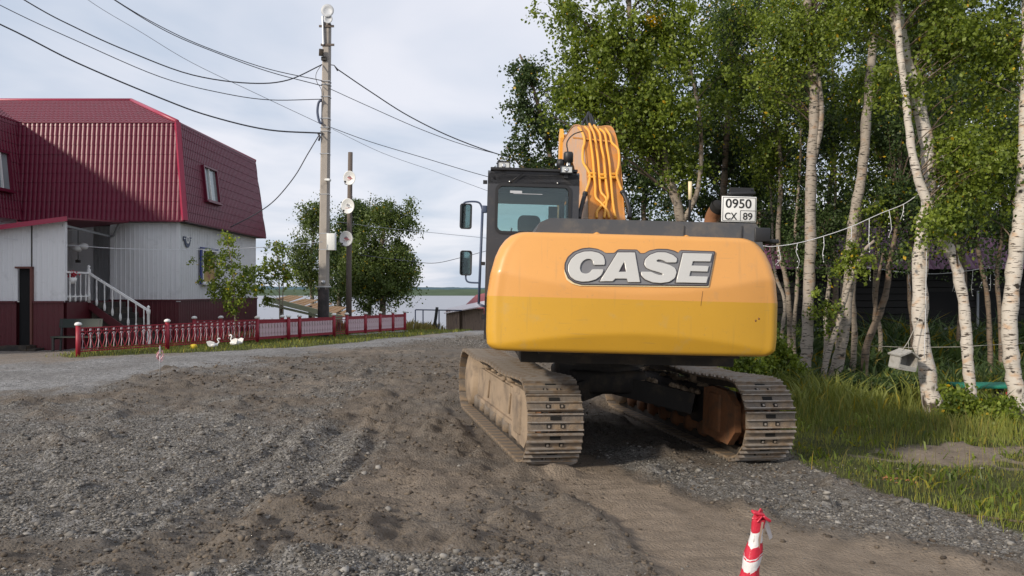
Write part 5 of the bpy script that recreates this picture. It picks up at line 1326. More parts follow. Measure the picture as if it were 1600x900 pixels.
WY = 34.0
wb = PX(546, 500, WY); zg = float(gh_base(wb.x, WY))
WP = empty('utility_pole', (wb.x, WY, zg)); tag(WP, 'shorter dark wooden pole carrying three white satellite dishes', 'utility pole')
w = MB(); w.tube([(wb.x - 0.02, WY, zg - 0.2), PX(545, 430, WY), PX(547.5, 238, WY)], [0.13, 0.12, 0.10], 12); w.build('shaft', M['wood_dark'], WP)
def dish(label, px, py, r_, faint=False):
    c = PX(px, py, WY - 0.45); root = empty('satellite_dish', c, (0, 0, R(-8))); tag(root, label, 'satellite dish', 'white satellite dishes on the wooden pole')
    w = MB(); w.lathe((0, 0, 0), [(0.0, 0.06), (r_ * 0.5, 0.045), (r_ * 0.9, 0.005), (r_, 0.0), (r_, -0.02), (r_ * 0.9, -0.01), (r_ * 0.5, 0.03), (0.0, 0.045)], 28, 0, 'y')
    for q in w.v[:]: pass
    w.v = [(x * 0.92, y, z * 1.05) for x, y, z in w.v]
    w.build('reflector', M['dish'], root, loc=(0, 0, 0))
    lg = MB(); y0 = -0.006 + 0.02
    ol = [(-0.10, 0.02), (-0.07, 0.06), (-0.02, 0.05), (0.0, 0.10), (0.04, 0.09), (0.06, 0.02), (0.13, -0.02), (0.15, -0.05), (0.05, -0.04), (-0.02, -0.05), (-0.05, -0.01), (-0.10, 0.0)]
    k = r_ / 0.32
    lg.prism([(a * k, b_ * k) for a, b_ in ol], 'y', -0.004, 0.0); l1 = lg.build('logo', M['logo_red' if not faint else 'palegrey'], root, loc=(0, 0, 0))
    g2 = MB(); g2.prism([(a * k * 0.5 - 0.01, b_ * k * 0.7 + 0.045) for a, b_ in ol], 'y', -0.008, -0.005); g2.build('logo', M['logo_grey'], root, loc=(0, 0, 0))
    g3 = MB(); g3.box((-0.03 * k, -0.003, -0.085 * k), (0.2 * k, 0.004, 0.012)); g3.build('logo', M['logo_red'], root, loc=(0, 0, 0))
    w = MB(); w.tube([(-0.12, 0.0, -r_ * 0.98), (-0.10, -0.28, -r_ * 1.0), (-0.06, -0.36, -r_ * 0.8)], 0.014, 6); w.box((-0.06, -0.36, -r_ * 0.72), (0.06, 0.1, 0.07))
    w.build('feed_arm', M['chassis'], root, loc=(0, 0, 0))
    w = MB(); w.tube([(0.0, 0.06, 0), (0.05, 0.4, -0.02)], 0.03, 6); w.build('mount', M['galv'], root, loc=(0, 0, 0))
dish('top white satellite dish on the wooden pole', 546, 278, 0.29)
dish('middle white satellite dish on the wooden pole with a fainter mark', 543.5, 322, 0.315, True)
dish('lowest white satellite dish on the wooden pole beside the cabinet', 541, 373, 0.315)

# ------------------------------------------------------------------ overhead cables
def cable(label, pts, Y0, Y1, r_, m_='cable', extra=None):
    """traced from the left/near end at depth Y0 to the right/far end at depth Y1"""
    n = len(pts); x0, x1 = pts[0][0], pts[-1][0]
    P = []
    for px, py in pts:
        t = (px - x0) / (x1 - x0); iy = 1 / Y0 + (1 / Y1 - 1 / Y0) * t
        P.append(PX(px, py, 1 / iy))
    w = MB(); P = catmull(P, 6)
    rs = [r_ * p.y / 32.0 * 1.0 for p in P]
    w.tube(P, [max(q, r_ * 0.35) for q in rs], 5)
    o = w.build('overhead_cable', M[m_], None); tag(o, label, 'cable', 'cables strung from the concrete pole'); return o
cable('thick dark twisted cable, lowest of those from the upper left', [(-260, -75), (0, 38), (120, 98), (250, 153), (330, 182), (420, 203), (500, 208)], 14, 31.8, 0.032)
cable('thin cable sagging just above the thick twisted one', [(-220, -110), (0, 8), (120, 64), (250, 120), (340, 144), (420, 156), (503, 155)], 15, 31.8, 0.018)
cable('dark cable that dips and rises again to the pole by the floodlight', [(-200, -150), (38, 0), (120, 44), (200, 80), (300, 117), (390, 130), (450, 125), (503, 101)], 15, 31.8, 0.026)
cable('upper wire of the close pair from the top edge', [(60, -85), (180, 0), (260, 46), (330, 77), (420, 108), (503, 126)], 17, 31.8, 0.018)
cable('lower wire of the close pair from the top edge', [(60, -80), (188, 6), (262, 50), (332, 80), (420, 112), (503, 134)], 17, 31.8, 0.018)
cable('faint slanting wire crossing behind the others towards the pole', [(40, -80), (135, -2), (220, 50), (300, 98), (400, 146), (500, 193)], 20, 31.8, 0.011, 'cablelight')
cable('drop cable from the hook on the concrete pole down to the house', [(360, 355), (400, 334), (430, 312), (460, 276), (480, 242), (498, 212)], 30, 31.8, 0.022)
cable('steep dark cable from the pole hook towards the excavator', [(527, 108), (580, 144), (640, 182), (710, 216), (785, 243), (860, 262)], 31.8, 52, 0.024)
cable('thin wire just below the steep dark cable', [(514, 138), (580, 168), (660, 203), (730, 228), (800, 246), (870, 262)], 31.8, 50, 0.014)
cable('wire leaving the pole level with the burgundy ridge towards the cab', [(514, 198), (580, 222), (660, 246), (740, 270), (800, 286)], 31.8, 48, 0.014)
cable('faint wire diverging below the one from the burgundy ridge level', [(520, 202), (600, 240), (680, 268), (745, 292), (800, 312)], 31.8, 46, 0.009, 'cablelight')
cable('thin pale wire strung from the annex across the white wall to the saplings', [(0, 371), (60, 379), (120, 384), (200, 389), (300, 390), (400, 387), (504, 378)], 24.7, 31.6, 0.014, 'lightwire')
cable('faint wire at cabinet height running right of the poles', [(514, 345), (600, 356), (680, 364), (760, 372)], 32, 60, 0.009, 'cablelight')
cable('low dark wire beyond the satellite dishes, just left of the mirrors', [(560, 398), (640, 408), (680, 411), (718, 403), (760, 392)], 34, 60, 0.012)

# ------------------------------------------------------------------ small things in the yard
# red-and-white taped stake
SX, SY = 1.02, 3.42
sb = Vector((SX - 0.10, SY, gz(SX, SY))); stp = PX(1186, 806, SY)
sr = empty('barrier_stake', sb); tag(sr, 'wooden stake wrapped in red and white barrier tape in the foreground', 'stake')
w = MB(); w.bar(sb, stp - Vector((0, 0, 0.02)), 0.035, 0.03); w.build('stake', M['plank'], sr)
d = stp - sb; ns = 26
for k in range(17):
    a0, a1 = k / 17, (k + 1) / 17
    w = MB(); vs = []; nn = 18
    for t in (a0 - 0.006, (a0 + a1) / 2, a1 + 0.006):
        t = min(t, 0.985); r_ = 0.050 * (1 - max(0, t - 0.62) * 1.35) + 0.004 * math.sin(t * 40)
        for j in range(nn):
            an = 2 * math.pi * j / nn
            rj = r_ * (1 + 0.10 * math.sin(3 * an + 9 * t) + 0.05 * math.sin(7 * an + 20 * t))
            sl = 0.022 * math.sin(an + 0.6)
            vs.append(sb + d * t + Vector((rj * math.cos(an), rj * math.sin(an) * 0.7, sl if 0.01 < t < 0.97 else 0)))
    w.add(vs, [(r0 * nn + j, r0 * nn + (j + 1) % nn, (r0 + 1) * nn + (j + 1) % nn, (r0 + 1) * nn + j) for r0 in range(2) for j in range(nn)], 0, True)
    w.build('tape_band', M['tapered' if k % 2 == 0 else 'tapewhite'], sr)
w = MB(); rr = random.Random(5)
for k in range(6):
    an = k * 0.9; c = stp + Vector((0.010 * math.cos(an), 0.012 * math.sin(an), rr.uniform(-0.05, 0.015)))
    w.box(c, (0.030, 0.008, 0.036), (rr.uniform(-.7, .7), rr.uniform(-.6, .6), an), bev=0.004)
w.box(stp + Vector((-0.005, 0, 0.012)), (0.055, 0.03, 0.012), (0.2, 0.25, 0.2), bev=0.004)
w.box(stp + Vector((0.032, 0.0, -0.012)), (0.045, 0.02, 0.014), (0.1, 0.6, 0.3), bev=0.004)
w.build('tape_knot', M['tapered'], sr)
w = MB(); w.add([stp + Vector((0.015, 0.01, -0.01)), stp + Vector((0.035, 0.012, -0.015)), stp + Vector((0.075, 0.05, -0.11)), stp + Vector((0.062, 0.05, -0.12))], [(0, 1, 2, 3)])
w.add([stp + Vector((0.022, 0.02, -0.012)), stp + Vector((0.042, 0.022, -0.02)), stp + Vector((0.079, 0.055, -0.112))], [(0, 1, 2)]); w.build('tape_tail', M['tapewhite'], sr)

# thin rod with a pink ribbon
rx = PX(250, 601, 15.9); rx.z = gz(rx.x, rx.y); r0 = empty('marker_rod', rx); tag(r0, 'thin metal rod with a pink ribbon standing in the gravel', 'marker')
w = MB(); w.tube([rx - Vector((0, 0, .05)), rx + Vector((0.0, 0, 0.70))], 0.009, 6); w.build('rod', M['galv'], r0)
w = MB(); rr = random.Random(8)
for k in range(12): w.box(rx + Vector((rr.uniform(-.06, .07), rr.uniform(-.04, .04), 0.52 + rr.uniform(-.13, .12))), (0.02, 0.004, 0.12), (rr.uniform(-.5, .5), rr.uniform(-.7, .7), rr.uniform(0, 3)))
w.build('ribbon', M['ribbon'], r0)

# white markers in the far grass
for i, (px, py, lab) in enumerate(((644, 522, 'short white peg in the green patch beyond the fence'), (687, 521, 'small white peg at the road edge beyond the fence'))):
    Y = 37.5; p = PX(px, py, Y); w = MB(); z0 = gz(p.x, Y); w.bar((p.x, Y, z0 - .05), (p.x + 0.06, Y, z0 + 0.30), 0.08, 0.06)
    tag(w.build('peg', M['white'], None), lab, 'peg', 'white pegs beyond the fence')

# deck of planks on the bank behind the garden
dk = empty('timber_deck', (-9.8, 36.2, 0.3)); tag(dk, 'sloping timber deck of new orange planks on a greenish beam behind the garden', 'deck')
w = MB(); w.bar(PX(412, 466, 35.5), PX(535, 497, 35.5), 0.12, 0.22); w.build('beam', M['palewood'], dk); w = MB(); w.bar(PX(412, 474, 35.6), PX(535, 503, 35.6), 0.1, 0.10); w.build('beam', M['palewood'], dk)
a0 = PX(428, 467, 36.2); a1 = PX(540, 495, 36.2); ss = (a1 - a0); n_ = 14
for k in range(n_):
    p = a0 + ss * ((k + 0.5) / n_); w = MB(); w.bar(p + Vector((0, -0.4, 0)), p + Vector((-0.05, 2.6, 0.16 + 0.04 * (k % 3))), ss.length / n_ - 0.015, 0.045); w.build('plank', M['newplank'], dk)
for q in (0.1, 0.5, 0.9):
    w = MB(); p = a0 + ss * q; w.box((p.x, 36.3, p.z / 2 - 0.35), (0.14, 0.14, abs(p.z) + 0.9))
    w.build('deck_post', M['wood_dark'], dk)

# shed, hut and pipe frame at the end of the road
sh = empty('shed', (-2.6, 42, -0.3)); tag(sh, 'small weathered plank shed with a pale sheet roof at the end of the road', 'shed')
x0, x1 = PX(697, 500, 42).x, PX(752, 500, 42).x; xm = PX(718, 500, 42).x
for k in range(6):
    a = x0 + (xm - x0) * k / 6; w = MB(); w.box((a + 0.055, 42 + (k % 2) * 0.02, 0.28), (0.105, 0.03, 1.15 - 0.02 * (k % 3))); w.build('plank', M['plank'], sh)
for k in range(9):
    a = xm + 0.14 + (x1 - xm) * k / 9; w = MB(); w.box((a + 0.06, 42.3 - (k % 2) * 0.02, 0.32), (0.115, 0.03, 1.3)); w.build('plank', M['plank'], sh)
w = MB(); w.box(((x0 + x1) / 2, 43.8, 0.3), (x1 - x0 - 0.05, 0.05, 1.2)); w.box((x0 + 0.04, 42.9, 0.28), (0.04, 1.8, 1.15)); w.build('back_wall', M['plank'], sh)
w = MB(); za = PX(695, 489, 42).z; zb_ = PX(752, 478, 42).z
w.add([(x0 - 0.1, 41.8, za), (x1 + 0.6, 41.8, zb_ + .1), (x1 + 0.6, 44, zb_ + 0.35), (x0 - 0.1, 44, za + 0.2), (x0 - 0.1, 41.8, za - 0.04), (x1 + 0.6, 41.8, zb_ + .03), (x1 + 0.6, 44, zb_ + 0.3), (x0 - 0.1, 44, za + 0.15)],
      [(0, 1, 2, 3), (4, 7, 6, 5), (0, 4, 5, 1), (1, 5, 6, 2), (2, 6, 7, 3), (3, 7, 4, 0)]); w.build('roof', M['metalroof'], sh)
hb = empty('hut', (0, 56, -4)); tag(hb, 'red-roofed hut down by the river behind the plank shed', 'hut')
w = MB(); xa = PX(719, 480, 56).x; w.box((xa + 2.6, 58, -2.1), (5.0, 4, 4.6)); w.build('wall', M['plank'], hb)
w = MB(); e_ = PX(718, 481, 56); r_ = PX(742, 463, 56)
w.add([(e_.x - .1, 55.6, e_.z - 0.3), (e_.x + 5.4, 55.6, e_.z - 0.3), (e_.x + 4.2, 58, r_.z + .7), (r_.x, 58, r_.z + .1), (e_.x - .1, 60.6, e_.z - 0.3), (e_.x + 5.4, 60.6, e_.z - 0.3)], [(0, 1, 2, 3), (0, 3, 4), (3, 2, 5, 4), (1, 5, 2), (0, 4, 5, 1)])
w.build('roof', M['pinkroof'], hb)
w = MB(); w.bar((e_.x - .12, 55.58, e_.z - .34), (e_.x + 5.4, 55.58, e_.z - .34), 0.1, 0.3); w.build('fascia', M['trimred'], hb)
pf = empty('pipe_frame', PX(650, 515, 41)); tag(pf, 'thin metal pipe frame against the water left of the plank shed', 'frame')
w = MB(); Yp = 41.0
w.tube([PX(649, 484, Yp), PX(722, 485, Yp)], 0.035, 6); w.build('top_pipe', M['bluegrey'], pf)
for q in (649, 661, 686):
    w = MB(); p = PX(q, 484, Yp); w.tube([p, (p.x, Yp, gz(p.x, Yp) - .05)], 0.035, 6); w.build('pipe_post', M['bluegrey'], pf)
w = MB(); w.tube(catmull([PX(683, 480, Yp - .3), PX(681, 495, Yp - .3), PX(680, 505, Yp - .3), PX(684, 513, Yp - .3), PX(689, 516, Yp - .3)], 4), 0.08, 7)
w.tube([PX(680, 500, Yp - .3), PX(675, 513, Yp - .3)], 0.05, 6)
o = w.build('bent_pipe', M['black'], None); tag(o, 'black bent pipe leaning at the pipe frame', 'pipe')

# ------------------------------------------------------------------ building behind the birches, tree shade put into its dark boards
BB = empty('building', (9, 24.6, -0.2)); tag(BB, 'dark boarded building with a mauve roof behind the birches', 'building')
def bp_(name, mb, m, parent=BB, recalc=True): return mb.build(name, m, parent, org=BB.location, recalc=recalc)
BYF = 24.6; bx0, bx1 = 7.2, 26.0
w = MB(); w.box(((bx0 + bx1) / 2, BYF + 4, 1.2), (bx1 - bx0, 7.9, 3.0)); bp_('wall', w, M['board'])
w = MB()
for k in range(14):
    z_ = -0.3 + k * 0.21
    w.box(((bx0 + bx1) / 2, BYF - 0.0, z_ + 0.1), (bx1 - bx0 + 0.06, 0.10 + 0.0, 0.185), (R(-7), 0, 0))
bp_('siding_boards', w, M['board'])['kind'] = 'stuff'
w = MB(); zt_ = 4.6
corr(w, (bx0 - 0.5, BYF - 0.6, 2.55), (1, 0, 0), (0, 2.2, zt_ - 2.55), [(0, 0), (bx1 - bx0 + 1, 0), (bx1 - bx0 + 1, 3.0), (0, 3.0)], 0.22, 0.03, 0, 0)
w.add([(bx0 - .5, BYF + 8.6, 2.55), (bx1 + .5, BYF + 8.6, 2.55), (bx1 + .5, BYF + 1.6, zt_), (bx0 - .5, BYF + 1.6, zt_)], [(0, 1, 2, 3)])
w.add([(bx0 - .3, BYF - 0.5, 2.55), (bx0 - .3, BYF + 8.6, 2.55), (bx0 - .3, BYF + 1.6, zt_)], [(0, 1, 2)])
bp_('roof', w, M['mauve'], recalc=False)
for px in (1290, 1468, 1552):
    x_ = (px - 800) / F * BYF; w = MB(); w.box((x_, BYF - 0.06, 1.30), (1.05, 0.08, 1.15)); wo = bp_('window', w, M['doordark'])
    w = MB(); w.box((x_, BYF - 0.12, 0.70), (1.3, 0.2, 0.10)); w.parent = None; bp_('sill', w, M['sillgrey'], wo)
    w = MB(); w.box((x_ - 0.55, BYF - 0.10, 1.30), (0.06, 0.06, 1.2)); w.box((x_ + 0.55, BYF - 0.10, 1.30), (0.06, 0.06, 1.2)); bp_('frame', w, M['sillgrey'], wo)

# icicle light strings between the trees
def garland(label, pts, Y, drops, rng_, m_='lightwire', r_=0.007):
    P = catmull([PX(a, b_, Y) for a, b_ in pts], 6); root = empty('light_string', P[0]); tag(root, label, 'light string', 'icicle light strings among the birches')
    w = MB(); w.tube(P, r_, 5); w.build('wire', M[m_], root)
    for q, ln in drops:
        i = int(q * (len(P) - 1)); p = P[i]; L = ln * Y / F; w = MB()
        w.tube([p, p + Vector((0.03 * rng_.uniform(-1, 1), 0, -L * 0.35)), p + Vector((0.05 * rng_.uniform(-1, 1), 0, -L * 0.7)), p + Vector((0.05 * rng_.uniform(-1, 1), 0.02, -L))], r_ * 0.8, 4)
        for s in (0.25, 0.5, 0.75, 1.0): w.lathe(p + Vector((0, 0, -L * s)), [(0.0, -0.014), (r_ * 1.7, 0), (0.0, 0.014)], 5)
        w.build('dropper', M[m_], root)
rr = random.Random(2)
garland('icicle light string rising from behind the counterweight to the crossing birch', [(1190, 384), (1210, 385), (1255, 378), (1320, 358), (1375, 334), (1412, 319), (1440, 300)], 13.6,
        [(0.22, 30), (0.32, 38), (0.44, 40), (0.53, 22), (0.62, 52), (0.73, 42), (0.86, 24)], rr)
garland('fainter light string across the dark wall behind the thick birch', [(1340, 415), (1400, 424), (1460, 428), (1520, 422), (1546, 416), (1600, 405)], 18.5,
        [(0.08, 20), (0.27, 34), (0.5, 30), (0.62, 40), (0.72, 30), (0.78, 60), (0.82, 38), (0.86, 30), (0.9, 60), (0.95, 44)], rr, 'palegrey', 0.008)
w = MB(); w.tube([PX(1350, 540, 17.2), PX(1420, 543, 16.5), PX(1500, 542, 16), PX(1600, 536, 15)], 0.006, 4); tag(w.build('washing_line', M['cordgrey'], None), 'thin cord strung low between the birch trunks', 'cord')
w = MB(); c = PX(1446, 300, 13.1); w.tube(catmull([PX(1449, 350, 13.1), PX(1447, 430, 13.12), PX(1446, 500, 13.12), PX(1444, 560, 13.1)], 4), 0.006, 4); tag(w.build('hanging_cord', M['lightwire'], None), 'white cord running down the thick white birch', 'cord')

# hanging feeder box
fc = PX(1412, 563, 13.0); fd = empty('feeder_box', fc, (R(4), R(9), R(12))); tag(fd, 'white home-made feeder box hanging on cords left of the thick birch', 'bird feeder')
w = MB(); w.box(fc + Vector((0, 0, -0.14)), (0.31, 0.26, 0.03)); w.box(fc + Vector((0, -0.12, -0.10)), (0.31, 0.02, 0.05), (0, 0.06, 0)); w.build('floor', M['boxwhite'], fd)
w = MB()
for sx in (-1, 1): w.box(fc + Vector((sx * 0.16, 0, -0.02)), (0.02, 0.25, 0.24))
w.box(fc + Vector((0, 0.12, -0.02)), (0.32, 0.02, 0.24)); w.build('side', M['boxwhite'], fd)
w = MB(); w.box(fc + Vector((-0.09, 0, 0.12)), (0.24, 0.32, 0.025), (0, R(-28), 0)); w.box(fc + Vector((0.09, 0, 0.12)), (0.24, 0.32, 0.025), (0, R(28), 0)); w.build('roof', M['boxwhite'], fd)
w = MB(); hook = PX(1438, 460, 13.1)
for sx in (-1, 1): w.tube([fc + Vector((sx * 0.08, 0, 0.12)), fc + Vector((0.02, 0, 0.32)), hook], 0.007, 4)
w.build('cord', M['cordgrey'], fd)

# teal board on trestles with junk under it
tc_ = PX(1540, 602, 13.9); zt_ = tc_.z; zg = gz(tc_.x, 13.9)
tb = empty('table', (tc_.x, 13.9, zg)); tag(tb, 'low table with a teal board top between the two right-hand birches', 'table')
w = MB(); w.box((tc_.x, 13.9, zt_), (1.05, 0.6, 0.05), bev=0.01); w.build('tabletop', M['teal'], tb)
for sx in (-1, 1):
    for sy in (-1, 1):
        w = MB(); w.box((tc_.x + sx * 0.42, 13.9 + sy * 0.22, (zt_ + zg) / 2 - 0.04), (0.05, 0.05, zt_ - zg)); w.build('leg', M['wood_dark'], tb)
w = MB(); w.box((tc_.x + 0.05, 13.95, zg + 0.1), (0.5, 0.3, 0.22), (0, 0, 0.2), bev=0.02); w.box((tc_.x + 0.22, 13.8, zg + 0.27), (0.22, 0.16, 0.12), (0, 0.2, 0.5), bev=0.02)
tag(w.build('crate', M['chassis'], None), 'dark crate under the teal table', 'crate')
w = MB(); w.lathe((tc_.x + 0.28, 13.68, zg + 0.30), [(0.02, -0.05), (0.06, -0.04), (0.06, 0.04), (0.02, 0.05)], 10); tag(w.build('can', M['flower'], None), 'small red can lying on the dark crate under the table', 'can')
# fallen branches and a torn bit of orange leaf litter at the grass edge
w = MB(); w.tube([(4.05, 7.0, gz(4.05, 7.0) + .015), (4.5, 6.75, gz(4.5, 6.75) + .02), (5.0, 6.45, gz(5.0, 6.45) + .02)], [0.012, 0.014, 0.008], 5)
tag(w.build('fallen_branch', M['twig'], None), 'thin dark branch lying on the gravel at lower right', 'branch')
w = MB(); rr = random.Random(4)
for k in range(26):
    x_, y_ = 4.05 + rr.gauss(0, 0.10), 8.25 + rr.gauss(0, 0.06); w.box((x_, y_, gz(x_, y_) + 0.012), (0.05, 0.012, 0.004), (rr.uniform(-.4, .4), rr.uniform(-.4, .4), rr.uniform(0, 3)))
tag(w.build('leaf_litter', mat('rusty_litter', (0.40, 0.17, 0.08), 0.8, var=0.3), None), None, None, None, 'stuff')

# ------------------------------------------------------------------ the excavator
EXP = Vector((1.15, 10.2, -0.015)); ROLL = R(1.5); YU = R(2.0); YT = R(12.3); TO = Vector((-0.01, 0.58, 0.0))
EX = empty('excavator', EXP, (0, ROLL, 0)); tag(EX, 'orange and yellow crawler excavator seen from behind with a large lettered counterweight', 'excavator')
MR = Matrix.Rotation(ROLL, 3, 'Y'); MRi = MR.inverted(); MU = Matrix.Rotation(YU, 3, 'Z'); MUi = MU.inverted(); MT = Matrix.Rotation(YT, 3, 'Z'); MTi = MT.inverted()
def fU(p): return MU @ Vector(p)
def fT(p): return MT @ Vector(p) + TO
def U_(px, py, Y): return MUi @ (MRi @ (PX(px, py, Y) - EXP))
def T_(px, py, Y): return MTi @ (MRi @ (PX(px, py, Y) - EXP) - TO)
def up(name, mb, m, parent=EX, recalc=True): return mb.build(name, m, parent, loc=(0, 0, 0), xf=fU, recalc=recalc)
def tpart(name, mb, m, parent=EX, recalc=True): return mb.build(name, m, parent, loc=(0, 0, 0), xf=fT, recalc=recalc)

# counterweight surface
CZ0, CZ1, CSPL, HW = 1.30, 2.455, 1.825, 1.43
CXC = -0.10
def hw_at(z):
    v = (CZ1 - z) / (CZ1 - CZ0)
    return HW - float(np.interp(v, [0, .03, .07, .13, .22, .36, .55, .85, .95, .985, 1.0], [.30, .22, .165, .115, .07, .028, 0.0, 0.0, .012, .05, .09]))
def crease_u(x): t = min(1, abs(x) / HW); return 1.885 + 0.21 * t ** 1.6
def crease_l(x): t = min(1, abs(x) / HW); return 1.50 - 0.17 * t ** 1.8
def rear_y(x, z):
    t = min(1.0, abs(x) / HW)
    y = -2.75 + 0.13 * t * t + 0.05 * t ** 6
    cu, cl = crease_u(x), crease_l(x)
    def soft(q, k=0.010): return 0.5 * (q + math.sqrt(q * q + k * k))
    y += 0.30 * soft(z - cu) + 0.40 * soft(cl - z)
    e_ = CZ1 - z
    if e_ < 0.05: y += 0.05 - math.sqrt(max(0, 0.05 ** 2 - (0.05 - e_) ** 2))
    e_ = z - CZ0
    if e_ < 0.04: y += 0.04 - math.sqrt(max(0, 0.04 ** 2 - (0.04 - e_) ** 2))
    return y
def plan(z):
    w_ = hw_at(z); c = 0.13; pts = []
    n_ = 56
    for i in range(n_ + 1):
        x = -(w_ - c) + 2 * (w_ - c) * i / n_; pts.append((x, rear_y(x, z)))
    yr = pts[-1][1]; right = []
    for k in range(1, 9):
        a = math.pi / 2 * k / 8; right.append((w_ - c + c * math.sin(a), yr + c * 1.1 * (1 - math.cos(a))))
    for y in (-2.3, -2.0, -1.65): right.append((w_ - 0.002 * (y + 2.6), y))
    left = [(-x, y) for x, y in right][::-1]
    return [(x + CXC, y) for x, y in left + pts + right]
zs = sorted(set([CZ0, CZ0 + .006, CZ0 + .016, CZ0 + .03, CZ0 + .045] + list(np.linspace(CZ0 + .06, CSPL, 26)) + list(np.linspace(CSPL, CZ1 - .06, 30)) + [CZ1 - .05, CZ1 - .035, CZ1 - .02, CZ1 - .01, CZ1 - .003, CZ1]))
rows = [plan(z) for z in zs]; nc = len(rows[0])
def cw_mesh(zlist, rws, close_top, close_bot):
    w = MB(); vs = [(x, y, z) for z, r_ in zip(zlist, rws) for x, y in r_]
    w.add(vs, [(i * nc + j, i * nc + j + 1, (i + 1) * nc + j + 1, (i + 1) * nc + j) for i in range(len(zlist) - 1) for j in range(nc - 1)], 0, True)
    if close_top: w.add([vs[(len(zlist) - 1) * nc + j] for j in range(nc)], [tuple(range(nc))])
    if close_bot: w.add([vs[j] for j in range(nc)], [tuple(range(nc - 1, -1, -1))])
    return w
ks = min(range(len(zs)), key=lambda i: abs(zs[i] - CSPL))
w = cw_mesh(zs[:ks + 1], rows[:ks + 1], False, True)
w.add(cw_mesh(zs[ks:], rows[ks:], True, False).v, [[q for q in f] for f in cw_mesh(zs[ks:], rows[ks:], True, False).f], 1, True)
for i, f in enumerate(w.f):
    if len(f) > 6: w.s[i] = False
CW = up('counterweight', w, [M['yellow'], M['orange']], recalc=True)
w = MB()        # small marks, seam, dents
def cwp(px, py, off=0.0):
    Y = 7.5
    for _ in range(4):
        p = U_(px, py, Y); y = rear_y(p.x - CXC, p.z) - off
        Y += (y - p.y) * 0.98
    p = U_(px, py, Y); return Vector((p.x, rear_y(p.x - CXC, p.z) - off, p.z))
a, c = cwp(1098, 455, .001), cwp(1095, 478, .001)
w.bar(a, c, 0.003, 0.003); 
for q in ((1185, 498), (1180, 501)): w.lathe(cwp(*q, -0.004), [(0.0, -0.008), (0.012, -0.004), (0.013, 0.004)], 8, 0, 'y')
up('seam', w, M['rust'], CW)
w = MB()
for px in (935, 1076): p = cwp(px, 362); w.lathe((p.x, p.y + 0.10, CZ1 - 0.01), [(0.035, 0), (0.035, 0.02), (0.0, 0.035)], 12)
up('lifting_plug', w, M['orange'], CW)

# the lettering: plates following the surface
def surf_plate(name, outline, holes, off0, off1, m, parent, smooth_bevel=0.0):
    """outline in pixels of the photograph -> slab between the offsets off0 and off1 above the counterweight"""
    def P2(c): p = cwp(840 + c[0] / 5.3333, 360 + c[1] / 5.3333); return (p.x, p.z)
    loops = [[P2(c) for c in outline]] + [[P2(c) for c in h] for h in holes]
    cu = bpy.data.curves.new('tmp', 'CURVE'); cu.dimensions = '2D'; cu.fill_mode = 'BOTH'
    for lp in loops:
        s = cu.splines.new('POLY'); s.points.add(len(lp) - 1); s.use_cyclic_u = True
        for i, q in enumerate(lp): s.points[i].co = (q[0], q[1], 0, 1)
    cu.extrude = 0.5 * (off1 - off0); cu.bevel_depth = smooth_bevel; cu.bevel_resolution = 1; cu.offset = -smooth_bevel
    o = bpy.data.objects.new('tmp', cu); COL.objects.link(o)
    dg = bpy.context.evaluated_depsgraph_get(); me = bpy.data.meshes.new_from_object(o.evaluated_get(dg))
    bpy.data.objects.remove(o); bpy.data.curves.remove(cu)
    bm = bmesh.new(); bm.from_mesh(me); bpy.data.meshes.remove(me)
    xs = [v.co.x for v in bm.verts]; x = min(xs) + 0.06
    while x < max(xs):
        bmesh.ops.bisect_plane(bm, geom=bm.verts[:] + bm.edges[:] + bm.faces[:], plane_co=(x, 0, 0), plane_no=(1, 0, 0)); x += 0.06
    ys_ = [v.co.y for v in bm.verts]; y = min(ys_) + 0.08
    while y < max(ys_):
        bmesh.ops.bisect_plane(bm, geom=bm.verts[:] + bm.edges[:] + bm.faces[:], plane_co=(0, y, 0), plane_no=(0, 1, 0)); y += 0.08
    mid = 0.5 * (off0 + off1)
    for v in bm.verts:
        x, z, h = v.co.x, v.co.y, v.co.z
        v.co = fU((x, rear_y(x - CXC, z) - (mid + h), z))
    bmesh.ops.recalc_face_normals(bm, faces=bm.faces)
    me = bpy.data.meshes.new(name); bm.to_mesh(me); bm.free(); me.materials.append(m)
    return link(bpy.data.objects.new(name, me), parent)
def rnd(pts, n=3):
    """round an outline a little (closed Catmull-Rom over marked points is too loose for letters, so corner-cut)"""
    for _ in range(n):
        out_ = []
        for i in range(len(pts)):
            a, b_ = pts[i], pts[(i + 1) % len(pts)]
            L = math.hypot(a[0] - b_[0], a[1] - b_[1]); q = min(0.25, 7.0 / max(L, 1e-6))
            out_ += [(a[0] + (b_[0] - a[0]) * q, a[1] + (b_[1] - a[1]) * q), (b_[0] - (b_[0] - a[0]) * q, b_[1] - (b_[1] - a[1]) * q)]
        pts = out_
    return pts
plate = [(222, 330), (224, 275), (248, 222), (296, 178), (365, 150), (430, 143), (495, 153), (540, 172), (562, 188), (638, 188), (668, 158), (828, 160), (848, 190), (888, 190), (930, 166), (1000, 153), (1080, 155), (1140, 170), (1172, 188), (1186, 164), (1476, 174), (1462, 250), (1420, 462), (360, 452), (300, 436), (250, 400)]
ctr = (820, 310)
lip = [(222 - 2, 345), (226, 300), (260, 240), (640, 196), (1150, 196), (1474, 188), (1466, 262), (1426, 474), (350, 462), (290, 446), (240, 412)]
C_ = [(460, 290), (556, 290), (557, 250), (543, 213), (505, 188), (445, 175), (380, 178), (320, 200), (277, 240), (251, 290), (250, 340), (270, 388), (312, 418), (365, 430), (425, 427), (482, 410), (524, 378), (542, 345), (546, 324), (450, 324), (438, 346), (412, 360), (382, 360), (358, 346), (349, 318), (356, 284), (377, 255), (407, 240), (438, 241), (456, 256)]
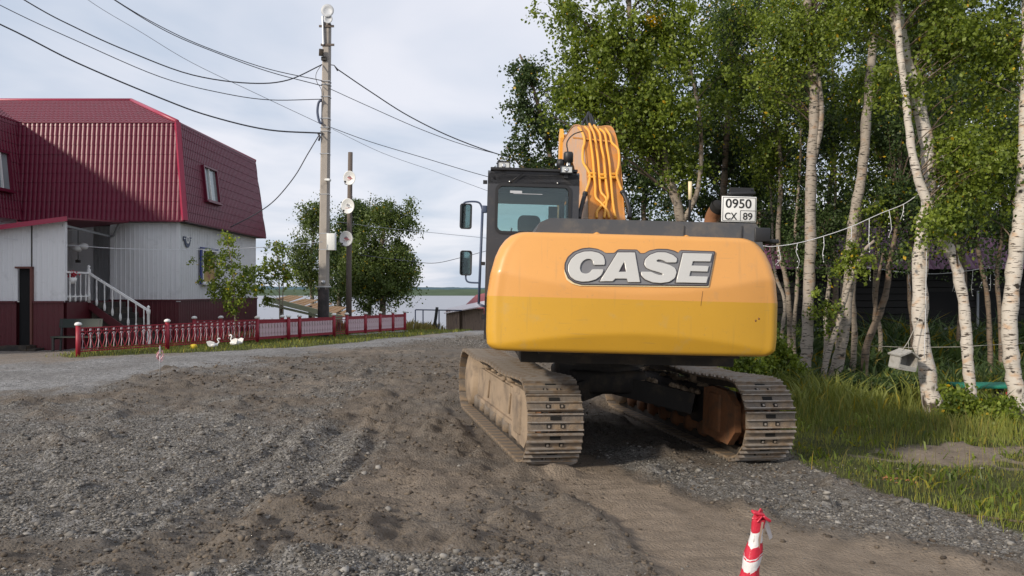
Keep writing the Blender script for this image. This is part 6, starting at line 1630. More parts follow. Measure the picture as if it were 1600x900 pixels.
A_ = [(662, 185), (806, 185), (849, 433), (745, 433), (738, 404), (642, 404), (620, 426), (512, 426)]
Ah = [(716, 262), (672, 345), (732, 345)]
S_ = [(1150, 270), (1157, 236), (1120, 205), (1060, 184), (990, 183), (930, 205), (890, 243), (882, 285), (900, 315), (945, 335), (1000, 350), (1036, 362), (1034, 374), (1005, 372), (965, 358), (940, 345), (854, 345), (860, 380), (890, 410), (950, 435), (1020, 441), (1090, 431), (1136, 400), (1152, 350), (1140, 315), (1100, 290), (1040, 272), (990, 262), (984, 252), (1005, 244), (1045, 255), (1068, 270)]
E_ = [(1204, 190), (1446, 195), (1431, 262), (1286, 260), (1276, 293), (1419, 297), (1408, 346), (1267, 342), (1257, 381), (1412, 385), (1398, 441), (1144, 435)]
surf_plate('emblem_lip', rnd(lip, 1), [], 0.001, 0.010, M['cream'], CW)
surf_plate('emblem_plate', rnd(plate, 1), [], 0.003, 0.020, M['emblem'], CW)
sc = lambda pts, k: [(ctr[0] + (x - ctr[0]) * (1 - 0.018 * k), ctr[1] + (y - ctr[1]) * (1 - 0.055 * k)) for x, y in pts]
surf_plate('emblem_field', rnd(sc(plate, 1), 1), [], 0.018, 0.0225, M['emblemgrey'], CW)
for nm, o_, h_ in (('C', C_, []), ('A', A_, [Ah]), ('S', S_, []), ('E', E_, [])):
    grow = lambda pts, k: pts
    surf_plate('letter', rnd(o_, 1) if nm in 'CS' else o_, h_, 0.0215, 0.036, M['silver'], CW, 0.005)
for o_, h_ in ((C_, []), (A_, [Ah]), (S_, []), (E_, [])):
    cx_ = sum(p[0] for p in o_) / len(o_); cy_ = sum(p[1] for p in o_) / len(o_)
    surf_plate('letter_shadow_rim', [(cx_ + (x - cx_) * 1.045, cy_ + (y - cy_) * 1.05) for x, y in o_], [], 0.021, 0.026, M['emblem'], CW)  # dark rim slightly larger than each letter

# revolving frame, engine hood, side doors
w = MB(); w.box((0, -0.1, 1.22), (2.3, 3.3, 0.20)); w.cyl((0, 0, 0.98), (0, 0, 1.16), 0.62, 32); w.box((0, -2.0, 1.31), (2.0, 0.8, 0.10))
up('revolving_frame', w, M['chassis'])
w = MB(); w.box((0.93, -0.7, 1.86), (0.86, 2.0, 1.10), bev=0.05); w.box((0.95, 1.0, 1.62), (0.8, 1.4, 0.68), bev=0.05); w.box((-0.9, -1.25, 1.78), (0.95, 0.85, 0.95), bev=0.05)
up('side_panel', w, M['orange'])
tl, tr_ = U_(838, 345, 8.0), U_(1190, 352, 8.1)
w = MB()
w.prism([(tl.x - 0.10, 2.30), (tl.x + 0.02, 2.56), (tl.x + 0.12, 2.605), (1.12, 2.61), (1.16, 2.56), (1.22, 2.30)], 'y', -2.42, -1.15)
w.box((0.72, -0.7, 2.42), (1.1, 1.2, 0.10), bev=0.02)
hd = up('engine_hood', w, M['hood'])
for c__, s__ in (((1.19, -2.28, 2.50), (0.16, 0.3, 0.14)), ((0.98, -2.43, 2.52), (0.006, 0.01, 0.13)), ((0.40, -2.43, 2.50), (0.006, 0.01, 0.14)), ((1.30, -2.3, 2.44), (0.14, 0.2, 0.04))):
    w = MB(); w.box(c__, s__, bev=0.01); up('hood_latch', w, M['black'], hd)
# exhaust
e1 = U_(1112, 348, 8.7); w = MB(); prof_ = catmull([(e1.x - 0.01, e1.y, 2.45), (e1.x - 0.01, e1.y, 2.62), (e1.x + 0.005, e1.y - 0.02, 2.76), (e1.x + 0.035, e1.y - 0.13, 2.86)], 4)
w.tube(prof_, [0.085] * 5 + [0.08] * (len(prof_) - 5), 18, 0, False)
ex = up('exhaust_pipe', w, M['rust'])
tip = prof_[-1]; dr = (prof_[-1] - prof_[-2]).normalized()
w = MB(); w.tube([tip - dr * 0.05, tip + dr * 0.02], [0.084, 0.086], 18, 0, False); w.tube([tip + dr * 0.02, tip - dr * 0.06], [0.074, 0.07], 18, 0, True); up('exhaust_tip', w, M['hole'], ex)
w = MB(); w.tube([(e1.x - 0.01, e1.y, 2.60), (e1.x - 0.01, e1.y, 2.625)], 0.105, 16); up('exhaust_collar', w, M['sillgrey'], ex)
# handrail stub with a yellow top
h0 = U_(1077, 346, 8.9); h1 = U_(1078, 312, 8.9); h2 = U_(1078, 284, 8.9)
w = MB(); w.tube([h0, h1, h2], 0.014, 8); hr = up('handrail', w, M['black'])
w = MB(); w.tube([h1 + Vector((0, -0.01, 0)), h2 + Vector((0, -0.01, 0))], 0.022, 8); up('handrail_sleeve', w, M['cream'], hr)

# number plate with its bracket
pa, pb_, pc_ = U_(1127, 307, 8.25), U_(1182, 307, 8.25), U_(1127, 347, 8.25)
pw, ph = pb_.x - pa.x, pa.z - pc_.z; pc0 = (pa + U_(1182, 347, 8.25)) / 2
w = MB(); w.box(pc0, (pw, 0.012, ph), bev=0.005); npl = up('number_plate', w, M['platewhite'])
w = MB(); fr_ = 0.006; yv = pc0.y - 0.008
for (cx_, cz_, sx_, sz_) in ((0, ph / 2 - 0.012, pw - 0.02, 0.004), (0, -ph / 2 + 0.012, pw - 0.02, 0.004), (-pw / 2 + 0.012, 0, 0.004, ph - 0.02), (pw / 2 - 0.012, 0, 0.004, ph - 0.02)):
    w.box((pc0.x + cx_, yv, pc0.z + cz_), (sx_, 0.003, sz_))
w.box((pc0.x + pw * 0.26, yv, pc0.z - ph * 0.05), (pw * 0.44, 0.003, 0.004)); w.box((pc0.x + pw * 0.04, yv, pc0.z - ph * 0.26), (0.004, 0.003, ph * 0.42))
up('plate_border', w, M['ink'], npl)
def text(name, s, c, h, width, m, parent, xf):
    cu = bpy.data.curves.new('tmp', 'FONT'); cu.body = s; cu.size = 1.0; cu.extrude = 0.01; cu.align_x = 'CENTER'; cu.offset = 0.012
    o = bpy.data.objects.new('tmp', cu); COL.objects.link(o)
    me = bpy.data.meshes.new_from_object(o.evaluated_get(bpy.context.evaluated_depsgraph_get()))
    bpy.data.objects.remove(o); bpy.data.curves.remove(cu)
    X = [v.co.x for v in me.vertices]; Y = [v.co.y for v in me.vertices]
    kx = width / (max(X) - min(X)); ky = h / (max(Y) - min(Y)); mx_, my_ = (max(X) + min(X)) / 2, (max(Y) + min(Y)) / 2
    for v in me.vertices: v.co = xf((c.x + (v.co.x - mx_) * kx, c.y - v.co.z * 0.15, c.z + (v.co.y - my_) * ky))
    me.materials.append(m); me.name = name
    return link(bpy.data.objects.new(name, me), parent)
text('plate_digits', '0950', Vector((pc0.x - pw * 0.02, yv, pc0.z + ph * 0.22)), ph * 0.36, pw * 0.74, M['ink'], npl, fU)
text('plate_letters', 'CX', Vector((pc0.x - pw * 0.23, yv, pc0.z - ph * 0.28)), ph * 0.28, pw * 0.35, M['ink'], npl, fU)
text('plate_region', '89', Vector((pc0.x + pw * 0.25, yv, pc0.z - ph * 0.27)), ph * 0.28, pw * 0.27, M['ink'], npl, fU)
w = MB(); w.box(pc0 + Vector((0.02, 0.03, -0.02)), (0.22, 0.03, 0.5)); w.box(pc0 + Vector((0.05, 0.05, -ph / 2 - 0.05)), (0.26, 0.06, 0.12)); w.box(U_(1158, 303, 8.3), (0.28, 0.10, 0.035), (0, -0.06, 0), bev=0.01); w.box(U_(1166, 298, 8.35), (0.14, 0.10, 0.05), bev=0.01)
w.bar(pc0 + Vector((0.03, 0.06, -0.1)), (pc0.x + 0.03, pc0.y + 0.12, 2.5), 0.04, 0.04)
up('plate_bracket', w, M['black'])

# cab
CR, CFr = -0.93, 0.85      # rear and front of the cab
cl, cr_ = U_(762, 290, 9.27).x, U_(905, 290, 9.27).x; ct = U_(830, 268, 9.27).z
wl, wr_ = U_(777, 300, 9.27).x, U_(890, 300, 9.27).x; wt_, wb_ = U_(830, 291, 9.27).z, U_(790, 363, 9.27).z
zb_ = 1.32
def rrect(x0, x1, z0, z1, r_, n_=5):
    out_ = []
    for cx_, cz_, a0 in ((x1 - r_, z1 - r_, 0), (x0 + r_, z1 - r_, 90), (x0 + r_, z0 + r_, 180), (x1 - r_, z0 + r_, 270)):
        for k in range(n_ + 1):
            a = R(a0 + 90 * k / n_); out_.append((cx_ + r_ * math.cos(a), cz_ + r_ * math.sin(a)))
    return out_
def framed(mb, outer, inner, y0, y1, mi=0):
    n_ = len(outer); vs = []
    for y in (y0, y1):
        vs += [(x, y, z) for x, z in outer] + [(x, y, z) for x, z in inner]
    fs = []
    for i in range(n_):
        j = (i + 1) % n_
        fs += [(i, j, n_ + j, n_ + i), (2 * n_ + i, 3 * n_ + i, 3 * n_ + j, 2 * n_ + j), (i, 2 * n_ + i, 2 * n_ + j, j), (n_ + i, n_ + j, 3 * n_ + j, 3 * n_ + i)]
    mb.add(vs, fs, mi)
w = MB()
framed(w, rrect(cl, cr_, zb_, ct, 0.10), rrect(wl, wr_, wb_, wt_, 0.07), CR, CR + 0.10)
# front frame, roof, side pillars
framed(w, rrect(cl, cr_, zb_, ct - 0.02, 0.10), rrect(cl + 0.07, cr_ - 0.07, 1.75, ct - 0.16, 0.05), CFr - 0.07, CFr)
w.prism([(CR, ct - 0.16), (CR, ct - 0.03), (CR + 0.05, ct), (CFr - 0.2, ct), (CFr, ct - 0.06), (CFr, ct - 0.16)], 'x', cl, cr_)
for x_ in (cl + 0.035, cr_ - 0.035):
    w.box((x_, (CR + CFr) / 2, 1.55), (0.07, CFr - CR, 0.5)); w.box((x_, -0.15, 2.3), (0.068, 0.07, 1.6))
w.box(((cl + cr_) / 2, (CR + CFr) / 2, 1.36), (cr_ - cl - 0.02, CFr - CR - 0.02, 0.08))
cab = up('cab', w, M['cabgrey'])
w = MB(); w.prism(rrect(wl - 0.004, wr_ + 0.004, wb_ - 0.004, wt_ + 0.004, 0.07), 'y', CR + 0.02, CR + 0.028); up('rear_window', w, M['glass'], cab)
w = MB(); framed(w, rrect(wl - 0.022, wr_ + 0.022, wb_ - 0.022, wt_ + 0.022, 0.085), rrect(wl + 0.012, wr_ - 0.012, wb_ + 0.012, wt_ - 0.012, 0.06), CR - 0.012, CR + 0.015); up('window_seal', w, M['black'], cab)
w = MB(); w.box(((cl + cr_) / 2, CFr - 0.03, (1.75 + ct - 0.16) / 2), (cr_ - cl - 0.13, 0.008, ct - 0.16 - 1.75)); up('windscreen', w, M['glass'], cab)
w = MB()
for x_ in (cl + 0.02,):
    w.box((x_, -0.5, 2.40), (0.008, 0.62, 1.3)); w.box((x_, 0.33, 2.40), (0.008, 0.86, 1.3))
up('side_window', w, M['glass'], cab)
w = MB(); w.box((cr_ - 0.03, 0.0, 2.4), (0.01, 1.6, 1.3)); up('side_window', w, M['glass'], cab)
sx_ = U_(826, 340, 9.9).x
w = MB(); w.prism(rrect(sx_ - 0.24, sx_ + 0.22, 1.75, 2.62, 0.16), 'y', -0.42, -0.28, smooth=True); w.prism(rrect(sx_ - 0.14, sx_ + 0.14, 2.60, 2.82, 0.07), 'y', -0.40, -0.30); w.box((sx_, -0.05, 1.80), (0.5, 0.55, 0.14), bev=0.04)
up('seat', w, M['black'], cab)
w = MB()
for s in (-1, 1): w.box((sx_ + s * 0.33, 0.0, 1.80), (0.14, 0.5, 0.45), bev=0.02)
w.box((cr_ - 0.22, CFr - 0.35, 1.95), (0.2, 0.25, 0.5), bev=0.03); w.box((cr_ - 0.17, CFr - 0.2, 2.75), (0.12, 0.06, 0.6)); w.box(((cl + cr_) / 2, 0.2, ct - 0.18), (cr_ - cl - 0.16, 1.2, 0.04))
w.tube([(cl + 0.25, CFr - 0.12, 2.2), (cl + 0.35, CFr - 0.1, 2.75)], 0.012, 6)
up('console', w, M['interior'], cab)
w = MB(); w.box((wl + 0.22, CR + 0.012, wt_ - 0.075), (0.14, 0.004, 0.028)); w.box((wl + 0.36, CR + 0.012, wt_ - 0.095), (0.34, 0.004, 0.006)); up('window_sticker', w, M['palegrey'], cab)
w = MB(); 
for q in ((796, 284), (871, 286)): p = U_(*q, 9.25); w.lathe((p.x, CR - 0.005, p.z), [(0.014, 0.005), (0.014, -0.01), (0.0, -0.014)], 8, 0, 'y')
up('bolt', w, M['chrome'], cab)
w = MB(); w.box(((cl + cr_) / 2 + 0.0, (CR + CFr) / 2 - 0.05, ct + 0.012), (cr_ - cl - 0.06, CFr - CR, 0.028)); w.tube([U_(817, 270, 9.2), U_(797, 285, 9.2)], 0.006, 5); up('roof_plate', w, M['black'], cab)
w = MB(); w.box((cl - 0.03, CR + 0.06, U_(758, 285, 9.3).z), (0.05, 0.05, 0.04)); w.box((cl - 0.03, CR + 0.06, U_(758, 412, 9.3).z), (0.05, 0.05, 0.04)); w.box((cl - 0.012, -0.5, 1.55), (0.03, 0.05, 0.06)); up('door_hinge', w, M['black'], cab)
# work lights and beacon on the roof
for (px, py, ww, hh) in ((787, 258.5, 0.155, 0.095), (885, 265, 0.15, 0.095)):
    c = U_(px, py, 9.2); w = MB(); framed(w, rrect(c.x - ww / 2, c.x + ww / 2, c.z - hh / 2, c.z + hh / 2, 0.012), rrect(c.x - ww / 2 + 0.012, c.x + ww / 2 - 0.012, c.z - hh / 2 + 0.012, c.z + hh / 2 - 0.012, 0.008), c.y - 0.03, c.y + 0.03)
    w.box((c.x, c.y + 0.04, c.z), (ww * 0.8, 0.05, hh * 0.8)); w.box((c.x, c.y + 0.03, c.z - hh / 2 - 0.02), (0.05, 0.03, 0.06)); wl_ = up('work_light', w, M['black'])
    w = MB(); w.box((c.x, c.y - 0.015, c.z), (ww - 0.02, 0.01, hh - 0.02)); up('lens', w, M['lens'], wl_)
    w = MB(); w.lathe((c.x, c.y - 0.022, c.z - 0.005), [(0.028, 0.0), (0.02, -0.004), (0.0, -0.006)], 10, 0, 'y'); up('bulb', w, M['chrome'], wl_)
c = U_(888, 248, 9.6); w = MB(); w.lathe((c.x, c.y, c.z - 0.10), [(0.04, 0), (0.04, 0.05), (0.06, 0.06), (0.06, 0.16), (0.05, 0.18), (0.0, 0.19)], 14); c2 = U_(876, 252, 9.6); w.lathe((c2.x, c2.y, c2.z - 0.08), [(0.045, 0), (0.05, 0.06), (0.04, 0.1), (0.0, 0.11)], 12)
bc = up('beacon', w, M['black'])
w = MB(); w.lathe((c.x, c.y - 0.01, c.z - 0.14), [(0.03, 0), (0.032, 0.1), (0.0, 0.105)], 12); up('beacon_post', w, M['chrome'], bc)
w = MB(); p = U_(887, 236, 9.6); w.tube(catmull([p, U_(886, 222, 9.8), U_(896, 210, 10.5), U_(910, 205, 11)], 4), 0.009, 5); up('beacon_cable', w, M['black'], bc)
# mirrors on their long bar
mp = lambda px, py: U_(px, py, 10.75)
w = MB(); w.tube(catmull([mp(722, 322), mp(727, 316), mp(742, 315), mp(750, 318), mp(754, 328)], 4), 0.013, 7); w.tube([mp(754, 328), mp(751, 400), mp(748, 475)], 0.018, 8); w.tube(catmull([mp(728, 428), mp(728, 436), mp(733, 441), mp(751, 442)], 4), 0.012, 7)
w.box(mp(757, 327), (0.07, 0.06, 0.10), bev=0.01); w.tube([mp(748, 475), mp(760, 480)], 0.018, 6)
mb_ = up('mirror_bar', w, M['bluegrey'])
for (px, py, ww, hh, lab) in ((728, 338, 0.165, 0.345, 'upper mirror, mirroring dark trees'), (728, 411, 0.165, 0.34, 'lower mirror, tilted to catch the sky')):
    c = mp(px, py); w = MB(); framed(w, rrect(c.x - ww / 2, c.x + ww / 2, c.z - hh / 2, c.z + hh / 2, 0.035), rrect(c.x - ww / 2 + 0.012, c.x + ww / 2 - 0.012, c.z - hh / 2 + 0.014, c.z + hh / 2 - 0.014, 0.028), c.y - 0.03, c.y + 0.02)
    w.prism(rrect(c.x - ww / 2 + 0.004, c.x + ww / 2 - 0.004, c.z - hh / 2 + 0.004, c.z + hh / 2 - 0.004, 0.035), 'y', c.y + 0.015, c.y + 0.05)
    mi_ = up('mirror', w, M['black']); mi_['label'] = lab
    w = MB(); w.prism(rrect(c.x - ww / 2 + 0.011, c.x + ww / 2 - 0.011, c.z - hh / 2 + 0.013, c.z + hh / 2 - 0.013, 0.028), 'y', c.y - 0.012, c.y - 0.006)
    t_ = 0.10 if py > 400 else -0.06
    w.v = [(x, y + (z - c.z) * t_ * 0.6 + (x - c.x) * 0.25, z) for x, y, z in w.v]
    up('mirror_glass', w, M['mirror'], mi_)

# boom
BX = 0.05; hwB = 0.235
top = [(0.02, 2.0), (0.12, 2.45), (0.26, 2.80), (0.50, 3.28), (0.80, 3.75), (1.12, 4.10), (1.50, 4.33), (1.95, 4.46), (2.7, 4.60), (3.6, 4.68), (4.6, 4.74), (5.25, 4.76)]
bot = [(5.35, 4.50), (4.5, 4.36), (3.5, 4.22), (2.7, 4.02), (2.1, 3.74), (1.7, 3.35), (1.4, 2.90), (1.15, 2.45), (0.9, 2.0), (0.7, 1.6), (0.1, 1.6)]
def bcv(pts, n=4): return [(p.y, p.z) for p in catmull([(0, a, b_) for a, b_ in pts], n)]
T2, B2 = bcv(top), bcv(bot)
def flare(y, z): return hwB + 0.075 * max(0, min(1, (2.95 - z) / 0.9)) if y < 1.6 else hwB - 0.05 * max(0, min(1, (y - 2) / 3))
outl = T2 + B2
w = MB(); nO = len(outl); vs = []
for s in (-1, 1): vs += [(BX + s * flare(y, z), y, z) for y, z in outl]
w.add(vs, [(i, (i + 1) % nO, nO + (i + 1) % nO, nO + i) for i in range(nO)], 0, False)
nT, nB = len(T2), len(B2)
for s in (0, 1):
    o_ = s * nO; fs = []
    for i in range(max(nT, nB) - 1):
        a0, a1 = min(i * (nT - 1) // (max(nT, nB) - 1), nT - 1), min((i + 1) * (nT - 1) // (max(nT, nB) - 1), nT - 1)
        b0_, b1_ = nO - 1 - min(i * (nB - 1) // (max(nT, nB) - 1), nB - 1), nO - 1 - min((i + 1) * (nB - 1) // (max(nT, nB) - 1), nB - 1)
        f = [o_ + a0, o_ + a1, o_ + b1_, o_ + b0_]; f = [q for k, q in enumerate(f) if q not in f[:k]]
        if len(f) > 2: fs.append(tuple(f))
    w.add(vs, fs, 1, False)
boom = up('boom', w, [M['boom'], M['boomside']])
# edge lips along the rear plate
w = MB()
for s in (-1, 1):
    P = [Vector((BX + s * (flare(y, z) - 0.0), y, z)) for y, z in T2]
    w.tube(P, 0.014, 5)
up('boom_edge', w, M['boom'], boom)
# hydraulic pipes, traced over the rear face of the boom
TY = np.array([p[0] for p in T2]); TZ = np.array([p[1] for p in T2])
def onboom(px, py, lift=0.04):
    """point of the rear face (lifted) on the sight line of a pixel"""
    best = None
    for i in range(len(T2) - 1):
        for t in np.linspace(0, 1, 6)[:-1]:
            y = TY[i] + (TY[i + 1] - TY[i]) * t; z = TZ[i] + (TZ[i + 1] - TZ[i]) * t
            q = MR @ fU((BX, y, z)) + EXP
            pyy = HOR - (q.z - EYE) / q.y * F
            if q.y > 12.6: continue
            if best is None or abs(pyy - py) < best[0]: best = (abs(pyy - py), q.y, i)
    _, Y, i = best; p = U_(px, py, Y)
    nrm = Vector((0, -(TZ[i + 1] - TZ[i]), (TY[i + 1] - TY[i]))).normalized()
    return p + nrm * lift
def pc(crop): return [(850 + a / 4.5, 160 + b_ / 4.5) for a, b_ in crop]
pipes = [
    [(240, 195), (262, 220), (280, 265), (282, 305), (272, 345), (272, 430), (300, 480), (318, 520), (316, 570), (300, 620), (288, 655)],
    [(285, 190), (315, 225), (325, 290), (340, 400), (350, 520), (358, 600), (362, 680), (400, 720), (440, 770), (455, 825)],
    [(318, 170), (350, 240), (365, 320), (378, 420), (388, 540), (398, 640), (435, 690), (430, 760), (420, 825)],
    [(350, 180), (390, 240), (400, 320), (420, 420), (430, 540), (440, 620), (445, 690), (400, 740), (370, 780), (368, 825)],
    [(390, 205), (425, 240), (440, 330), (455, 420), (465, 520), (475, 640), (485, 740), (500, 825)],
    [(430, 200), (462, 250), (475, 300), (515, 340), (525, 390), (522, 460), (508, 520), (520, 570), (545, 635)],
]
for pp in pipes:
    P = catmull([onboom(a, b_) for a, b_ in pc(pp)], 5); w = MB(); w.tube(P, 0.0185, 8); up('hydraulic_pipe', w, M['pipe'], boom)
for (a, b_) in ((335, 522), (410, 530), (490, 525)):
    w = MB()
    for d_ in (-8, 9): w.box(onboom(850 + (a) / 4.5, 160 + (b_ + d_ * 1.4) / 4.5, 0.035), (0.11, 0.06, 0.03), (0.3, 0, 0), bev=0.006)
    up('pipe_clamp', w, M['pipe'], boom)
w = MB(); w.bar(onboom(895, 218, 0.03), onboom(953, 224, 0.03), 0.03, 0.02); up('pipe_clamp', w, M['boom'], boom)
for P_ in ([(288, 650), (268, 720), (250, 790), (245, 830)], [(545, 640), (575, 700), (595, 770), (598, 830)]):
    q = catmull([onboom(a, b_, 0.05) for a, b_ in pc(P_)], 4); w = MB(); w.tube(q, [0.03] * len(q), 8); w.tube(q[:2], 0.036, 8); up('hose', w, M['black'], boom)
for P_ in ([(318, 170), (300, 120), (310, 80)], [(350, 180), (345, 130), (325, 85)], [(285, 190), (270, 150), (300, 100)], [(335, 175), (325, 110), (312, 70)]):
    q = []
    for a, b_ in pc(P_):
        q.append(U_(a, b_, 12.1 + (170 / 4.5 + 160 - b_) * 0.01))
    q = catmull(q, 4); w = MB(); w.tube(q, 0.022, 7); up('hose', w, M['black'], boom)
# boom cylinders
for s in (-1, 1):
    w = MB(); a = Vector((BX + s * 0.36, 1.55, 1.35)); c = Vector((BX + s * 0.33, 1.55, 3.45)); m_ = a.lerp(c, 0.62)
    w.cyl(a, m_, 0.085, 14); w.tube([c - Vector((0.05 * s, 0.07, 0)), c + Vector((0.0, 0.07, 0))], 0.1, 12); cyl = up('boom_cylinder', w, M['boom'], boom)
    w = MB(); w.cyl(m_, c, 0.045, 12); up('cylinder_rod', w, M['chrome'], cyl)
# arm and bucket reach on ahead of the boom
AX = BX
w = MB(); w.prism([(4.95, 4.88), (5.25, 4.98), (5.75, 4.75), (6.0, 4.0), (6.15, 2.4), (5.95, 2.3), (5.55, 3.6), (5.2, 4.6)], 'x', AX - 0.16, AX + 0.16)
arm = up('arm', w, M['boom'])
w = MB()
for s in (-1, 1): w.prism([(4.85, 4.35), (4.78, 4.82), (4.95, 5.02), (5.12, 4.9), (5.1, 4.4)], 'x', AX - 0.24 + (s > 0) * 0.42, AX - 0.17 + (s > 0) * 0.42)
up('arm_bracket', w, M['pipe'], arm)
w = MB(); w.cyl((AX, 3.0, 4.60), (AX, 4.2, 4.86), 0.07, 14); w.cyl((AX, 4.2, 4.90), (AX, 5.0, 4.92), 0.045, 10); up('arm_cylinder', w, M['boom'], arm)
w = MB(); w.cyl((AX, 5.75, 4.7), (AX, 6.2, 3.2), 0.07, 12); w.bar((AX, 6.2, 3.2), (AX, 6.25, 2.3), 0.2, 0.1); up('bucket_cylinder', w, M['boom'], arm)
w = MB(); bo = [(6.1, 2.35), (6.3, 2.2), (6.45, 1.7), (6.3, 1.2), (5.9, 0.95), (5.45, 1.05), (5.5, 1.12), (5.9, 1.05), (6.2, 1.28), (6.33, 1.7), (6.2, 2.1), (6.05, 2.2)]
w.prism(bo, 'x', AX - 0.55, AX + 0.55)
for s in (-1, 1): w.prism([(6.1, 2.3), (6.42, 1.7), (6.28, 1.22), (5.9, 0.98), (5.45, 1.05), (5.7, 1.8)], 'x', AX + s * 0.55, AX + s * 0.59)
bk = up('bucket', w, M['chassis'])
for k in range(5):
    w = MB(); x_ = AX - 0.48 + k * 0.24; w.prism([(5.5, 1.13), (5.5, 1.03), (5.28, 1.02)], 'x', x_ - 0.04, x_ + 0.04); up('bucket_tooth', w, M['grouser'], bk)

# undercarriage -------------------------------------------------------------
RW = 0.445; YR_, YF_ = -1.93, 1.98; ZC = 0.47
sh_w = 0.60
w = MB()        # one shoe: plate and three grousers; local x across, y along, z out
w.box((0, 0, 0), (sh_w, 0.186, 0.016), mi=0)
w.box((0, 0, -0.011), (sh_w - 0.01, 0.180, 0.006), mi=0)
for y_ in (-0.082, 0.0, 0.082): w.prism([(y_ - 0.011, 0.006), (y_ + 0.011, 0.006), (y_ + 0.006, 0.036), (y_ - 0.006, 0.036)], 'x', -sh_w / 2, sh_w / 2, mi=1)
w.box((0, 0.041, 0.010), (0.115, 0.040, 0.012), mi=2)  # dark block standing in for the shade in the shoe slot
for x_ in (-0.075, 0.075): w.box((x_, -0.041, 0.014), (0.045, 0.042, 0.010), mi=2); w.box((x_, -0.045, 0.02), (0.022, 0.024, 0.012), mi=1)
shoe_me = w.mesh('track_shoe', [M['track'], M['grouser'], M['hole']])
w = MB(); 
for x_ in (-0.1, 0.1): w.box((x_, 0, -0.06), (0.05, 0.205, 0.10))
link_me = w.mesh('track_link', [M['chassis']])
def loop_pos(s, L1, arc):
    """distance along the track loop -> (y, z, angle)"""
    tot = 2 * L1 + 2 * arc; s %= tot
    if s < L1: return YR_ + s, ZC - RW, math.pi            # bottom, going forward
    s -= L1
    if s < arc: a = s / RW; return YF_ + RW * math.sin(a), ZC - RW * math.cos(a), math.pi - a if False else math.pi - (-a)
    s -= arc
    if s < L1:
        t = s / L1; sag = 0.035 * math.sin(math.pi * t * 2) ** 2
        return YF_ - s, ZC + RW - sag, 0.0
    s -= L1; a = s / RW; return YR_ - RW * math.sin(a), ZC + RW * math.cos(a), a
L1 = YF_ - YR_; arc = math.pi * RW; tot = 2 * L1 + 2 * arc; nsh = int(tot / 0.197)
gauge = 2.47
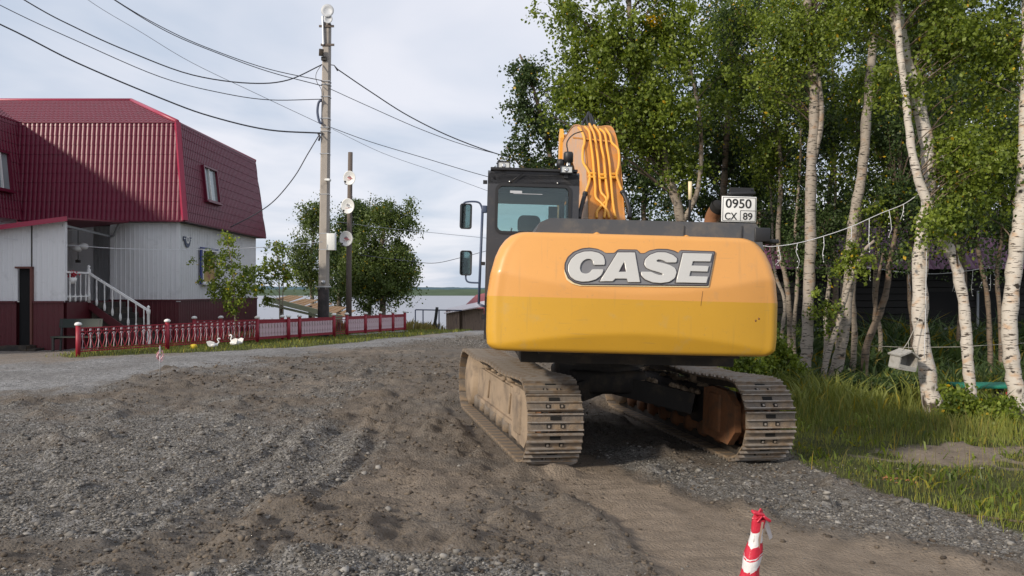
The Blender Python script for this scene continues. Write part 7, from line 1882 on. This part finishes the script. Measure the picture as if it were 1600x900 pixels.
for s_ in (-1, 1):
    xo = s_ * gauge / 2
    for k in range(nsh):
        y, z, a = loop_pos(k * tot / nsh + 0.05, L1, arc)
        loc = fT((xo, y, z)); 
        o = bpy.data.objects.new('track_shoe', shoe_me); o.location = loc; o.rotation_euler = (a, 0, YT); link(o, EX)
        l = bpy.data.objects.new('track_link', link_me); link(l, o)
    # side frame
    w = MB(); xi, xe = xo - 0.15, xo + 0.15
    w.prism([(-1.50, 0.26), (-1.55, 0.60), (-1.35, 0.70), (1.25, 0.72), (1.50, 0.62), (1.50, 0.34), (1.3, 0.24)], 'x', xi, xe)
    w.box((xo, -0.05, 0.70), (0.24, 2.3, 0.06))
    xo_ = xo - s_ * 0.0
    for yy in (-0.85, 0.55): w.box((xe + 0.012 if s_ > 0 else xi - 0.012, yy, 0.50), (0.03, 0.05, 0.26), (0.25, 0, 0), bev=0.008)
    w.bar((xe + 0.01 if s_ > 0 else xi - 0.01, -1.45, 0.30), (xe + 0.01 if s_ > 0 else xi - 0.01, 1.35, 0.28), 0.05, 0.05)
    tf = tpart('track_frame', w, M['dust'] if s_ < 0 else M['chassis'])
    w = MB()
    for yy in (-0.6, 0.35): w.box((xo, yy, 0.742), (0.16, 0.26, 0.012))
    tpart('frame_opening', w, M['hole'], tf)  # dark plates painted as the shade inside the openings
    # the outer end plate by the sprocket
    w = MB()
    xp = xo - 0.19 if s_ < 0 else xo - 0.25
    w.prism([(-1.30, 0.20), (-1.32, 0.76), (-1.55, 0.80), (-1.90, 0.78), (-2.10, 0.64), (-2.12, 0.34), (-1.95, 0.17)], 'x', xp - 0.04, xp + 0.04)
    w.box((xp, -1.62, 0.50), (0.13, 0.30, 0.46), bev=0.03)
    tpart('drive_cover', w, M['dust'] if s_ < 0 else M['rust'], tf)
    # sprocket
    w = MB(); teeth = []
    for k in range(42):
        a = 2 * math.pi * k / 42; r_ = 0.40 if k % 2 else 0.33; teeth.append((YR_ + r_ * math.cos(a), ZC + r_ * math.sin(a)))
    w.prism(teeth, 'x', xo - 0.03, xo + 0.03); w.lathe((xo, YR_, ZC), [(0.16, -0.22), (0.22, -0.1), (0.26, 0.0), (0.22, 0.1), (0.16, 0.22)], 20, 0, 'x'); tpart('sprocket', w, M['rust'])
    w = MB(); w.lathe((xo, YF_, ZC), [(0.12, -0.24), (0.30, -0.22), (0.385, -0.20), (0.385, -0.05), (0.42, -0.03), (0.42, 0.03), (0.385, 0.05), (0.385, 0.20), (0.30, 0.22), (0.12, 0.24)], 28, 0, 'x'); tpart('idler_wheel', w, M['dust'])
    for k in range(8):
        y = -1.45 + k * 0.42; w = MB(); w.lathe((xo, y, 0.20), [(0.08, -0.19), (0.10, -0.15), (0.115, -0.13), (0.09, -0.06), (0.09, 0.06), (0.115, 0.13), (0.10, 0.15), (0.08, 0.19)], 14, 0, 'x'); tpart('track_roller', w, M['rust'] if s_ > 0 else M['track'])
    for y in (-0.7, 0.9):
        w = MB(); w.lathe((xo, y, 0.80), [(0.05, -0.17), (0.075, -0.1), (0.075, 0.1), (0.05, 0.17)], 12, 0, 'x'); w.box((xo, y, 0.74), (0.08, 0.10, 0.14)); tpart('carrier_roller', w, M['dust'])
    # dirt packed on the frame
    w = MB(); rr = random.Random(9 + s_)
    for k in range(26):
        y = rr.uniform(-1.4, 1.4); w.lathe((xo + rr.uniform(-.17, .17), y, 0.73), [(0.06 * rr.uniform(.6, 1.2), -0.01), (0.04, 0.02 * rr.uniform(.6, 1.8)), (0.0, 0.04)], 7)
    tpart('packed_dirt', w, M['dust'], tf)['kind'] = 'stuff'
w = MB()
for s_ in (-1, 1):
    for yy in (-1, 1): w.bar((0, yy * 0.22, 0.72), (s_ * 1.05, yy * 0.85, 0.50), 0.34, 0.26)
w.cyl((0, 0, 0.58), (0, 0, 0.94), 0.58, 28); w.box((0, 0, 0.72), (1.0, 1.2, 0.3), bev=0.05)
cf = tpart('centre_frame', w, M['chassis'])
w = MB(); rr = random.Random(19)
for k in range(40):
    t = rr.uniform(0.3, 1.0); s_ = rr.choice((-1, 1)); w.lathe((s_ * 1.05 * t, -(0.22 + 0.63 * t) + rr.uniform(-.14, .14), 0.86 - 0.22 * t), [(0.05 * rr.uniform(.6, 1.6), -0.02), (0.04, 0.02), (0.0, 0.05)], 6)
tpart('packed_dirt', w, M['dust'], cf)['kind'] = 'stuff'
w = MB(); w.box((0.25, -1.3, 1.14), (0.10, 0.12, 0.08)); w.tube([(0.2, -1.4, 1.14), (0.3, -1.0, 1.05), (0.1, -0.5, 1.05)], 0.03, 6); up('hose_fitting', w, M['galv'])
